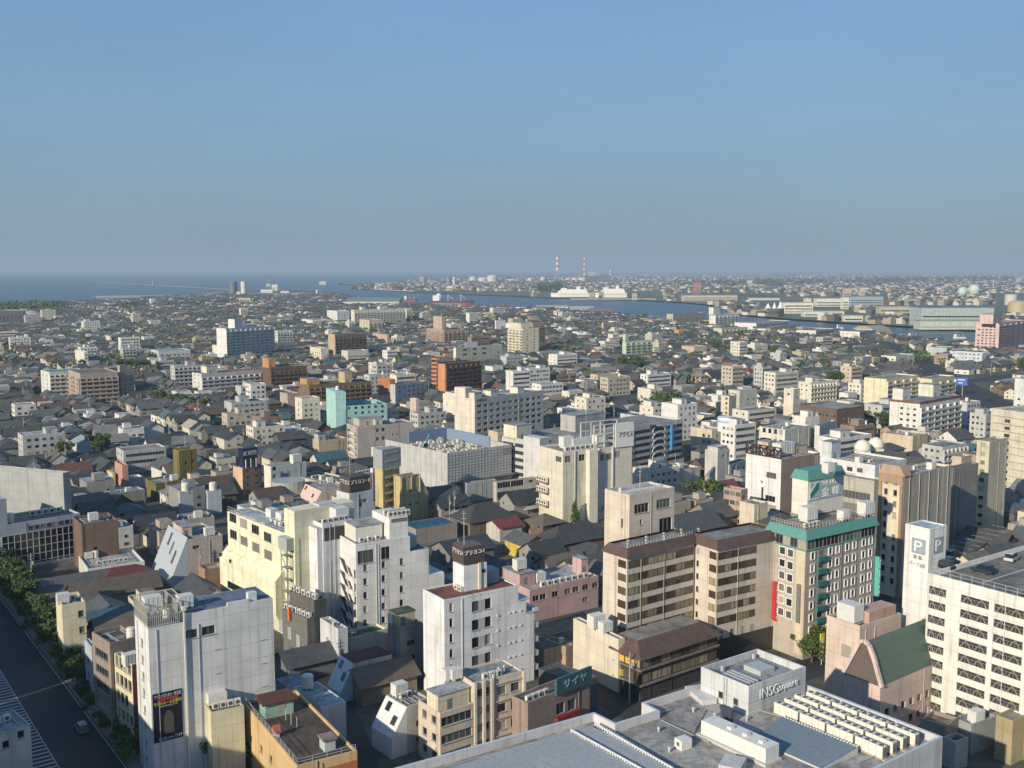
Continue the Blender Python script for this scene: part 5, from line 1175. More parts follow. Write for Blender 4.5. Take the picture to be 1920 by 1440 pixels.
# left side, near
pn, pl = at(118, 887, 26), at(-60, 871, 26); dl = pl - pn
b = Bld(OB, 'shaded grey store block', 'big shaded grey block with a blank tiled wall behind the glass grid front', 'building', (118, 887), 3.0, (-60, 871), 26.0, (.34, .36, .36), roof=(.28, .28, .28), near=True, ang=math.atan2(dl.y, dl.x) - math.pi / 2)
LG = row('department_store', 'glass grid front building', 'grey building with a dark square glass grid front below a roof terrace', (-200, 1018), (150, 962), 14.0, 1110, (.45, .48, .52), roof=(.15, .18, .19), near=True)
s0, z0_ = LG.on_face('R', 5, 1043); s1, z1_ = LG.on_face('R', 139, 984)
k = MB(); k.box(s0, s1, -.05, -.02, max(1, LG.H - 22), z1_); o = k.build('glass_front', glass_mat(), LG.t)
k = MB(); n = 12
for i in range(n + 1): x = s0 + (s1 - s0) * i / n; k.bar((x, -.1, max(1, LG.H - 22)), (x, -.1, z1_), .16)
for i in range(8): z = z1_ - i * 2.3; k.bar((s0, -.1, z), (s1, -.1, z), .16)
k.build('glazing_grid', mat('metal', (.5, .52, .54), .5), o)
for i in range(8): x = s0 + (s1 - s0) * (.36 + .085 * i); put_window(LG.t, 'R', x, x + 1.5, z1_ + .6, z1_ + 2.0, -.03, True)
put_tank(LG, LG.wa * .62, 4, 1.3)
for i in range(5): put_ac(LG, LG.wa * .78 + i * 2.0, 9, 0, 1.5)
LG.part('blank_wing', LG.wa * .3, LG.wa * .585, .02, 14, LG.H + .01, LG.H + 8, LG.wall)
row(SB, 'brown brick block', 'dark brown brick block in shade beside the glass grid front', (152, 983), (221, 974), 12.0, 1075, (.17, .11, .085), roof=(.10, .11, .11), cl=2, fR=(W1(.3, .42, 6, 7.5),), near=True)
b = row(SB, 'pinkish building with the glass slope', 'pinkish grey building whose sloping glass front glints in the sun', (352, 1012), (417, 1006), (316, 985), 1096, (.50, .43, .39), roof=(.30, .30, .29), ang=rad(35), cl=2, pent=(.02, .3, .3, .8, 3.0, (.56, .46, .40)), fR=(PX([(353 + 15, 1026)], 2, 1),), near=True)
slant(b, depth=5.5, zlow=.1, ztop=1.05, col=(.40, .45, .50), win=3)
row(SB, 'white block with roof frames', 'low white block with pale steel frames on its roof beside dark tiled roofs', (165, 1067), (271, 1052), (147, 1047), 1098, (.62, .61, .56), roof=(.42, .43, .42), cl=6, tank=True, near=True)
row(SB, 'tan brick corner building', 'tan brick flat roofed building between the pinkish and yellow buildings', (384, 1068), (420, 1062), (372, 1048), 1118, (.34, .22, .13), roof=(.36, .36, .36), near=True)
# down the avenue
row(SB, 'narrow cream slab', 'tall narrow cream slab with two small windows over the avenue trees', (116, 1135), (160, 1128), (104, 1131), 1258, (.66, .60, .44), (PX([(152, 1151), (154, 1181)], 1.2, 1.6),), roof=(.16, .16, .16), near=True, cl=2)
row(SB, 'brown office with arched windows', 'brown five storey office with dark windows facing the avenue', (206, 1206), (262, 1192), (172, 1174), 1390, (.27, .22, .19), (G(1, 5, 1.2, 6, .1, .3, 1.5, 3.2),), (G(1, 5, 6, 1.7, .1, .9, 2.0, 3.3),), roof=(.12, .13, .13), tank=True, near=True)
row(SB, 'cream and maroon office', 'cream fronted office with a maroon side wall next to the white poster block', (247, 1246), (262, 1242), (214, 1218), 1415, (.64, .60, .42), (), (G(4, 4, 1.5, 2.2, .04, .96, 5.0, 3.4), G(3, 1, 2.2, 2.5, .04, .96, .8, 3)), roof=(.34, .40, .46), near=True, cl=1)
b = ALL[-1]; b.part('maroon_side', .02, b.wa - .02, -.06, -.02, 0, b.H - .1, mat('wall', (.20, .06, .07)))
b.part('orange_trim', -.3, -.04, 0, b.wb * .3, 0, 3.8, paint((.62, .26, .06)))
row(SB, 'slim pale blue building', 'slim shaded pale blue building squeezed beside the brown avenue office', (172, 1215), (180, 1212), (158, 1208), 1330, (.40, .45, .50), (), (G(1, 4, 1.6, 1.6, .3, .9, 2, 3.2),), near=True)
b = row(SB, 'white cube house in the corner', 'white cube house with two small windows in the bottom left corner', (-60, 1392), (57, 1358), (-90, 1372), 12.5, (.52, .52, .48), (PX([(39, 1377), (11, 1396)], 1.1, 1.3),), roof=(.34, .38, .40), para=.2, near=True)
# behind: left middle
row(SB, 'olive tower', 'tall plain olive green tower with a slit of windows', (335, 845), (369, 841), (324, 840.5), 922, (.20, .16, .045), (PX([(349, 869), (348, 884), (362, 864)], 1.2, 1.2),), (W1(.1, .2, 3, 14),), near=True, roof=(.3, .3, .28))
row(SB, 'olive low wing', 'low olive wing with grey plant boxes on the roof before the olive tower', (292, 906), (338, 900), (272, 893), 938, (.16, .14, .05), near=True, roof=(.3, .31, .32), cl=6)
row(SB, 'tank house with the cream tank', 'small grey tank house topped by a round cream tank', (337.5, 922), (362, 919), (334, 919.5), 972, (.36, .40, .43), near=True); put_tank(ALL[-1], ALL[-1].wa * .5, ALL[-1].wb * .5, 1.4)
row(SB, 'wider tank house', 'wider pale blue tank house with a cream tank behind the glass slope', (389, 921), (415, 918), (384, 918), 965, (.42, .47, .52), near=True); put_tank(ALL[-1], ALL[-1].wa * .5, ALL[-1].wb * .5, 1.4)
row(SB, 'sunlit pink tower house', 'sunlit pink brick tower house with a dark hip cap', (229, 872), (240, 870), (215, 869), 928, (.48, .27, .21), near=True)
row(SB, 'slim yellow house', 'slim yellow house squeezed beside the pink tower house', (211, 888), (216, 887), (200, 882), 924, (.62, .53, .30), (), (G(1, 3, 1.2, 1.2, .2, .8, 1.5, 3),), near=True)
row(SB, 'grey long shed', 'long low grey building with vents lined on its flat roof', (188, 929), (272, 917), (175, 923), 957, (.30, .29, .28), roof=(.25, .25, .25), near=True, cl=5)
row(SB, 'white gabled shed', 'small white shed with a grey lean roof behind the long grey building', (250, 896), (271, 893), (237, 888), 915, (.66, .66, .66), near=True, roof=(.3, .33, .35))
b = row(SB, 'skylight mansard building', 'grey building with two leaning skylight panels beside the tank houses', (345, 975), (402, 968), (332, 965), 1010, (.32, .32, .30), near=True, roof=(.25, .25, .24), cl=4)
row(AB, 'mint capped apartments', 'white apartment block with a mint green roof rim and shaded balconies', (92.5, 698), (161, 694), (76, 697.5), 750, (.60, .62, .58), BAL(7), G(2, None, 1.2, 1.2, .1, .9), roof=(.14, .38, .31), para=.3)
row(AB, 'taupe gallery apartments', 'taupe apartment block with deep galleries and a sunlit stair end', (150, 700.5), (221, 694), (128, 699), 758, (.40, .33, .28), BAL(6), BAL(2), roof=(.2, .18, .17))
row(AB, 'narrower taupe block', 'narrower taupe block joined to the gallery apartments', (226, 700), (252, 698), (219, 699), 750, (.40, .33, .28), G(2, None, 1.2, 1.2), roof=(.2, .18, .17), pent=(.0, .5, .2, .8, 6))
row(AB, 'long white row with the red rim', 'long white apartment block with a red roof rim and rows of small balconies', (377.5, 701), (508, 691.5), (360, 701), 737, (.62, .62, .60), BAL(12, None, .2, 2.8), G(2, None, 1.2, 1.2, .1, .9, 1, 2.8), roof=(.30, .10, .07), para=.2, pent=(.1, .25, .2, .8, 5, (.62, .6, .5)))
row(AB, 'large white slab', 'large white apartment slab with a bright blank end and grey balconies', (423, 616), (513, 611), (405.7, 616.5), 680, (.66, .67, .66), BAL(10, None, .2, 2.9), G(1, None, 1.2, 1.2, .2, .8), roof=(.35, .36, .36), pent=(.22, .38, .2, .9, 9))
row(AB, 'low wing of the large slab', 'low sunlit wing at the foot of the large white slab', (414, 649), (424, 648), (398, 650), 677, (.70, .68, .60))
row('school', 'pale blue long block', 'pale blue white long institutional block among the roofs', (297, 658), (357, 647), (283, 657), 676, (.52, .58, .62), G(7, None, 2.4, 1.6, .04, .96, 1, 3.3), G(2, None, 1.5, 1.5, .1, .9, 1, 3.3))
row(OB, 'slim white tower', 'slim white tower rising from low roofs at the left', (158, 660), (165, 659), (140, 660), 694, (.66, .65, .58), G(1, 6), ())
row(AB, 'brown slab with the orange tower', 'dark brown apartment slab with an orange lift tower at its end', (507, 689), (575, 681), (492, 690), 733, (.13, .09, .06), BAL(8), (), pent=(-.02, .16, .1, .9, 7, (.52, .26, .10)))
row(AB, 'tan brown long apartments', 'long brown apartment block with a tan end and small roof boxes', (579, 722), (696, 703), (560.5, 724), 770, (.19, .13, .08), BAL(11), G(1, None, 1.3, 1.3), roof=(.14, .11, .09), pent=((.0, .2, .2, .9, 4, (.50, .28, .12)), (.6, .72, .2, .8, 7, (.50, .40, .24))))
row(AB, 'brick apartments with the lit end', 'red brick apartment block with sunlight painted orange into its stair end', (835, 682.5), (901, 676.5), (810.5, 682), 748, (.15, .085, .06), BAL(7), (), roof=(.14, .1, .08), near=False)
b = ALL[-1]; b.part('painted_sunlit_end', -.25, -.02, 0, b.wb * .55, 0, b.H, mat('wall', (.52, .25, .13)))  # sunlight painted into the end's orange, shade into the dark balcony side
for j in range(10): b.part('stair_landing', -1.2, -.26, b.wb * .56, b.wb * .98, 1 + j * 2.9, 2.2 + j * 2.9, mat('wall', (.50, .24, .13)))  # landings carry the same painted sunlight
row(AB, 'rust red tower block', 'rust red lift tower joined to a grey apartment block', (731, 711.5), (741, 710), (708, 711), 756, (.42, .17, .08), (), ())
row(AB, 'grey block behind the rust tower', 'pale grey apartment block attached behind the rust red tower', (741, 721), (800, 714), (729, 720), 757, (.46, .48, .49), G(6, None, 1.8, 1.5), (), roof=(.3, .32, .33))
row(SB, 'tan windowless box', 'tan windowless box with a white roof rim among the houses', (539, 738), (561, 733), (512.5, 736), 766, (.42, .35, .29), (), ())
row(AB, 'cream block beside the turquoise one', 'cream apartment block standing left of the turquoise apartments', (566, 747), (600, 750), (553, 745), 805, (.62, .58, .48), G(3, None, 1.4, 1.4), G(1, None, 1.2, 1.4))
row(AB, 'turquoise apartments', 'turquoise apartment block with a bright aqua lift tower', (631, 762), (726, 757), (612, 761), 812, (.30, .50, .51), G(7, 5, 1.7, 1.5, .05, .97, 1.2, 2.9), (), roof=(.10, .28, .32), near=True)
b = ALL[-1]; b.part('lift_tower', -.6, 5.2, -.5, b.wb * .9, 0, b.H + 8.0, mat('wall', (.38, .62, .62))); put_tank(b, 2.4, b.wb * .3, 1.0, b.H + 8.0)
row(SB, 'white block with red letters', 'small white block with faint red lettering at the end of the turquoise apartments', (731, 767), (748, 765), (724, 765), 795, (.66, .64, .60), near=True)
b = ALL[-1]; lettering(b.t, 'フルキヨ', 'R', b.wa * .15, b.wa * .85, b.H - 3.2, b.H - 1.6, paint((.35, .05, .06)), .08)
row(OB, 'taupe office with the zigzag stair', 'taupe office with a zigzag outside stair and paired small windows', (670, 800), (775, 791), (650, 799.5), 868, (.42, .38, .35), (PX([(u, v) for v0 in (0, 16, 32) for u, v in ((708, 807 + v0), (719, 805.5 + v0))], 1.6, 1.7), PX([(u, 815 + v) for v in (0, 16, 32) for u in (737, 745)], .7, 1.3)), (), roof=(.20, .20, .20), near=True, pent=((.1, .5, .35, .9, 3.4, (.5, .45, .38)), (.35, .48, .2, .5, 3.0, (.5, .5, .5))), cl=2)
b = ALL[-1]
for j in range(5):
    z = b.H - 5.4 - j * 3.1
    if z < 0: break
    b.part('stair_parapet', -1.4, -.02, b.wb * .05, b.wb * .6, z + 1.2, z + 2.5, mat('wall', (.60, .56, .48)))
    k = MB(); k.prism([(b.wb * .95, z + 3.0), (b.wb * .7, z + 3.0), (b.wb * .6, z + .3), (b.wb * .85, z + .3)], 'x', -.08, -.02); k.build('stair_opening', paint((.06, .05, .05)), b.t)
row(SB, 'cream low building', 'cream low building below the cream apartments', (571, 811), (600, 808), (555, 806), 838, (.60, .55, .42), near=True, fL=(G(1, 1, 1, 1.2, .2, .8),))
row(SB, 'tan building with the blue cabin', 'tan building with a small blue roofed cabin on top', (598, 826), (650, 816), (586, 821), 858, (.48, .42, .30), near=True, pent=(.02, .28, .2, .8, 3.4, (.40, .44, .46), 'rooftop_cabin', (.06, .14, .25)))
row(AB, 'ten storey cream tower block', 'ten storey cream apartment block with dark window bands and roof boxes', (890, 748), (1019, 731), (852.5, 733), 842, (.64, .60, .52), G(11, 9, 3.0, 1.45, .02, .98, 2.0, 3.15), (G(1, 9, .9, .6, .45, .6, 2.6, 3.15),), roof=(.45, .47, .48), near=True, cl=2)
b = ALL[-1]; TS = b; lettering(b.t, '太陽生命', 'R', b.wa * .02, b.wa * .16, b.H - 1.4, b.H - .3, paint((.10, .10, .10)), .08)
for f in (.1, .33, .72): b.pent(f - .05, f + .05, .2, .6, 3.2, (.66, .62, .5), win=False)
b.part('end_tower', -.1, 5.0, b.wb * .45, b.wb, 0, b.H + 5, b.wall)
row(SB, 'pink slim tower', 'slim pale pink tower with a balcony box on top', (780, 748), (786, 747), (769, 747.5), 790, (.60, .48, .42))
row(SB, 'grey hall below the screens', 'grey flat hall right below the scaffold screens', (875, 906), (931, 899), (871, 902), 942, (.34, .37, .37), roof=(.4, .42, .43), near=True)
row(OB, 'taupe hall with dark windows', 'taupe flat roofed hall with big dark window openings', (931, 905), (1008, 895), (927, 902), 942, (.46, .43, .38), (G(2, 2, 6.0, 2.4, .02, .66, 1.5, 3.8), G(1, 2, 2, 1.2, .7, .98, 2.2, 3.8)), roof=(.45, .46, .46), near=True)
row(SB, 'building with the green deck', 'low building with a railed bright green roof deck by the round drum hall', (612, 905), (660, 896), (549, 893), 935, (.52, .47, .42), roof=(.05, .12, .06), near=True, cl=3)
row(SB, 'pale pink sloping building', 'pale pink building with a sloping front and railing behind the yellow building', (603, 921), (660, 914), (566, 913), 960, (.52, .44, .40), roof=(.36, .31, .30), near=True)
slant(ALL[-1], depth=3, zlow=.4, col=(.62, .48, .42))
row(SB, 'cluttered cream shop', 'cream shop crowded with rooftop machines behind the second brown sign', (680, 890), (712, 884), (662, 884), 930, (.58, .48, .38), near=True, cl=5)
# right of centre
row(SB, 'blue striped hall', 'low hall with a blue grey roof and white striped end', (1190, 779), (1216, 776), (1157, 771), 794, (.55, .57, .56), RB(4, 1.0, .6, 1.8), (), roof=(.22, .28, .36))
row(OB, 'cream house office', 'cream three storey office with paired windows below a round white sign', (1335, 806), (1357, 803), (1295, 800), 848, (.58, .51, .40), G(1, 3, 1.2, 1.6, .3, .7), G(2, 3, 1.6, 1.6, .02, .5), near=True, roof=(.34, .33, .3))
row(SB, 'white annex with the drum sign', 'white annex supporting a white drum sign with blue marks', (1331, 792), (1350, 789), (1315, 787), 835, (.66, .64, .58), near=True)
k = MB(); k.lathe([(4.4, 0), (4.4, 6.6)], n=24); o = k.build('drum_sign', paint((.72, .73, .75))); p = at(1363, 800, 17); o.location = (p.x, p.y, 15); tag(o, 'white drum shaped sign with faint blue marks above the cream office', 'sign')
k = MB(); k.lathe([(4.45, 4.2), (4.45, 5.4)], n=24, cap=False); k.build('blue_mark', paint((.30, .46, .66)), o); k = MB(); k.lathe([(1.2, -15), (1.2, 0)], n=10); k.build('post', paint((.5, .45, .35)), o)
row(SB, 'raised white deck building', 'white flat building raised on posts with pipes on its roof', (1282.5, 881), (1313, 875), (1237, 870), 912, (.68, .64, .58), G(2, 1, 1.5, 1.8, .1, .9, 6, 3), (), roof=(.25, .22, .2), near=True, cl=5)
row(OB, 'grey white corner office', 'grey white office with a stained plant tower beside the black cross truss', (1346, 846), (1368, 842), (1322, 842), 912, (.52, .51, .48), G(1, 1, 2, 1, .2, .8, 12, 3), (), near=True, pent=(.1, .9, .1, .9, 2))
row(OB, 'low grey wing office', 'low grey wing running right from the grey white corner office', (1368, 872), (1402, 862), (1351, 866), 908, (.42, .45, .45), G(3, 2, 2, 1.5), (), roof=(.2, .25, .25), near=True)
row(OB, 'twin cream towers block', 'cream grey block with a sunlit fin between shaded windows', (1367, 742.5), (1384, 740), (1352, 742), 780, (.60, .56, .46), (), G(1, 4, 1.5, 1.5, .1, .5))
row(OB, 'tall grey finned block', 'taller grey block with a bright narrow fin and few windows', (1387, 732), (1420, 740), (1381, 731), 782, (.50, .49, .44), G(2, 4, 1.2, 1.0, .3, .95), ())
row(SB, 'small white office with square windows', 'small white office with square windows before the cream grey block', (1342, 754), (1352, 752), (1325, 752), 778, (.66, .62, .54), (), G(3, 2, 1.3, 1.3))
row(SB, 'cream flat shop', 'cream flat shop with a dark arched opening', (1320, 779), (1340, 776), (1293, 772), 800, (.60, .56, .46), (), (W1(.25, .6, .3, 4),))
b = row(OB, 'white tower with the black truss', 'white tiled tower with a brown side and black cross braced truss along its top', (1465, 861), (1537, 848), (1399, 850), 976, (.70, .70, .70), (PX([(1471 + 0 * 0, 893)], .1, .1), PX([(1479, 893), (1479, 908), (1479, 938)], 3.6, 1.8), PX([(1514, 886), (1509, 860)], 1.4, 1.6)), (PX([(1446, 891.5), (1444, 935), (1446, 952)], 4.4, 2.2), PX([(1429, 930)], 1.0, 8)), roof=(.30, .29, .28), near=True)
TW = b
b.part('brown_side', .02, b.wa - .01, -.08, -.02, 0, b.H - .05, mat('wall', (.33, .25, .21)))
k = MB(); n = 5
for i in range(n):
    y0, y1 = b.wb * i / n, b.wb * (i + 1) / n
    for q in (((y0, .2), (y1, 3.9)), ((y0, 3.9), (y1, .2)), ((y0, .2), (y0, 3.9)), ((y1, .2), (y1, 3.9)), ((y0, .2), (y1, .2)), ((y0, 3.9), (y1, 3.9))): k.bar((-.1, q[0][0], b.H + q[0][1]), (-.1, q[1][0], b.H + q[1][1]), .38)
k.build('cross_truss', mat('metal', (.055, .035, .03), .6), b.t)
s, z = b.on_face('L', 1429.5, 903); k = MB(); k.lathe([(2.0, 0), (2.0, .1)], n=20); k.v = [(-.15 - z_, s + x, z + y) for x, y, z_ in k.v]; o = k.build('round_emblem', paint((.76, .74, .74)), b.t)
k = MB(); k.bar((-.3, s + .5, z + .5), (-.3, s, z - .5), .3); k.bar((-.3, s - .5, z + .5), (-.3, s, z - .5), .3); k.build('emblem_mark', paint((.35, .06, .08)), o)
for i in range(2): put_cube(b, b.wa * .35 + i * 3, b.wb * .4, 2.4)
b.pent(.2, .4, .6, .9, 5, (.60, .44, .36), 'pink_stair_house'); b.pent(.55, .95, .3, .9, 3.2, (.60, .46, .36), 'pink_plant_house')
row(AB, 'brown apartments beside the white tower', 'small brown four storey apartments left of the white truss tower', (1390, 919), (1402, 916), (1357, 911), 990, (.40, .29, .23), G(1, 4, 1.2, 1.3), G(3, 4, 2.0, 1.6, .02, .98, 1.3, 3.2), near=True, roof=(.28, .27, .25))
row(SB, 'beige stair house', 'beige stair house with a slanted stair behind the brown eaved hotel', (1415, 946), (1440, 941), (1387, 941), 1000, (.60, .54, .44), near=True)
row(OB, 'white terraced office', 'white terraced office with tall windows and rooftop drums', (1472, 806), (1520, 797), (1426, 801), 850, (.66, .64, .56), (), (G(4, 2, 1.8, 2.4, .04, .96, 4, 5),), roof=(.32, .38, .42), near=True, cl=4)
row(OB, 'white cube office', 'plain white cube office with a white box on top', (1511, 782), (1537, 779), (1487.5, 779), 838, (.64, .63, .58), G(2, 1, 1.2, 1.5, .5, .9, 4, 3), (), near=True, pent=(.3, .7, .2, .8, 3.2, (.72, .7, .68)))
row(OB, 'pale wing of the cube office', 'pale wing extending right of the white cube office', (1537, 798), (1567, 788), (1532, 796), 845, (.56, .57, .54), G(3, 2, 1.2, 1.4), (), near=True)
row(OB, 'tall cream lift tower', 'tall narrow cream tower beside an orange sign', (1488, 729.5), (1500, 728), (1470, 729), 792, (.64, .60, .50), G(1, 3, 1, 1, .3, .9, 4, 5), G(1, 1, 1.6, 1.2, .4, .6, 16, 4))
row(OB, 'brown institute', 'dark brown brick institute with a long row of windows', (1570, 767), (1621, 749), (1501, 765), 818, (.15, .10, .08), G(3, 4, 1.1, 1.3, .1, .95, 2, 3.4), G(10, 1, 1.4, 1.6, .02, .98, 10, 3), roof=(.34, .36, .37))
row(AB, 'cream slab with the blank end', 'cream slab apartment block with a wide blank sunlit end wall', (1662.5, 711), (1722, 703), (1620.5, 709.5), 776, (.68, .62, .44), BAL(4), G(1, 6, .6, .6, .2, .35, 2, 3), roof=(.3, .3, .28))
row(AB, 'second cream slab', 'second cream slab apartment block behind the maroon rimmed one', (1748, 711), (1790, 704), (1718, 709), 768, (.66, .61, .43), BAL(3), ())
b = row(AB, 'maroon rimmed apartments', 'white apartment block with a maroon roof rim and two maroon capped roof houses', (1725, 754), (1801, 741), (1668.8, 748.8), 829, (.66, .66, .62), BAL(6, None, .3, 3.0), G(3, None, 1.6, 1.2, .05, .7, 1.5, 3.0), roof=(.22, .26, .30), para=.1, near=False)
b.part('maroon_rim', -.2, b.wa, -.3, -.02, b.H - 1.0, b.H + .1, mat('wall', (.22, .08, .06))); b.part('maroon_rim', -.3, -.02, -.02, b.wb, b.H - 1.0, b.H + .1, mat('wall', (.22, .08, .06)))
b.pent(.02, .2, .6, .95, 6, (.66, .64, .58)); b.pent(.6, .78, .4, .9, 6.5, (.62, .62, .56))
row(OB, 'white building with two water spheres', 'white flat building with two domed cream water tanks and a pale stair house', (1641, 872.5), (1700, 860), (1537.5, 854), 1020, (.64, .65, .66), (), (PX([(1593, 879.5), (1612, 882)], 2.2, 1.5), PX([(1567, 872)], 1.0, 1.8)), roof=(.34, .32, .28), near=True, pent=((.02, .3, .8, .98, 6, (.52, .56, .58)),))
b = ALL[-1]
for u, v in ((1610, 848), (1634, 843)):
    x, y = b.loc(u, v, b.rz); k = MB(); k.lathe([(2.6, .8), (2.9, 1.6), (2.7, 3.0), (1.7, 4.2), (.6, 4.7), (.2, 4.8)], n=20); k.box(-2.2, 2.2, -2.2, 2.2, 0, .79); o = k.build('water_tank', paint((.66, .64, .54)), None); o.location = b.W(max(1, x), min(y, b.wb - 3), b.rz + .01); tag(o, 'big domed cream water tank, one of two on the white flat building', 'water tank', 'domed water tanks')
row(OB, 'grey office with window bands', 'grey beige office with two dark window bands below the white flat building', (1640, 902), (1660, 897), (1545, 882), 1030, (.42, .40, .36), (), (PX([(1600, 928), (1600, 951)], 12, 2.6),), roof=(.30, .28, .25), near=True)
b = row('hotel', 'slim hotel with the brown arch', 'slim cream hotel framed by a brown arch with paired small windows', (1695, 893), (1785, 872), (1650, 884), 1122, (.66, .58, .44), (G(3, 9, .9, 1.1, .05, .9, 4, 3.0),), (G(2, 11, 1.1, 1.7, .14, .92, 3.5, 3.1),), roof=(.3, .29, .27), near=True)
for y in (0, b.wb * .88): b.part('brown_pier', -.5, -.02, y, y + b.wb * .12, 0, b.H, mat('wall', (.36, .25, .17)))
b.part('brown_arch', -.5, -.02, b.wb * .12, b.wb * .88, b.H - 2.4, b.H, mat('wall', (.36, .25, .17)))
k = MB(); e = .3; k.prism([(-.5, b.H), (b.wb + .1, b.H), (b.wb - 1, b.H + 2.6), (1, b.H + 2.6)], 'x', -.4, b.wa * .12); k.build('brown_crown', mat('wall', (.42, .30, .22)), b.t)
b.part('grey_side', .02, b.wa, -.1, -.02, 0, b.H, mat('wall', (.40, .36, .30)))
k = MB(); 
for i in range(5): k.bar((b.wa * (.1 + .2 * i), -.3, b.H * .1), (b.wa * (.1 + .2 * i), -.3, b.H), .12)
k.build('downpipe', paint((.5, .48, .42)), b.t)
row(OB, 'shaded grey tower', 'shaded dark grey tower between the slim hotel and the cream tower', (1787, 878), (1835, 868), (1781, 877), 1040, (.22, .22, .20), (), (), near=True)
b = row(AB, 'tall cream tower at the right edge', 'tall cream tower with floor ledges and square windows at the right edge', (1985, 782), 24.0, (1859, 765), 34.0, (.58, .55, .44), (), (), roof=(.36, .36, .35), near=True, ang=face_angle((1985, 782), (1859, 765), 34.0))
for j in range(13):
    z = b.H - 3.4 - j * 2.95
    if z < 1: break
    put_window(b.t, 'L', b.wb * .70, b.wb * .78, z - 1.6, z - .3, -.03, True); put_window(b.t, 'L', b.wb * .30, b.wb * .38, z - 1.6, z - .3, -.03, True)
    b.part('floor_ledge', -.25, -.02, b.wb * .42, b.wb * .96, z + .5, z + .75, mat('wall', (.42, .37, .30))); b.part('floor_ledge', -.25, -.02, b.wb * .05, b.wb * .36, z + .5, z + .75, mat('wall', (.42, .37, .30)))
s, z = b.on_face('L', 1909, 970); s1, z1_ = b.on_face('L', 1940, 905)
bn = b.part('red_banner', -.3, -.04, s1, s, z - .5, z + 13.5, paint((.62, .10, .04)))
for i, ch in enumerate('好評分譲中'): lettering(bn, ch, 'L', s1 + (s - s1) * .12, s1 + (s - s1) * .88, z + 11.0 - i * 2.5, z + 13.0 - i * 2.5, paint((.74, .66, .60)), .34)
b = row(AB, 'stepped cream block', 'stepped cream block with balconies left of the tall cream tower', (1856, 828), (1890, 820), (1832, 823), 1010, (.56, .50, .38), (), G(1, None, 1.6, 1.4, .2, .8), near=True)
row(SB, 'low beige block with red flowers', 'low beige block just left of the stepped cream block', (1803, 857), (1822, 853), (1786, 851), 900, (.52, .42, .33), (), G(2, 1, 1.2, 1.2), near=True)
row(SB, 'terrace house row', 'white terrace hall with an awning below the maroon rimmed apartments', (1712, 818), (1740, 812), (1655, 812), 850, (.56, .48, .36), near=True, roof=(.25, .3, .33))
row(SB, 'white showroom', 'white low showroom with a flat grey roof at the road', (1888, 716), (1930, 708), (1866, 712), 726, (.66, .67, .66), RB(1, 2.5, .8))
row(OB, 'white lettered block', 'white office block with grey characters at the right edge', (1935, 712), 15.0, (1903, 700), 770, (.62, .64, .62), (), G(2, 2, 1.6, 1.4, .1, .9, 2, 4))
b = ALL[-1]; lettering(b.t, 'アイ', 'L', b.wb * .25, b.wb * .75, b.H * .5, b.H * .72, paint((.45, .47, .49)), .1)
row(SB, 'tan building at the lower right', 'tan building with a broad pier at the lower right corner', (1900, 1352), 14.0, (1868, 1343), 8.5, (.36, .30, .18), near=True)
row(SB, 'green roofed hut', 'small grey hut with a green flat roof beyond the silver wall', (1791, 1391), (1816, 1383), (1770, 1386), 5.5, (.34, .35, .33), roof=(.06, .16, .10), near=True)
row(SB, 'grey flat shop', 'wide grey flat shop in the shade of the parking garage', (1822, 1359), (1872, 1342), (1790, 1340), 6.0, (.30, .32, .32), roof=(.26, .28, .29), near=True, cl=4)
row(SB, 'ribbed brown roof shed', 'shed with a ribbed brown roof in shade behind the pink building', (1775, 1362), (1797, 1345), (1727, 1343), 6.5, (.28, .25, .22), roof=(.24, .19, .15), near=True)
# ---- farther apartment blocks and halls among the houses
row(AB, 'pale green apartments', 'pale green apartment block with white gallery bands among the houses', (1173, 640), (1223, 629), (1167, 633), 676, (.48, .56, .43), BAL(5), (), pent=(.0, .12, .1, .9, 8))
b = ALL[-1]; b.part('end_wing', b.wa + .02, b.wa * 1.22, -3, b.wb * .8, 0, b.H * .6, b.wall)
row(SB, 'pale pink flats', 'small pale pink flats with a grey base among dark roofs', (1131, 605), (1169, 603), (1128, 605), 622, (.60, .42, .40), G(6, None, 1.8, 1.5), ())
row(OB, 'wide cream office', 'wide cream office with paired windows and a white roof sign', (855, 652), (942, 646), (850, 651), 690, (.66, .62, .48), (G(3, 2, 4.5, 1.8, .08, .7, 11, 4.5), G(1, 3, 2, 1.4, .86, .94, 3, 4)), (), roof=(.4, .4, .38))
b = ALL[-1]; b.part('roof_sign', b.wa * .2, b.wa * .46, .5, .9, b.H, b.H + 4.5, paint((.72, .73, .74)))
row(AB, 'cream stepped apartments', 'cream stepped apartment block with tan balconies at its right end', (980, 616), (1010, 627), (953, 621), 673, (.66, .61, .48), G(2, None, 1.2, 1.4), BAL(4), pent=(-.02, .5, .1, .9, 6))
row(AB, 'brown pair beside the cream one', 'brown apartment block standing right behind the cream stepped apartments', (1000, 606), (1022, 604), (992, 604), 660, (.30, .22, .18), BAL(2), ())
row(AB, 'beige brown towered flats', 'beige brown flats with a slim lift tower in the middle', (832, 618), (873, 606), (800, 618), 650, (.40, .30, .25), BAL(5), BAL(4), pent=((.0, .14, .1, .6, 16, (.46, .36, .3)),))
row(OB, 'white plain box office', 'plain white box office with a long white window band beside it', (930, 601), (948, 598), (928, 600), 622, (.70, .70, .70))
row(OB, 'banded white office', 'white office with blue grey window bands right of the plain white box', (955, 606), (998, 604), (948, 606), 622, (.66, .68, .70), RB(3, 1.4, 1, 3.6), ())
row(AB, 'long cream gallery block', 'long cream gallery apartment block near the harbour', (664, 581), (760, 576), (658, 581), 612, (.62, .60, .52), BAL(16), (), pent=((.15, .22, .1, .9, 5), (.5, .56, .1, .9, 5)))
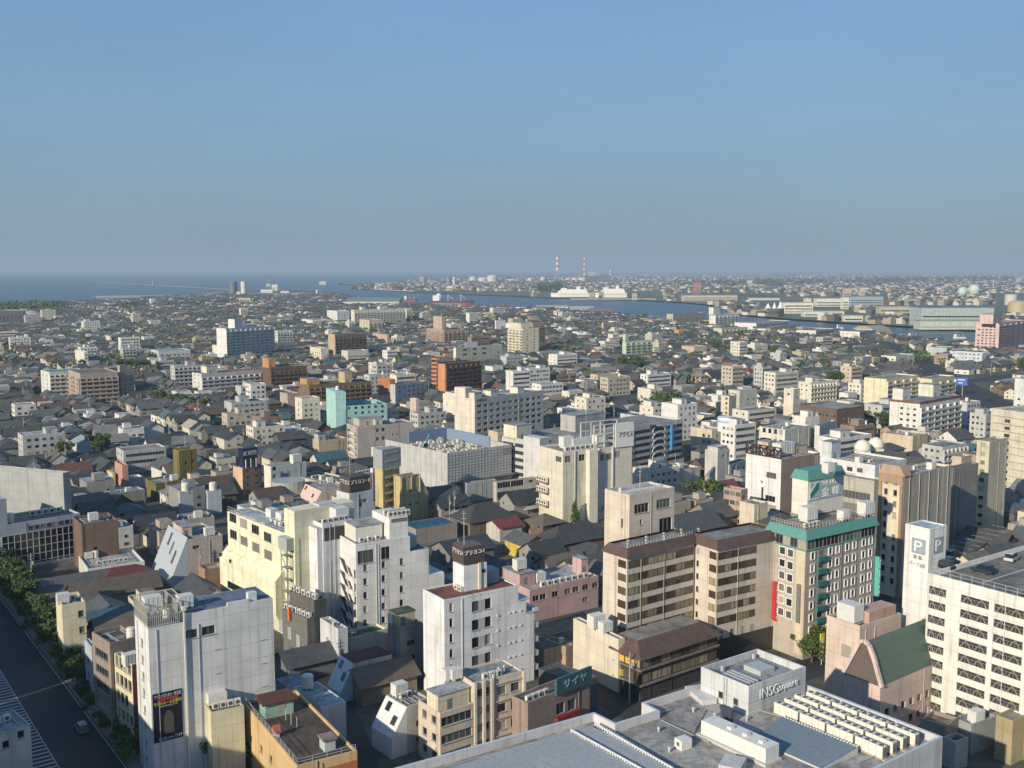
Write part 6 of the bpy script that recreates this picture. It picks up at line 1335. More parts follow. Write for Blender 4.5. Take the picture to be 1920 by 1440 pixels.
row(AB, 'cream end of the gallery block', 'short cream block closing the long gallery block', (762, 578), (772, 577), (757, 578), 603, (.62, .60, .54), BAL(2), ())
row(AB, 'beige flats before the gallery block', 'beige flats with grey side standing before the long gallery block', (692, 600), (716, 597), (674, 599), 624, (.56, .50, .40), BAL(3), G(3, None, 1.6, 1.3))
row(AB, 'dark brown flats', 'dark brown slab flats with a tan end wall', (628, 627), (687, 622), (615.5, 627), 676, (.16, .12, .09), BAL(8), G(1, None, 1, 1.2))
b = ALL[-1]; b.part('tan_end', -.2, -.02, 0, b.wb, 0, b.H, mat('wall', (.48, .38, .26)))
row(AB, 'white and brown flats', 'white fronted flats with brown bands before the dark brown flats', (652, 658), (691, 654), (640, 657), 684, (.58, .56, .52), RB(3, 1.5, 1, 3), ())
row(AB, 'cream windowed flats', 'cream flats with many small windows left of the dark brown flats', (602, 653), (616, 651), (581, 653), 677, (.66, .61, .50), (), G(5, 3, 1.2, 1.4))
row(SB, 'pink brown stepped house block', 'pink brown stepped block among dark roofs', (726, 628), (730, 626), (699, 627), 644, (.50, .36, .30))
row(OB, 'white harbour office', 'white office with many windows near the silos', (632, 583), (655, 580), (613, 582), 606, (.66, .67, .66), G(4, None, 1.6, 1.6), G(3, None, 1.6, 1.6))
row(OB, 'low white harbour halls', 'low white halls left of the white harbour office', (586, 600), (622, 596), (566, 598), 610, (.68, .68, .66), RB(2, 1.3, 1, 3.4), ())
row(SB, 'small white hall', 'small white hall with a tower block among the left roofs', (352, 633), (395, 630), (346, 632), 642, (.62, .62, .58), G(5, 2, 2, 1.4), ())
row(SB, 'cream broad hall', 'cream broad hall in sun left of the large slab', (226, 640), (258, 637), (222, 638), 648, (.66, .63, .54))
row(SB, 'white windowed clinic', 'white small clinic with dark windows among the left roofs', (268, 627), (292, 624), (265, 625), 634, (.66, .66, .64), G(4, 2, 1.6, 1.4))
row(SB, 'green tinted tower house', 'slim pale green tower house among the left roofs', (118, 629), (122, 628), (110, 629), 642, (.52, .60, .48))
row(SB, 'slim cream tower house', 'slim cream tower house left of the cream broad hall', (206, 631), (209, 630), (198, 630), 645, (.64, .60, .50))
row(SB, 'slim grey sign tower', 'slim pale grey tower at the far left with a white cap', (50, 628), (54, 627), (45, 627), 643, (.52, .55, .56))
row('school', 'long pinkish school', 'long pinkish school block at the left edge by the pines', (-30, 584), (42, 582), (-60, 583), 606, (.48, .38, .36), G(9, 3, 3, 1.8, .02, .98, 1.5, 4), ())
row(SB, 'white four storey block', 'lone white four storey block near the shore', (283, 560), (291, 559.5), (280, 560), 575, (.66, .66, .66), G(2, 3, 2, 1.5))
b = row(AB, 'white riverside apartments', 'white apartment block with a stair tower by the river', (1341, 589), (1385, 587), (1330, 588), 614, (.68, .67, .62), BAL(6), (), pent=(-.05, .22, .1, .9, 11))
row(OB, 'white riverside hall', 'long white hall with a curved front by the river', (1418, 606), (1482, 601), (1377, 603), 621, (.68, .68, .68), RB(2, 1.6, 2, 5), ())
row(OB, 'beige low flats', 'beige low flats left below the white riverside hall', (1353, 616), (1402, 613), (1338, 615), 631, (.60, .55, .44), BAL(7), ())
row('classical_hall', 'columned stone hall', 'pale stone hall with pilasters and a dark hipped roof by the river', (1262, 589), (1322, 586), (1250, 588), 609, (.46, .42, .34), G(10, 1, 2, 8, .03, .97, 2), G(3, 1, 2, 8, .1, .9, 2), roof=(.09, .09, .10))
row(OB, 'white chapel offices', 'white offices with a small tower right of the riverside hall', (1530, 620), (1565, 616), (1493, 617), 632, (.66, .65, .60), RB(2, 1.4, 1, 3.4), G(4, 2, 1.8, 1.4))
row(OB, 'white block with the arched shed', 'white block beside an arched brown shed near the water', (1612, 622), (1640, 618), (1575, 620), 638, (.66, .65, .60), RB(3, 1.3, 1, 3.2), G(4, 3, 1.8, 1.2))
k = MB(); k.prism([(r * math.cos(math.pi * i / 12), abs(r * math.sin(math.pi * i / 12)) * .7) for r in (22,) for i in range(13)], 'x', 0, 36); o = k.build('arched_shed', mat('metal', (.34, .27, .20), .5)); p = at(1618, 632); o.location = p; o.rotation_euler = (0, 0, A_DEF); tag(o, 'arched brown shed near the water', 'shed')
row(AB, 'pink hospital block', 'big pink block with bright corner stair near the right edge', (1872, 606), (1925, 600), (1830, 606), 664, (.58, .45, .42), BAL(5), G(5, None, 2.4, 1.5), pent=(-.1, .2, .1, .7, 10), roof=(.5, .42, .4))
row(OB, 'pale blue windowed box', 'pale blue box building with rows of small windows by the wide road', (1842, 662), (1850, 661), (1782, 656.5), 684, (.52, .58, .64), (), G(7, 3, 1.6, 1.2, .06, .94, 1.6, 3.6))
row(SB, 'grey green hall', 'grey green low hall beside the wide road', (1775, 652), (1790, 650), (1740, 648), 668, (.42, .48, .46))
row(SB, 'brown blue gate house', 'brown building with a blue panel beside the pale blue box', (1778, 665), (1786, 663), (1752, 662), 684, (.30, .23, .19))
row(SB, 'white corner offices', 'white two storey offices left of the wide road', (1680, 668), (1715, 664), (1652, 663), 684, (.64, .65, .62), G(3, 2, 2, 1.5), G(3, 2, 2, 1.5))
row('gymnasium', 'beige gymnasium', 'beige gymnasium with a ribbed grey roof', (1302, 650), (1326, 644), (1278, 644), 670, (.52, .44, .33), G(3, 1, 4, 2, .1, .9, 4), (), roof=(.36, .35, .30))
row('school', 'tan school hall', 'tan school hall with a broad grey hipped roof between green trees', (1386, 659), (1433, 657), (1382, 657), 673, (.50, .42, .33), G(5, 1, 4, 2.5, .05, .95, 3), (), roof=(.24, .25, .26))
row(SB, 'long flat tan house row', 'long flat roofed house row below the school trees', (1488, 671), (1545, 668), (1482, 669), 683, (.56, .55, .52), G(6, 1, 2, 1.4))

# ================================================================== harbour and far shore
def cyl_thing(name, label, cat, u, vb, vt, wpx, col, group=None, prof=None, rough=.6):
    p = at(u, vb); s = p.y / F; r = wpx * s / 2; hh = hgt(u, vb, vt)
    k = MB(); k.lathe([(r * a, hh * c) for a, c in (prof or ((1, 0), (1, 1)))], n=24); o = k.build(name, paint(col, rough)); o.location = p
    return tag(o, label, cat, group)
def box_thing(name, label, cat, u, vb, vt, wpx, col, depth=.5, group=None, rot=.0, roof=None):
    p = at(u, vb); s = p.y / F; w_ = wpx * s; hh = hgt(u, vb, vt); d = w_ * depth
    t = thing(name, label, cat, p, rot, group)
    k = MB(); k.box(-w_ / 2, w_ / 2, 0, d, 0, hh); k.build('wall', mat('wall', col), t)
    k = MB(); k.box(-w_ / 2 - .5, w_ / 2 + .5, -.5, d + .5, hh, hh + max(1, hh * .06)); k.build('roof', mat('flat_roof', roof or tuple(c * .7 for c in col)), t)
    if hh > 7:
        n = max(2, int(w_ / 9))
        for j in range(max(1, min(3, int(hh / 7)))):
            k = MB(); z = 2.5 + j * 6; k.box(-w_ / 2 + 2, w_ / 2 - 2, -.12, -.02, z, z + 2.2); k.build('window_band', glass_mat(), t)
    return t
def chimney(u, vb, vt, wpx, label, seg, lat):
    p = at(u, vb); s = p.y / F; hh = hgt(u, vb, vt); r = wpx * s / 2
    t = thing('chimney', label, 'chimney', p, 0, 'striped chimneys')
    z0 = hh * lat
    if lat > .05:
        k = MB()
        for a in range(4):
            an = math.pi / 4 + a * math.pi / 2; k.bar((r * 2.0 * math.cos(an), r * 2.0 * math.sin(an), 0), (r * 1.0 * math.cos(an), r * 1.0 * math.sin(an), z0), r * .35)
        for i in range(5): k.box(-r * (2 - i * .2), r * (2 - i * .2), -r * (2 - i * .2), r * (2 - i * .2), z0 * (i + 1) / 6, z0 * (i + 1) / 6 + 3)
        k.lathe([(r * .7, 0), (r * .7, z0)], n=12); k.build('lattice_frame', paint((.38, .38, .38)), t)
    for i in range(seg):
        a, c = z0 + (hh - z0) * i / seg, z0 + (hh - z0) * (i + 1) / seg
        k = MB(); k.lathe([(r * (1 - .25 * i / seg), a), (r * (1 - .25 * (i + 1) / seg), c)], n=16); k.build('red_band' if (seg - i) % 2 else 'white_band', paint((.55, .08, .06) if (seg - i) % 2 else (.74, .74, .74)), t)
chimney(1045, 526, 477, 5.2, 'thick red and white chimney on a grey lattice base, tallest on the far shore', 6, .40)
chimney(1095.5, 521, 478.5, 3.4, 'slim red and white chimney right of the lattice based one', 9, .0)
chimney(1144, 524, 504.5, 3.0, 'short red and white chimney beside the dark power house', 4, .5)
box_thing('power_house', 'long dark grey power house between the two right chimneys', 'power house', 1122, 530, 518.5, 46, (.12, .14, .16), .4)
box_thing('boiler_house', 'tan boiler house rising behind the dark power house', 'boiler house', 1110, 519.5, 509, 13, (.46, .42, .36), .6)
cyl_thing('gas_dome', 'small grey dome right of the tan boiler house', 'dome', 1123, 519, 511, 5, (.30, .30, .32), None, ((1, 0), (1, .5), (.7, .85), (.2, 1)))
for i, (u, vt, w_, lab) in enumerate(((887, 518, 14, 'cream oil tank, leftmost of the far shore tanks'), (905, 519.5, 18, 'wide low cream oil tank second from the left on the far shore'), (923, 515.5, 20, 'largest cream oil tank on the far shore'), (961, 523, 22, 'low cream tank in the middle of the far shore'), (994, 520.5, 9, 'small grey cream tank left of the round white one'), (1018, 519, 10, 'round white tank left of the thick chimney'), (1065, 521, 10, 'white tank just right of the thick chimney'), (1078, 520.5, 11, 'white tank left of the slim chimney'), (1092, 520, 16, 'wide white tank at the foot of the slim chimney'))):
    cyl_thing('storage_tank', lab, 'storage tank', u, 528 - (u > 940) * 1, vt, w_, (.62, .58, .50), 'storage tanks on the far shore', ((1, 0), (1, .75), (.75, .92), (.2, 1)))
cyl_thing('silo', 'dark grey silo cluster with pale ribs on the harbour mole', 'silo', 841, 537, 519, 9, (.20, .20, .21)); cyl_thing('silo', 'slim cream silo right of the dark silo cluster', 'silo', 851.5, 537, 519, 4.5, (.62, .58, .46))
cyl_thing('silo', 'brown grey silo on the far mole', 'silo', 793, 531, 518.5, 12, (.34, .28, .25))
box_thing('port_office', 'cream port office in front of the dark silo cluster', 'office', 843, 545, 536, 12, (.66, .60, .46), .6)
cyl_thing('cylinder_tower', 'dark round tower block on the near harbour shore', 'tower', 438, 556, 528, 14, (.13, .14, .16), 'twin round tower blocks'); cyl_thing('cylinder_tower', 'pale round tower block beside the dark one', 'tower', 457.5, 553, 528, 11, (.58, .57, .52), 'twin round tower blocks')
box_thing('flats', 'small pale flats right below the twin round towers', 'flats', 447, 558, 547, 7, (.56, .55, .54)); box_thing('flats', 'beige flats below the twin round towers', 'flats', 459, 571, 559, 22, (.50, .44, .36))
for u, vb, vt, w_, c, lab in ((503, 538, 532, 8, (.5, .5, .48), 'small grey tank house right of the round towers'), (515, 545, 534, 11, (.68, .68, .68), 'white stepped control house on the quay'), (500, 549, 543, 22, (.66, .66, .62), 'long white quay shed right of the round towers'), (534, 555, 546, 15, (.66, .66, .66), 'white quay office with a flat roof'), (556, 556, 551, 18, (.56, .56, .52), 'low grey quay shed'), (605, 534, 528, 12, (.66, .65, .62), 'white shed on the far mole'), (767, 531, 524.5, 4, (.5, .45, .42), 'narrow lookout tower on the far mole')):
    box_thing('quay_shed', lab, 'shed', u, vb, vt, w_, c)
def gable_shed(u, vb, vt, wpx, dpx, col, roof, label):
    p = at(u, vb); s = p.y / F; w_ = wpx * s; d = dpx * s; hh = hgt(u, vb, vt)
    t = thing('warehouse', label, 'warehouse', p, 0)
    k = MB(); k.prism([(-w_ / 2, 0), (w_ / 2, 0), (w_ / 2, hh * .6), (0, hh), (-w_ / 2, hh * .6)], 'y', 0, d); k.v = [(y, x + w_ / 2, z) for x, y, z in k.v]; k.build('wall', mat('wall', col), t)
    k = MB()
    for sg in (-1, 1): k.quad([(-1, w_ / 2 + sg * (w_ / 2 + 1), hh * .6), (d + 1, w_ / 2 + sg * (w_ / 2 + 1), hh * .6), (d + 1, w_ / 2, hh + .4), (-1, w_ / 2, hh + .4)])
    k.build('roof', mat('metal', roof, .5), t); return t
gable_shed(648, 574, 559, 60, 100, (.56, .54, .44), (.16, .24, .25), 'wide green roofed warehouse with a cream gable behind the long gallery block')
gable_shed(812, 578, 570, 40, 50, (.46, .46, .44), (.30, .30, .30), 'grey harbour shed left of the red quay stacks')
gable_shed(1005, 578, 573, 30, 60, (.6, .58, .52), (.44, .42, .38), 'long low cream harbour shed on the near bank')
gable_shed(1070, 588, 575, 40, 44, (.6, .58, .5), (.40, .40, .36), 'cream harbour shed by the river bend')
gable_shed(1108, 592, 578, 40, 40, (.26, .22, .2), (.20, .16, .14), 'dark brown harbour shed by the river bend')
def hull(L, Bm, D, k, mi=0, z0=0):
    prof = [(-.5, .35), (-.48, .5), (.3, .5), (.44, .28), (.5, .0), (.44, -.28), (.3, -.5), (-.48, -.5), (-.5, -.35)]
    k.prism([(x * L, y * Bm) for x, y in prof], 'z', z0, D, mi)
def ferry(u, vb, lenpx, vt, label, rot):
    p = at(u, vb, -2); s = p.y / F; L = lenpx * s; hh = hgt(u, vb, vt, -2) + 2; Bm = L * .16
    t = thing('ferry', label, 'ferry', (p.x, p.y, -2), rot, 'white ferries at the pier')
    k = MB(); hull(L, Bm, hh * .42, k); k.build('hull', paint((.72, .68, .58)), t)
    k = MB(); hull(L * 1.002, Bm * 1.01, hh * .12, k, 0, hh * .30); k.v = [(x, y, z) for x, y, z in k.v]; o = k.build('stripe', paint((.10, .16, .3)), t); o.scale = (1, 1, .14); o.location.z = hh * .28
    k = MB(); k.box(-L * .42, L * .32, -Bm * .46, Bm * .46, hh * .42, hh * .62); k.box(-L * .38, L * .26, -Bm * .40, Bm * .40, hh * .62, hh * .74); k.box(L * .1, L * .24, -Bm * .42, Bm * .42, hh * .74, hh * .86); k.build('deckhouse', paint((.74, .74, .72)), t)
    k = MB(); k.box(-L * .24, -L * .14, -Bm * .2, Bm * .2, hh * .74, hh * .98); k.build('funnel', paint((.70, .70, .68)), t)
    for j in range(2):
        k = MB(); k.box(-L * .40, L * .30, -Bm * .47, -Bm * .462, hh * (.48 + .07 * j), hh * (.505 + .07 * j)); k.build('window_band', paint((.10, .12, .14)), t)
    k = MB(); k.bar((L * .17, 0, hh * .86), (L * .17, 0, hh * 1.1), .8); k.build('mast', paint((.7, .7, .7)), t); return t
ferry(1070, 558, 74, 537, 'white ferry with its bow to the left at the far pier', math.pi)
ferry(1146, 559, 60, 535, 'shorter white ferry moored behind the first one', math.pi)
def cargo(u, vb, lenpx, vt, label, rot, hullc, low=(.4, .05, .05)):
    p = at(u, vb, -2); s = p.y / F; L = lenpx * s; hh = hgt(u, vb, vt, -2) + 2; Bm = L * .15
    t = thing('cargo_ship', label, 'ship', (p.x, p.y, -2), rot)
    k = MB(); hull(L, Bm, hh * .18, k); k.build('lower_hull', paint(low), t); k = MB(); hull(L * 1.01, Bm * 1.02, hh * .36, k, 0, hh * .18); k.build('hull', paint(hullc), t)
    k = MB(); k.box(-L * .45, -L * .3, -Bm * .45, Bm * .45, hh * .36, hh * .86); k.build('bridge_house', paint((.72, .72, .70)), t)
    for x in (-.1, .2): k = MB(); k.bar((L * x, 0, hh * .36), (L * x, 0, hh * .95), L * .012); k.bar((L * x, 0, hh * .9), (L * (x + .12), 0, hh * .5), L * .008); k.build('deck_crane', paint((.6, .6, .56)), t)
    return t
cargo(848, 571, 80, 551, 'dark hulled cargo ship with a red waterline at the near quay', 0.0, (.06, .06, .07))
cargo(600, 556, 16, 541, 'grey patrol ship with a tall white superstructure', 0.1, (.42, .43, .44), (.3, .3, .3))
cargo(770, 566, 26, 553, 'small dark workboat at the quay left of the cargo ship', 0.05, (.10, .11, .12))
cyl_thing('fuel_sphere', 'white domed vessel standing on the quay behind the cargo ship', 'tank', 823, 565, 550, 12, (.74, .74, .74), None, ((.6, 0), (1, .35), (1, .65), (.6, .95), (.1, 1)))
for u, vb, w_, lab in ((1695, 636, 16, 'small white fishing boat moored at the far quay, left one'), (1712, 634, 20, 'white fishing boat with a tall mast moored near the arena'), (1672, 633, 10, 'tiny white boat moored left of the fishing boats'), (1800, 636, 26, 'white trawler moored below the pale blue arena'), (1575, 618, 14, 'small grey tug on the river')):
    cargo(u, vb, w_, vb - 11, lab, .1, (.66, .66, .66), (.3, .3, .32))
for u, v, lab in ((1110, 560, 'left'), (1128, 559.5, 'middle'), (1190, 562, 'right')):
    box_thing('pier_tower', f'grey square pier tower before the ferries, {lab} one of three', 'pier tower', u, v + 1, v - 12, 9, (.40, .40, .39), 1.0, 'pier towers before the ferries')
box_thing('pier', 'long low grey pier deck before the ferries', 'pier', 1150, 562, 559.5, 160, (.34, .33, .31), .06)
# exhibition halls and arena on the far bank
box_thing('convention_hall', 'white exhibition building with window bands on the far bank', 'hall', 1497, 588, 568, 54, (.70, .68, .60), .4)
box_thing('convention_hall', 'long white low wing sloping right of the exhibition building', 'hall', 1545, 594, 584, 76, (.66, .65, .58), .25)
box_thing('lift_tower', 'cream tower on the exhibition building, left one', 'tower', 1515, 585, 560, 12, (.68, .64, .54), 1.0); box_thing('lift_tower', 'cream tower at the right end of the exhibition building', 'tower', 1585, 580, 558, 12, (.68, .66, .56), 1.0)
box_thing('exhibition_hall', 'second white hall with a window band behind the cream towers', 'hall', 1557, 575, 560, 52, (.66, .65, .60), .4)
for i, (u, w_) in enumerate(((1440, 14), (1452, 10), (1463, 12))): cyl_thing('tent', f'white pointed tent by the water, {["left", "middle", "right"][i]} of three', 'tent', u, 580, 569 - i * 2, w_, (.74, .74, .73), 'white tents by the water', ((1, 0), (.6, .4), (.1, 1)))
box_thing('transit_shed', 'long pale transit shed with many doors on the far bank', 'shed', 1332, 565, 554, 100, (.50, .46, .38), .3)
box_thing('transit_shed', 'low cream transit shed right of the long one', 'shed', 1434, 563, 559, 56, (.58, .54, .44), .3)
t = box_thing('arena', 'huge pale blue glass arena with a dark blue roof on the far bank', 'arena', 1795, 612, 577, 135, (.38, .44, .44), .45, None, 0, (.10, .18, .30))
box_thing('arena_apron', 'pale green low apron hall in front of the glass arena', 'hall', 1780, 618, 602, 110, (.44, .52, .46), .3)
box_thing('warehouse', 'grey long warehouse with dark doors left of the arena', 'warehouse', 1680, 592, 575, 60, (.44, .42, .36), .4); box_thing('warehouse', 'blue roofed warehouse behind the exhibition towers', 'warehouse', 1625, 575, 556, 62, (.30, .38, .44), .4, None, 0, (.10, .20, .34))
box_thing('warehouse', 'white low warehouse with red gantries at the far quay', 'warehouse', 1600, 603, 592, 36, (.60, .58, .52), .4)
for u, vb, vt, w_, c, lab in ((1804.5, 556, 538, 18, (.46, .58, .50), 'pale green gas sphere, left of a pair'), (1826.5, 553, 533, 20, (.48, .60, .52), 'pale green gas sphere, right of a pair')):
    cyl_thing('gas_sphere', lab, 'gas sphere', u, vb, vt, w_, c, 'pale green gas spheres', ((.45, 0), (.8, .15), (1, .5), (.8, .85), (.45, .97), (.05, 1)))
cyl_thing('gas_holder', 'gold grey gas holder at the right edge beyond the arena', 'gas holder', 1908, 590, 563, 36, (.42, .36, .22), None, ((1, 0), (1, .8), (.7, .95), (.1, 1)), .35)
cyl_thing('gas_holder', 'tall pale gas holder left of the gold one', 'gas holder', 1895, 572, 552, 22, (.50, .50, .44))
for u, vb, vt, w_, c, lab in ((1589, 561, 541, 14, (.50, .40, .34), 'brown grey cement silo behind the white halls, left one'), (1617, 557, 539, 9, (.54, .44, .36), 'brown grey cement silo behind the white halls, right one'), (1308, 551, 530, 12, (.36, .18, .14), 'red brown industrial tower on the far bank'), (1406, 537, 526, 8, (.60, .56, .46), 'small cream tower block in the far town')):
    box_thing('industrial_tower', lab, 'tower', u, vb, vt, w_, c, .8)
sm = cyl_thing('smoke_stack', 'slim far smoke stack near the right edge', 'stack', 1862, 543, 527, 1.6, (.5, .5, .5))
# breakwaters
def mole(label, pts, wd, hh, col):
    P = [at(u, v, -2) for u, v in pts]; k = MB()
    for a, c in zip(P, P[1:]):
        d = (c - a).normalized(); n_ = Vector((-d.y, d.x, 0)) * wd / 2
        k.quad([a + n_ + Vector((0, 0, hh)), a - n_ + Vector((0, 0, hh)), c - n_ + Vector((0, 0, hh)), c + n_ + Vector((0, 0, hh))])
        k.quad([a - n_, c - n_, c - n_ + Vector((0, 0, hh)), a - n_ + Vector((0, 0, hh))]); k.quad([a + n_, c + n_, c + n_ + Vector((0, 0, hh)), a + n_ + Vector((0, 0, hh))])
    tag(k.build('breakwater', mat('concrete', col)), label, 'breakwater', 'breakwaters')
mole('pale straight breakwater nearest the beach', [(175, 559), (260, 557.5), (375, 555)], 40, 6, (.72, .68, .58))
mole('long thin brown breakwater far out at sea', [(158, 526.5), (200, 530), (290, 535), (360, 539), (440, 544)], 20, 4, (.20, .16, .15))
mole('pale curved breakwater running from the far shore', [(642, 534), (700, 531), (768, 528.5)], 40, 7, (.56, .54, .48))
mole('low sandy mole before the far shore', [(700, 543), (740, 545.5), (782, 547.5)], 30, 4, (.52, .46, .36))
cyl_thing('lighthouse', 'small reddish lighthouse on the long brown breakwater', 'lighthouse', 287, 535, 526, 3, (.40, .22, .18))
cyl_thing('sports_dome', 'white shallow dome beside the long pinkish school', 'dome', 59, 596, 587, 30, (.70, .71, .72), None, ((1, 0), (1, .5), (.8, .8), (.4, .96), (.05, 1)))
# ================================================================== houses between the placed buildings
TH = A_DEF; HX = Vector((math.cos(TH), math.sin(TH))); HY = Vector((-HX.y, HX.x))
class Q: pass
OB_ = []
for b in ALL:
    q = Q(); q.o = b.o; q.ax = b.ax; q.by = b.by; q.wa = b.wa; q.wb = b.wb; q.H = b.H; q.d = math.hypot(b.o.x, b.o.y); OB_.append(q)
nsg_poly = [(p.x, p.y) for p in NSG.poly]
def in_poly(x, y, poly):
    c = False; n = len(poly); j = n - 1
    for i in range(n):
        xi, yi = poly[i][0], poly[i][1]; xj, yj = poly[j][0], poly[j][1]
        if (yi > y) != (yj > y) and x < (xj - xi) * (y - yi) / (yj - yi) + xi: c = not c
        j = i
    return c
CITY2 = [(p.x, p.y) for p in CITY]; NORTH2 = [(p.x, p.y) for p in NORTH]
GRID = {}
def cells(x0, x1, y0, y1, s=100):
    for i in range(int(x0 // s), int(x1 // s) + 1):
        for j in range(int(y0 // s), int(y1 // s) + 1): yield i, j
for q in OB_:
    cs = [q.o + q.ax * (q.wa * i) + q.by * (q.wb * j) for i in (0, 1) for j in (0, 1)]
    xs = [c.x for c in cs]; ys = [c.y for c in cs]
    for c in cells(min(xs) - 15, max(xs) + 15, min(ys) - 15, max(ys) + 15): GRID.setdefault(c, []).append(q)
def clear(x, y, r):
    for q in GRID.get((int(x // 100), int(y // 100)), ()):
        dx, dy = x - q.o.x, y - q.o.y; lx_, ly_ = dx * q.ax.x + dy * q.ax.y, dx * q.by.x + dy * q.by.y
        if -r < lx_ < q.wa + r and -r < ly_ < q.wb + r: return False
    if y < 260 and in_poly(x, y, nsg_poly): return False
    p = Vector((x, y, 0))
    for a, c, wd in ROADS:
        d = c - a; t = max(0, min(1, (p - a).dot(d) / d.length_squared)); 
        if (a + d * t - p).length < wd + r: return False
    return True
def ray_hits(x, y, z):
    """the ray from the viewer through a point: (hidden by a nearer placed building, hit height on the first one behind)"""
    tgt = Vector((x, y, z - H)); Dp = math.hypot(x, y); hid = False; best = None
    for q in OB_:
        ox, oy = -q.o.x, -q.o.y
        o1, o2 = ox * q.ax.x + oy * q.ax.y, ox * q.by.x + oy * q.by.y; d1, d2 = x * q.ax.x + y * q.ax.y, x * q.by.x + y * q.by.y
        t0, t1 = 0.0, 1e9
        for o, d, w_ in ((o1, d1, q.wa), (o2, d2, q.wb)):
            if abs(d) < 1e-9:
                if not 0 < o < w_: t0 = 1e18
                continue
            a, c = (0 - o) / d, (w_ - o) / d
            if a > c: a, c = c, a
            t0 = max(t0, a); t1 = min(t1, c)
        if t0 > t1: continue
        zz = H + (z - H) * t0; zo = H + (z - H) * t1
        if t0 < 0.99:
            if zz < q.o.z + q.H or zo < q.o.z + q.H: hid = True
        elif t0 > 1.003 and zz > 0:
            if zz < q.H and (best is None or t0 < best[0]): best = (t0, zz / q.H, zz)
    return hid, best
def hall(u, v, w_, d, h, rh, kind, rot, wc, rc, label):
    p = at(u, v); a = TH + rot
    t = thing('hall', label, 'hall', p, a)
    k1, k2, tmp = MB(), MB(), MB(); house_geo(kind, w_, d, h, rh, tmp)
    for f, m_ in zip(tmp.f, tmp.m): (k1 if m_ == 0 else k2).quad([tmp.v[j] for j in f])
    k1.build('wall', mat('wall', wc), t); k2.build('roof', mat('tile', rc, .55) if kind != 'flat' else mat('flat_roof', rc), t)
    q = Q(); q.ax = Vector((math.cos(a), math.sin(a), 0)); q.by = Vector((-q.ax.y, q.ax.x, 0)); q.o = p - q.ax * w_ / 2 - q.by * d / 2; q.wa, q.wb, q.H = w_, d, h; q.d = p.length; OB_.append(q)
    for c in cells(p.x - w_, p.x + w_, p.y - w_, p.y + w_): GRID.setdefault(c, []).append(q)
# ---- house prototypes
WALLM, ROOFM = obj_mat('wall'), obj_mat('roof')
def house_geo(kind, w_, d, h, rh, k, o=(0, 0, 0), a=0.0, mi=(0, 1), e=.8):
    ca, sa = math.cos(a), math.sin(a)
    def T(x, y, z): return (o[0] + x * ca - y * sa, o[1] + x * sa + y * ca, o[2] + z)
    X, Y = w_ / 2, d / 2
    cs = [(-X, -Y), (X, -Y), (X, Y), (-X, Y)]
    for i in range(4):
        p, q = cs[i], cs[(i + 1) % 4]; k.quad([T(*p, 0), T(*q, 0), T(*q, h), T(*p, h)], mi[0])
    if kind == 'gable':
        for s in (-1, 1):
            k.quad([T(s * X, -Y, h), T(s * X, Y, h), T(s * X, 0, h + rh)], mi[0])
            k.quad([T(-X - e, s * (Y + e), h - e * rh / Y), T(X + e, s * (Y + e), h - e * rh / Y), T(X + e, 0, h + rh + .12), T(-X - e, 0, h + rh + .12)], mi[1])
    elif kind == 'hip':
        r = max(X - Y, .3); z = h - .15
        A, B_, C_, D_ = (-X - e, -Y - e), (X + e, -Y - e), (X + e, Y + e), (-X - e, Y + e)
        k.quad([T(*A, z), T(*B_, z), T(r, 0, h + rh), T(-r, 0, h + rh)], mi[1]); k.quad([T(*C_, z), T(*D_, z), T(-r, 0, h + rh), T(r, 0, h + rh)], mi[1])
        k.quad([T(*B_, z), T(*C_, z), T(r, 0, h + rh)], mi[1]); k.quad([T(*D_, z), T(*A, z), T(-r, 0, h + rh)], mi[1])
    else:
        k.quad([T(*p, h - .25) for p in cs], mi[1])
        if rh > .5:
            for i in range(4):
                p, q = cs[i], cs[(i + 1) % 4]; pp, qq = (p[0] * .35 - X * .4, p[1] * .4), (q[0] * .35 - X * .4, q[1] * .4)
                k.quad([T(*pp, h), T(*qq, h), T(*qq, h + rh), T(*pp, h + rh)], mi[0])
            k.quad([T(p[0] * .35 - X * .4, p[1] * .4, h + rh) for p in cs], mi[1])
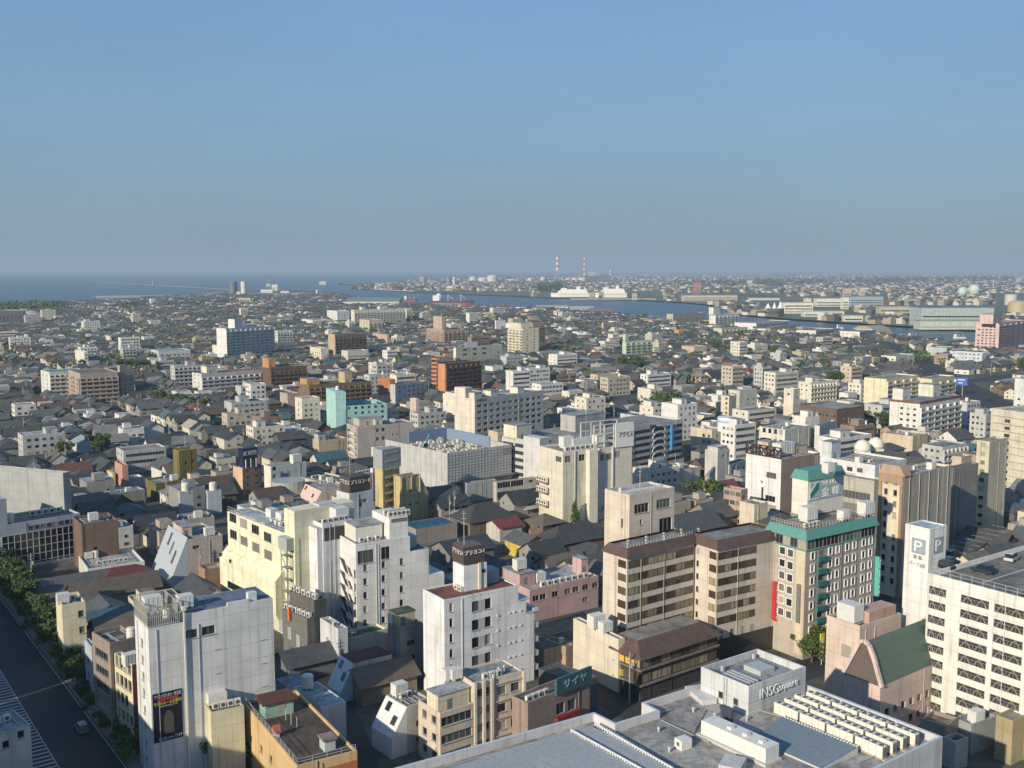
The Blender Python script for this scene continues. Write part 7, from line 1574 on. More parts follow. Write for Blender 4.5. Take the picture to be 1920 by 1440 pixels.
HALLS = ((905, 990, 19, 13, 4.5, 4.6, 'hip', 0, (.18, .14, .11), (.07, .065, .06), 'broad dark hip-roofed hall right of the blue roof'),
 (1075, 1030, 24, 12, 4.5, 4.2, 'hip', 0, (.22, .10, .07), (.07, .068, .065), 'long dark tiled hall with red eaves left of the beige hotel tower'),
 (805, 1010, 16, 10, 5.5, 0, 'flat', 0, (.30, .26, .24), (.02, .12, .20), 'low building with a bright blue flat roof beside the white stair block'),
 (945, 1008, 9, 8, 5, 1.6, 'gable', 0, (.5, .48, .42), (.20, .05, .04), 'small shop with a red metal roof before the dark hip-roofed hall'),
 (985, 1040, 10, 9, 5, 2, 'gable', 1.57, (.55, .40, .10), (.12, .12, .11), 'yellow walled house with a curved grey roof'),
 (868, 1050, 16, 11, 4.5, 2.6, 'gable', 0, (.2, .2, .2), (.05, .06, .07), 'dark slate roofed house behind the first brown sign box'),
 (150, 1118, 24, 9, 4, 2.6, 'gable', 0, (.5, .5, .48), (.11, .11, .105), 'long grey roofed row house left of the poster block'),
 (215, 1128, 22, 9, 4, 2.8, 'gable', 0, (.3, .26, .22), (.14, .11, .085), 'long tan roofed row house behind the poster block'),
 (120, 1160, 15, 9, 4.5, 2.8, 'gable', .0, (.42, .36, .28), (.13, .115, .10), 'brown grey roofed house by the avenue trees'),
 (235, 1105, 14, 8, 4.5, 2.4, 'hip', 0, (.25, .2, .16), (.15, .045, .035), 'house with a dark red roof behind the low white block'),
 (364, 815, 13, 9, 5, 3, 'gable', 1.57, (.64, .60, .48), (.46, .42, .32), 'pale cream gabled house standing out among dark roofs'),
 (160, 845, 14, 9, 5, 2.2, 'gable', 1.57, (.5, .54, .56), (.34, .40, .44), 'pale blue gabled house by the round trees'),
 (1290, 1010, 20, 14, 5, 4, 'gable', 0, (.24, .22, .19), (.09, .095, .09), 'grey green roofed house behind the brown eaved hotel'),
 (1345, 985, 18, 12, 5, 4, 'gable', 0, (.24, .22, .19), (.10, .11, .11), 'grey gabled house left of the brown apartments'),
 (1370, 700, 16, 9, 6, 3, 'gable', 1.57, (.66, .50, .42), (.30, .16, .12), 'salmon gabled house beside the orange one'),
 (1345, 698, 12, 9, 6, 2.5, 'gable', 0, (.50, .22, .08), (.10, .09, .09), 'bright orange house among dark roofs'),
 (572, 1262, 11, 8, 4, 2.2, 'gable', 0, (.16, .17, .17), (.08, .085, .09), 'dark shed in the alley behind the white poster block'),
 (715, 1300, 13, 8, 4.5, 2.4, 'gable', 0, (.22, .18, .15), (.13, .10, .08), 'brown roofed house behind the white sloping front'),
 (1035, 1240, 10, 7, 5, 0, 'flat', 0, (.3, .26, .22), (.1, .1, .1), 'small dark flat house by the arcade roof'),
 (720, 1010, 14, 9, 5, 3, 'gable', 0, (.3, .25, .2), (.08, .075, .07), 'dark roofed house below the ochre tower'))
r_ = random.Random(21)
PROTO = []
for q in HALLS: hall(*q)
for i in range(14):
    kind = ('gable', 'gable', 'hip', 'flat', 'gable', 'hip', 'gable')[i % 7]
    w_, d = r_.uniform(9, 13), r_.uniform(7.5, 9.8)
    h = r_.uniform(4.6, 5.6) if kind != 'flat' else r_.uniform(6.0, 8.5); rh = r_.uniform(2.2, 3.2) if kind != 'flat' else 2.2
    k1, k2 = MB(), MB(); tmp = MB(); house_geo(kind, w_, d, h, rh, tmp)
    for f, m_ in zip(tmp.f, tmp.m): (k1 if m_ == 0 else k2).quad([tmp.v[j] for j in f])
    if r_.random() < .6:
        tmp = MB(); house_geo('gable' if kind != 'flat' else 'flat', w_ * .5, d * .55, h * .55, 1.3 if kind != 'flat' else 0, tmp, (w_ * r_.uniform(-.2, .2), -d / 2 - d * .2, 0), math.pi / 2 * (kind != 'flat'))
        for f, m_ in zip(tmp.f, tmp.m): (k1 if m_ == 0 else k2).quad([tmp.v[j] for j in f])
    parts = [('wall', k1.mesh('wall', [WALLM]), None, 0), ('roof', k2.mesh('roof', [ROOFM]), None, 0)]
    if kind != 'flat' and r_.random() < .65:
        bk = MB(); x0_ = r_.uniform(-.42, -.1) * w_; bk.box(x0_, x0_ + w_ * .45, -d / 2 - 1.3, -d / 2 - .02, 2.7, 2.85); bk.box(x0_, x0_ + w_ * .45, -d / 2 - 1.3, -d / 2 - 1.22, 2.85, 3.8)
        parts.append(('balcony', bk.mesh('balcony', [paint((.58, .57, .53))]), None, 0))
    rows_ = [1.0, 3.7] + ([6.6] if h > 9 else [])
    for z in rows_:
        n = 3
        for c in range(n):
            if r_.random() < .25: continue
            ww = r_.choice((1.2, 1.7, 2.4)); parts.append(('window', win_mesh(ww, 1.2, -.03, False)[0], (-w_ / 2 + w_ * (c + .5) / n - ww / 2, -d / 2, z), 0))
        for c in range(2):
            if r_.random() < .35: continue
            ww = r_.choice((1.0, 1.6)); parts.append(('window', win_mesh(ww, 1.1, -.03, False)[0], (-w_ / 2, -d / 2 + d * (c + .5) / 2 + ww / 2, z), -math.pi / 2))
    PROTO.append((kind, w_, d, h, rh, parts))
RC = [((.052, .056, .054), 'dark slate'), ((.078, .080, .072), 'charcoal'), ((.10, .115, .115), 'blue grey'), ((.11, .075, .055), 'brown'), ((.17, .07, .05), 'rust red'), ((.22, .22, .21), 'pale grey'), ((.06, .13, .16), 'teal'), ((.16, .13, .10), 'tan'), ((.09, .09, .085), 'dark grey')]
RW_ = [24, 20, 16, 7, 2.5, 8, 3, 5, 18]
WC = [((.62, .58, .48), 'cream'), ((.66, .66, .64), 'white'), ((.42, .37, .30), 'beige'), ((.30, .30, .295), 'grey'), ((.15, .11, .08), 'brown'), ((.40, .32, .23), 'tan'), ((.50, .36, .31), 'pink'), ((.52, .28, .12), 'orange'), ((.12, .12, .12), 'charcoal')]
WW_ = [24, 14, 14, 20, 9, 10, 1, .7, 10]
# ---- mid-rise blocks that stand among the houses
NB = 0
PAL = [((.66, .63, .54), 'cream'), ((.68, .68, .66), 'white'), ((.50, .45, .37), 'beige'), ((.46, .47, .47), 'grey'), ((.26, .19, .15), 'brown'), ((.52, .55, .57), 'pale blue'), ((.56, .47, .36), 'tan')]
for tries in range(1500):
    if NB >= 95: break
    y = 330 + 1750 * r_.random() ** 1.35; x = r_.uniform(-.5, .5) * y
    if NB < 42: y = r_.uniform(330, 800); x = r_.uniform(-.28, .5) * y
    if not in_poly(x, y, CITY2) or not in_poly(x, y + 80, CITY2): continue
    w_ = r_.uniform(9, 26); d = r_.uniform(8, 13); st = r_.choice((2, 3, 3, 3, 4, 4, 5, 6)); h = st * 3.1 + 1
    mid = HX * w_ / 2 + HY * d / 2
    if not clear(x + mid.x, y + mid.y, max(w_, d) / 2 + 1): continue
    hid, beh = ray_hits(x, y, h)
    if hid or (beh and beh[1] > .35): continue
    _, beh2 = ray_hits(x + HX.x * w_, y + HX.y * w_, h)
    if beh2 and beh2[1] > .35: continue
    wc, wn = r_.choices(PAL, (26, 24, 14, 14, 7, 5, 10))[0]
    pn = Vector((x, y, h)); pr_ = pn + Vector((HX.x, HX.y, 0)) * w_; pl = pn + Vector((HY.x, HY.y, 0)) * d
    if not (-40 < proj(pn)[0] < 1960): continue
    nbay = max(2, int(w_ / 3.2)); style = r_.choice(('g', 'g', 'g', 'r', 'b')); D = math.hypot(x, y)
    fR = G(nbay, None, r_.choice((1.3, 1.7, 2.2)), 1.4, .05, .95, 1.0, 3.1) if style == 'g' else RB(None, 1.4, 1.0, 3.1, .05, .95) if style == 'r' else BAL(nbay, None, .2, 3.0)
    fL = r_.choice(((), G(2, None, 1.2, 1.2, .1, .9, 1.2, 3.1), G(3, None, 1.4, 1.3, .08, .92, 1.2, 3.1)))
    nm = {2: 'two', 3: 'three', 4: 'four', 5: 'five', 6: 'six'}[st]
    b = Bld('mid_rise_block', 'mid-rise block', ('@', f'{wn} {nm} storey flat-roofed block', (x, y, h)), 'building', proj(pn), proj(pr_), proj(pl), h, wc, fR, fL, r_.choice(((.34, .34, .34), (.42, .43, .44), (.22, .24, .26), (.3, .27, .24))), .6, near=D < 430, foot=False)
    b.t['group'] = 'mid-rise blocks among the houses'; NB += 1
    if r_.random() < .7: a0 = r_.uniform(.05, .6); b.pent(a0, a0 + .28, .25, .8, r_.uniform(2.4, 3.4))
    q = Q(); q.o = b.o; q.ax = b.ax; q.by = b.by; q.wa = b.wa; q.wb = b.wb; q.H = b.H; q.d = D; OB_.append(q)
    if r_.random() < .5:
        o = link('water_tank', eq('tank')); o.location = b.W(b.wa * r_.uniform(.65, .85), b.wb * r_.uniform(.3, .7), b.rz + .01); o.scale = (.9,) * 3
        tag(o, ('@', 'round cream water tank on a block roof', tuple(o.location)), 'water tank', 'water tanks on the mid-rise blocks')
    for c in cells(x - 30, x + 30, y - 10, y + 30): GRID.setdefault(c, []).append(q)
cand = []
def gen(y0, y1, sx, sy, blk, jit, keep):
    pad = 40; diag = y1 * 1.6
    # lots along the street grid; every few rows a lane stays open
    ni, nj = int(diag / sx) + 2, int(diag / sy) + 2
    for j in range(-nj, nj):
        for i in range(-ni, ni):
            if j % blk == 0 and r_.random() < .9: continue
            if i % (blk * 2) == 0: continue
            p = HX * (i * sx + r_.uniform(-jit, jit)) + HY * (j * sy + r_.uniform(-jit, jit)); x, y = p.x, p.y
            if y < y0 or y > y1 or abs(x) > .52 * y + pad: continue
            if r_.random() > keep: continue
            cand.append((x, y))
gen(150, 800, 12.2, 10.2, 7, 1.0, .96); gen(800, 1700, 14, 11.8, 7, 1.5, .95); gen(1700, 3600, 20, 16, 7, 2.5, .90)
cand.sort(key=lambda p: p[0] ** 2 + p[1] ** 2)
PARKS = []
houses = []; stuff = []
for x, y in cand:
    D = math.hypot(x, y)
    if not in_poly(x, y, CITY2) or not in_poly(x, y + 30, CITY2): continue
    if any((x - a) ** 2 + (y - c) ** 2 < r * r for a, c, r in PARKS): continue
    near = D < 420
    u_, v_ = proj((x, y, 0))
    if D < 165 or (u_ > 940 and v_ > 1180) or (v_ > 1290): continue
    if not clear(x, y, 6.5 if near else 7): continue
    if D < 2600:
        zt = 8.0 if not near else 9.0
        hid, beh = ray_hits(x, y, zt)
        if beh and beh[1] > (.33 if D < 1300 else .22) and beh[2] > 4: continue
        if hid:
            h2, _ = ray_hits(x - 4, y, zt); h3, _ = ray_hits(x + 4, y, zt)
            if h2 and h3: continue
    (houses if len(houses) < 300 and D > 160 else stuff).append((x, y, D))
ORD = ['', 'second ', 'third ', 'fourth ', 'fifth ', 'sixth ', 'seventh ', 'eighth ', 'ninth ', 'tenth ', 'eleventh ', 'twelfth ', 'thirteenth ', 'fourteenth ', 'fifteenth ', 'sixteenth ', 'seventeenth ', 'eighteenth ']
LM = [(b.short, *proj(b.W(b.wa * .3, b.wb * .3, b.H * .5)), b.dist) for b in ALL]
LM = [q for q in LM if 0 < q[1] < 1920 and 0 < q[2] < 1440]
def label_near(desc, p, cat): return ('@', desc, p)
def finish_labels():
    groups = {}
    for o, (_, desc, p) in PEND:
        u, v = proj(p)
        best = min(LM, key=lambda q: (q[1] - u) ** 2 + ((q[2] - v) * 1.6) ** 2); dx, dy = u - best[1], v - best[2]
        rel = ('right of' if dx > 0 else 'left of') if abs(dx) > 1.3 * abs(dy) else ('beyond' if dy < 0 else 'before')
        groups.setdefault((desc, rel, best[0]), []).append((dx * dx + dy * dy, o))
    for (desc, rel, short), items in groups.items():
        items.sort(key=lambda q: q[0])
        for n, (_, o) in enumerate(items):
            wd = (ORD[n].strip() if n < len(ORD) else str(n + 1) + 'th') if n else ('nearest' if len(items) > 1 else '')
            sh = short
            while len(f'{desc}, {wd} {rel} the {sh}'.split()) > 16: sh = ' '.join(sh.split()[:-1])
            o['label'] = f'{desc}, {wd} {rel} the {sh}'.replace('  ', ' ')
def place_house(x, y, D):
    near = D < 420
    i = r_.randrange(14)
    if near and r_.random() < .12: i = r_.choice((3, 10))
    kind, w_, d, h, rh, parts = PROTO[i]
    rc, rn = r_.choices(RC, RW_)[0]; wc, wn = r_.choices(WC, WW_)[0]
    if kind == 'flat': rc, rn = r_.choice((((.30, .30, .30), 'grey'), ((.36, .38, .40), 'pale grey'), ((.16, .20, .23), 'blue grey'), ((.20, .17, .14), 'brown')))
    a = TH + (math.pi / 2 if r_.random() < .4 else 0) + r_.uniform(-.05, .05)
    # windows of a prototype look along -y and -x; keep those sides towards the viewer
    nm = {'gable': 'gabled house', 'hip': 'hip-roofed house', 'flat': 'flat-roofed house'}[kind]
    t = thing('house', label_near(f'{wn} {nm}, {rn} roof', (x, y, 5), 'house'), 'house', (x, y, 0), a, 'houses packed between the larger buildings')
    s = r_.uniform(.9, 1.1); t.scale = (s, s, s * r_.uniform(.92, 1.12))
    for (pn, me, lc, rz) in parts:
        c = link(pn, me, t, lc, rz)
        if pn == 'wall': c.color = (*wc, 1)
        elif pn == 'roof': c.color = (*rc, 1)
for q in houses: place_house(*q)
# ---- all farther houses as one mass
class CM(MB):
    def __init__(s): super().__init__(); s.c = []
    def flush(s, cols):
        while len(s.c) < len(s.f): s.c.append(cols[s.m[len(s.c)]])
def far_mass(name, items, label, cat, sizef, far_=False):
    k = CM()
    for x, y, D in items:
        kind = r_.choices(('gable', 'hip', 'flat'), (54, 32, 14) if not far_ else (40, 20, 40))[0]; f = sizef(D)
        w_, d = r_.uniform(9, 13) * f, r_.uniform(7.5, 10) * f; h = r_.uniform(4.4, 5.6); rh = r_.uniform(2.2, 3.2) * min(f, 1.25)
        if kind == 'flat': h = r_.choice((6, 6.5, 7, 8, 9.5)); rh = r_.choice((0, 0, 2.0))
        rc, _ = r_.choices(RC, RW_)[0]; wc, _ = r_.choices(WC, WW_)[0]
        if far_: h *= 1.5; wc = tuple(c * .8 for c in wc)
        if kind == 'flat': rc = r_.choice(((.34, .34, .34), (.40, .42, .44), (.2, .22, .24)))
        wn_ = [(wc, rc, (.05, .055, .06))][0]
        a = TH + (math.pi / 2 if r_.random() < .45 else 0) + r_.uniform(-.06, .06)
        house_geo(kind, w_, d, h, rh, k, (x, y, 0), a)
        if D < 1700 and r_.random() < .55:       # lower wings and lean-to roofs
            s_ = r_.choice((-1, 1)); ox, oy = w_ * r_.uniform(-.25, .25), s_ * d * .62
            house_geo(r_.choice(('gable', 'hip', 'flat')), w_ * .55, d * .5, h * .6, 1.2, k, (x + ox * math.cos(a) - oy * math.sin(a), y + ox * math.sin(a) + oy * math.cos(a), 0), a + r_.choice((0, math.pi / 2)))
        if D < 1500:      # windows
            ca, sa = math.cos(a), math.sin(a)
            for z in (1.0, 3.7):
                for c in range(2):
                    xm = -w_ / 2 + w_ * (c + .5) / 2 + r_.uniform(-.6, .6); ww = r_.choice((.6, .9, 1.3))
                    for side in (-1, 1):
                        yy = side * (d / 2 + .03); k.quad([(x + px_ * ca - yy * sa, y + px_ * sa + yy * ca, zz) for px_, zz in ((xm - ww, z), (xm + ww, z), (xm + ww, z + 1.2), (xm - ww, z + 1.2))], 2)
                        ym = (c - .5) * d * .5; xx = side * (w_ / 2 + .03); k.quad([(x + xx * ca - py_ * sa, y + xx * sa + py_ * ca, zz) for py_, zz in ((ym - .6, z), (ym + .6, z), (ym + .6, z + 1.1), (ym - .6, z + 1.1))], 2)
        k.flush(wn_)
    me = k.mesh(name, [attr_mat()]); col = me.color_attributes.new('Col', 'FLOAT_COLOR', 'CORNER'); buf = []
    for p, c in zip(me.polygons, k.c): buf += [c[0], c[1], c[2], 1.0] * p.loop_total
    col.data.foreach_set('color', buf)
    o = link(name, me); o['kind'] = 'stuff'; tag(o, label, cat); return o
far_mass('distant_houses', stuff, 'dense carpet of small tiled and flat roofed houses reaching to the harbour', 'houses', lambda D: 1.0 if D < 800 else 1.15 if D < 1700 else 1.5)
# far shore town
far = []
for i in range(4200):
    v = 512.5 + 34 * r_.random() ** 1.6; u = r_.uniform(640, 1990); p = at(u, v)
    if in_poly(p.x, p.y, NORTH2): far.append((p.x, p.y, p.length))
far_mass('distant_town', far, 'hazy far shore town of low pale sheds and houses', 'town', lambda D: 1.6 + D / 9000, True)
bank = []
FEAT = ((1470, 1590, 556, 596), (1720, 1870, 573, 620), (1275, 1470, 550, 567), (1020, 1240, 532, 564), (1425, 1475, 562, 584), (1645, 1715, 573, 594), (1590, 1660, 553, 578), (1578, 1622, 588, 605), (1870, 1930, 550, 592))
for i in range(3600):
    v = 540 + 68 * r_.random(); u = r_.uniform(1000, 1990); p = at(u, v)
    if any(a - 8 < u < b_ + 8 and c < v < d + 4 for a, b_, c, d in FEAT): continue
    if in_poly(p.x, p.y, NORTH2) and in_poly(p.x, p.y - 25, NORTH2): bank.append((p.x, p.y, p.length))
far_mass('far_bank_sheds', bank, 'jumble of low sheds and houses on the far bank of the river', 'sheds', lambda D: 1.5, True)

# ================================================================== trees
LEAF = obj_leaf = mat('leaf', (.075, .125, .03), .7)
BARK = mat('concrete', (.10, .07, .05))
def tree_mesh(seed, h=8.0, r=3.2, n=2200, cone=False):
    rr = random.Random(seed); k = MB()
    blobs = [(Vector((rr.gauss(0, r * .46), rr.gauss(0, r * .46), h * (.38 + .5 * rr.random()))), r * rr.uniform(.22, .55)) for _ in range(14)]
    if cone: blobs = [(Vector((rr.gauss(0, .15), rr.gauss(0, .15), h * (.2 + .09 * i))), r * (1 - i * .11) * .8) for i in range(9)]
    for i in range(n):
        c, br = rr.choice(blobs); d = Vector((rr.gauss(0, 1), rr.gauss(0, 1), rr.gauss(0, 1) * .8)).normalized() * br * rr.uniform(.55, 1.12); p = c + d
        a = Vector((rr.gauss(0, 1), rr.gauss(0, 1), rr.gauss(0, 1))).normalized(); b2 = a.cross(Vector((rr.gauss(0, 1), rr.gauss(0, 1), rr.gauss(0, 1)))).normalized(); s = rr.uniform(.16, .42)
        k.quad([p - a * s, p + b2 * s * .7, p + a * s, p - b2 * s * .7])
    t = MB(); t.lathe([(.28, 0), (.2, h * .35), (.12, h * .6)], n=8)
    for i in range(5): c, _ = blobs[i]; t.bar((0, 0, h * (.25 + .06 * i)), tuple(c), .12)
    return k.mesh('crown', [LEAF]), t.mesh('trunk', [BARK])
TREES = [tree_mesh(i) for i in range(4)]; CONE = tree_mesh(9, 9, 2.4, 900, True)
def tree(u, v, s, label=None, kind=None, p=None, group='street trees', green=None):
    p = at(u, v) if p is None else p; cr, tr = kind or TREES[r_.randrange(4)]
    t = thing('tree', label or label_near('green leafy tree', (p.x, p.y, 5), 'tree'), 'tree', (p.x, p.y, 0), r_.uniform(0, 6), group); t.scale = (s, s, s * r_.uniform(.9, 1.1))
    link('crown', cr, t); link('trunk', tr, t)
for i in range(3, 44): 
    p = avp(-6 + i * 4.3, 10.6 + (i % 2) * 2.4 + r_.uniform(-.8, .8))
    if 0 < proj(p)[0] + 60: tree(0, 0, r_.uniform(.62, .78) if i < 17 else r_.uniform(.85, 1.1), label_near('broad avenue tree', (p.x, p.y, 5), 'tree'), None, p, 'trees along the avenue')
for i in range(16):
    p = avp(18 + i * 5.0, -15.5 + r_.uniform(-1.2, 1.2)); u_, v_ = proj(p)
    if -60 < u_ and v_ < 1340: tree(0, 0, r_.uniform(.8, 1.05), label_near('shaded tree on the far kerb of the avenue', (p.x, p.y, 5), 'tree'), None, p, 'trees along the avenue')
for u, v, s in ((235, 1432, .7), (400, 1432, .8), (470, 1436, .6), (112, 862, 1.4), (188, 860, 1.5), (310, 838, 1.0), (330, 765, 1.2), (345, 768, 1.3), (300, 760, 1.2), (362, 776, 1.1), (380, 776, 1.1), (285, 750, 1.1), (495, 800, 1.2), (560, 800, .9), (520, 795, 1.0), (1105, 985, .0), (1320, 955, 1.6), (1530, 1232, 1.0), (1522, 1242, .9), (1545, 1240, .8), (655, 1005, .0), (1640, 800, 1.6), (1625, 800, 1.3), (1658, 806, 1.4), (1415, 905, 1.0), (1432, 908, 1.0), (1120, 972, .8)):
    if s: tree(u, v, s)
tree(1078, 986, 1.0, 'dark green conifer standing against the cream store block', CONE)
for du, dv in ((-14, 0), (0, 2), (13, 0), (-6, -8), (8, -8), (20, -3)): tree(1245 + du, 794 + dv, 2.0, None, None, None, 'big dark trees by the car lot')
for i in range(26):                      # trees between the far houses
    u, v = r_.choice(((1350, 665), (1460, 668), (1485, 674), (520, 640), (545, 645), (1560, 645), (700, 600), (760, 600), (870, 640), (1180, 700), (1640, 740), (1560, 725), (1900, 700), (250, 700), (460, 590), (650, 600)))
    tree(u + r_.uniform(-22, 22), v + r_.uniform(-4, 5), r_.uniform(1.1, 1.8))
def wood(name, label, pts, n, s):        # far woods read as one mass
    k = MB(); P = px(pts); xs = [p.x for p in P]; ys = [p.y for p in P]; PP = [(p.x, p.y) for p in P]; c = 0
    while c < n:
        x, y = r_.uniform(min(xs), max(xs)), r_.uniform(min(ys), max(ys))
        if not in_poly(x, y, PP): continue
        c += 1; hh = s * r_.uniform(.7, 1.2)
        for j in range(26):
            q = Vector((x + r_.gauss(0, hh * .25), y + r_.gauss(0, hh * .25), hh * r_.uniform(.25, 1.0))); a = Vector((r_.gauss(0, 1), r_.gauss(0, 1), r_.gauss(0, 1))).normalized(); b2 = a.cross(Vector((r_.gauss(0, 1), r_.gauss(0, 1), r_.gauss(0, 1)))).normalized(); sz = hh * .16
            k.quad([q - a * sz, q + b2 * sz, q + a * sz, q - b2 * sz])
    o = k.build(name, LEAF); o['kind'] = 'stuff'; tag(o, label, 'trees')
wood('pine_wood', 'dark pine wood along the shore at the left edge', [(-40, 588), (-40, 576), (120, 574), (115, 582), (40, 588)], 260, 14)
wood('shore_wood', 'dark shore trees beyond the left houses', [(200, 577), (420, 566), (430, 572), (220, 584)], 130, 11)
wood('far_wood', 'dark trees before the ferries on the far shore', [(1005, 540), (1050, 533), (1060, 545), (1010, 549)], 120, 22)
wood('far_bank_wood', 'scattered dark woods in the hazy far town', [(1250, 530), (1900, 520), (1900, 528), (1300, 540)], 500, 24)
wood('garden_trees', 'scattered garden trees between the distant houses', [(0, 640), (300, 590), (900, 585), (1300, 610), (1700, 640), (1800, 690), (1300, 720), (600, 720), (0, 720)], 1500, 8)

t = thing('banner_sign', 'yellow and white vertical banner sign beside the plain pink block', 'sign', at(1540, 1247), A_DEF)
k = MB(); k.bar((0, 0, 0), (0, 0, 7.5), .15); k.build('post', paint((.5, .5, .5)), t); k = MB(); k.box(-.7, .7, -.12, .12, 1.6, 7.5); k.build('panel', paint((.66, .58, .05)), t); k = MB(); k.box(-.3, .3, -.15, -.13, 2.2, 6.6); k.build('white_strip', paint((.72, .72, .7)), t)
# ================================================================== poles and cars
k = MB(); k.lathe([(.17, 0), (.11, 11)], n=8); k.box(-.9, .9, -.06, .06, 10.0, 10.15); k.box(-.7, .7, -.06, .06, 9.2, 9.35); k.lathe([(.3, 7.6), (.3, 8.6)], .45, 0, 8)
POLE = k.mesh('utility_pole', [mat('concrete', (.36, .35, .33))])
for u, v in ((640, 1290), (754, 1398), (1186, 990), (852, 975), (843, 985), (1180, 1318), (1192, 1222), (318, 840), (245, 838), (170, 770), (258, 770), (640, 770), (560, 760), (1130, 770), (1090, 740), (1350, 775), (1645, 818), (1590, 820), (1450, 760), (1180, 740), (1000, 770), (1760, 1330), (1726, 1300), (905, 790), (800, 800), (1280, 905)):
    p = at(u, v); o = link('utility_pole', POLE, None, p, A_DEF); tag(o, label_near('grey utility pole', (p.x, p.y, 6), 'utility pole'), 'utility pole', 'utility poles')
np_ = 0
for tries in range(400):
    if np_ >= 55: break
    y = r_.uniform(260, 900); x = r_.uniform(-.5, .5) * y
    if not clear(x, y, 1.5) or ray_hits(x, y, 9)[0]: continue
    np_ += 1; o = link('utility_pole', POLE, None, (x, y, 0), A_DEF); tag(o, label_near('grey utility pole', (x, y, 6), 'utility pole'), 'utility pole', 'utility poles')
def car_proto(van):
    b = MB(); L, Wd = (4.3, 1.7) if not van else (4.6, 1.8); hh = .85 if not van else 1.0
    pr = [(-L / 2, .35), (-L / 2, hh - .05), (-L * .42, hh), (L * .28, hh), (L * .48, hh - .15), (L / 2, .5), (L / 2, .35)]
    b.prism(pr, 'y', -Wd / 2, Wd / 2)
    ct = 1.5 if not van else 1.9
    roof = [(-L * .40, ct - .12), (-L * .40, ct), (L * .08, ct), (L * .10, ct - .12)]; b.prism(roof, 'y', -Wd * .42, Wd * .42)
    g = MB(); k0 = [(-L * .46, hh), (L * .27, hh)]; k1 = [(-L * .40, ct - .12), (L * .10, ct - .12)]
    P = lambda x, y, z: (x, y, z); w0, w1_ = Wd * .48, Wd * .42
    A_ = [P(k0[0][0], -w0, hh), P(k0[1][0], -w0, hh), P(k0[1][0], w0, hh), P(k0[0][0], w0, hh)]; B_ = [P(k1[0][0], -w1_, ct - .12), P(k1[1][0], -w1_, ct - .12), P(k1[1][0], w1_, ct - .12), P(k1[0][0], w1_, ct - .12)]
    for i in range(4): g.quad([A_[i], A_[(i + 1) % 4], B_[(i + 1) % 4], B_[i]])
    wh = MB(); wh.lathe([(.32, -.1), (.32, .1)], n=12); wh.v = [(x, z, y + .32) for x, y, z in wh.v]
    hl = MB(); hl.box(0, .05, -.2, .2, -.08, .08)
    return [('body', b.mesh('body', [obj_mat('paint')]), None), ('greenhouse', g.mesh('greenhouse', [glass_mat()]), None)] + [('wheel', WH, (x, y, 0)) for WH in [wh.mesh('wheel', [paint((.03, .03, .03))])] for x in (-L * .3, L * .3) for y in (-Wd / 2, Wd / 2)] + [('headlight', HL, (L / 2 - .03, y, .62)) for HL in [hl.mesh('headlight', [paint((.7, .7, .68), .2)])] for y in (-.55, .55)]
CARS = [car_proto(False), car_proto(True)]
CC = {'silver': (.45, .46, .47), 'white': (.72, .72, .72), 'black': (.02, .02, .025), 'dark blue': (.02, .035, .08), 'red': (.35, .03, .03), 'grey': (.18, .19, .2)}
def car(p, rz, cname, label, van=False, group='parked cars'):
    t = thing('parked_car', label, 'car', p, rz, group)
    for nm_, me, lc in CARS[van]:
        c = link(nm_, me, t, lc)
        if nm_ == 'body': c.color = (*CC[cname], 1)
a_ = PK.a; zd = PK.rz + .01
for u, v, c, rz, lab in ((1843, 1074, 'dark blue', 1.57, 'dark blue car by the front railing of the white parking deck'), (1782, 1060, 'dark blue', 0, 'dark blue car at the foot of the P tower, nearer one'), (1785, 1047, 'black', 0, 'black car at the foot of the P tower, farther one'), (1768, 1066, 'black', 1.57, 'black car against the front railing beside the P tower'), (1897, 1051, 'silver', .2, 'silver hatchback parked in the middle of the white deck')):
    p = at(u, v, zd); car(p, a_ + rz, c, lab, True, 'cars on the white parking deck')
p = at(1227, 803, PG.h - .9); car(Vector((p.x, p.y, PG.rz + .01)), A_DEF, 'black', 'black car on the roof deck of the grey parking garage')
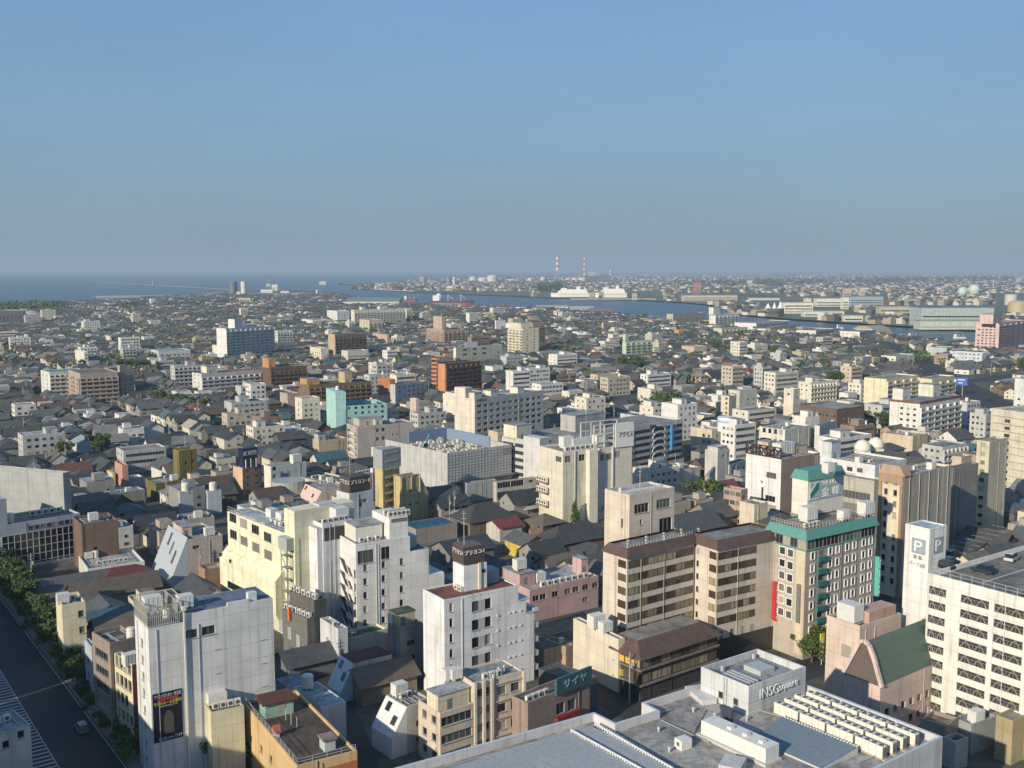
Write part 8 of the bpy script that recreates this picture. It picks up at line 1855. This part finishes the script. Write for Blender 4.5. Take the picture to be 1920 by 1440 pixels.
car(avp(24, 6.0) + Vector((0, 0, .03)), math.atan2(d_av.y, d_av.x), 'grey', 'grey van driving along the shaded avenue', True, 'cars on the avenue')
for i in range(8):
    u, v = 1196 + 9 * (i % 4) + 2 * (i // 4), 762.5 - (i // 4) * 5; c = list(CC)[i % 6]; p = at(u, v); car(p, A_DEF + 1.57, c, f'{c} car in the open car lot, {["first", "second", "third", "fourth"][i % 4]} in its {["front", "back"][i // 4]} row', i % 3 == 0, 'cars in the open car lot')
for i, (u, v) in enumerate(((1731, 668), (1752, 703), (1762, 706), (1790, 720), (1853, 752), (1834, 759), (1808, 722), (1815, 738))):
    c = list(CC)[(i * 2 + 1) % 6]; p = at(u, v); car(Vector((p.x, p.y, .04)), 2.2, c, label_near(f'{c} car on the wide road', (p.x, p.y, 1), 'car'), i % 2 == 0, 'cars on the wide road')
car(at(958 + 280, 990) * 1.0, .3, 'red', 'red van below the white raised deck building', True)
# blue road sign over the wide road
t = thing('road_sign', 'blue overhead direction sign beside the wide road', 'road sign', at(1804, 742), A_DEF - 1.2)
k = MB(); k.lathe([(.2, 0), (.16, 13)], n=8); k.build('post', paint((.5, .5, .5)), t); k = MB(); k.box(-5, 3, -.2, -.02, 7.5, 13); k.build('sign_panel', paint((.02, .10, .42)), t)
k = MB(); k.box(-3.5, 1.5, -.25, -.21, 11.2, 11.8); k.box(-3, 0, -.25, -.21, 9, 9.5); k.build('marking', paint((.7, .7, .72)), t)

finish_labels()
# ================================================================== haze
hz = MB(); hz.box(-62000, 62000, -700, 61000, -4, 330); ho = hz.build('haze', []); ho['kind'] = 'stuff'; tag(ho, 'pale evening haze lying over the whole city and harbour', 'haze')
hm = bpy.data.materials.new('haze'); hm.use_nodes = True; hn = hm.node_tree.nodes; hl_ = hm.node_tree.links; hn.remove(hn['Principled BSDF'])
pv = hn.new('ShaderNodeVolumePrincipled'); pv.inputs['Color'].default_value = (.51, .67, .82, 1); pv.inputs['Density'].default_value = 8e-5; pv.inputs['Anisotropy'].default_value = 0.0
hl_.new(pv.outputs[0], hn['Material Output'].inputs['Volume']); ho.data.materials.append(hm)
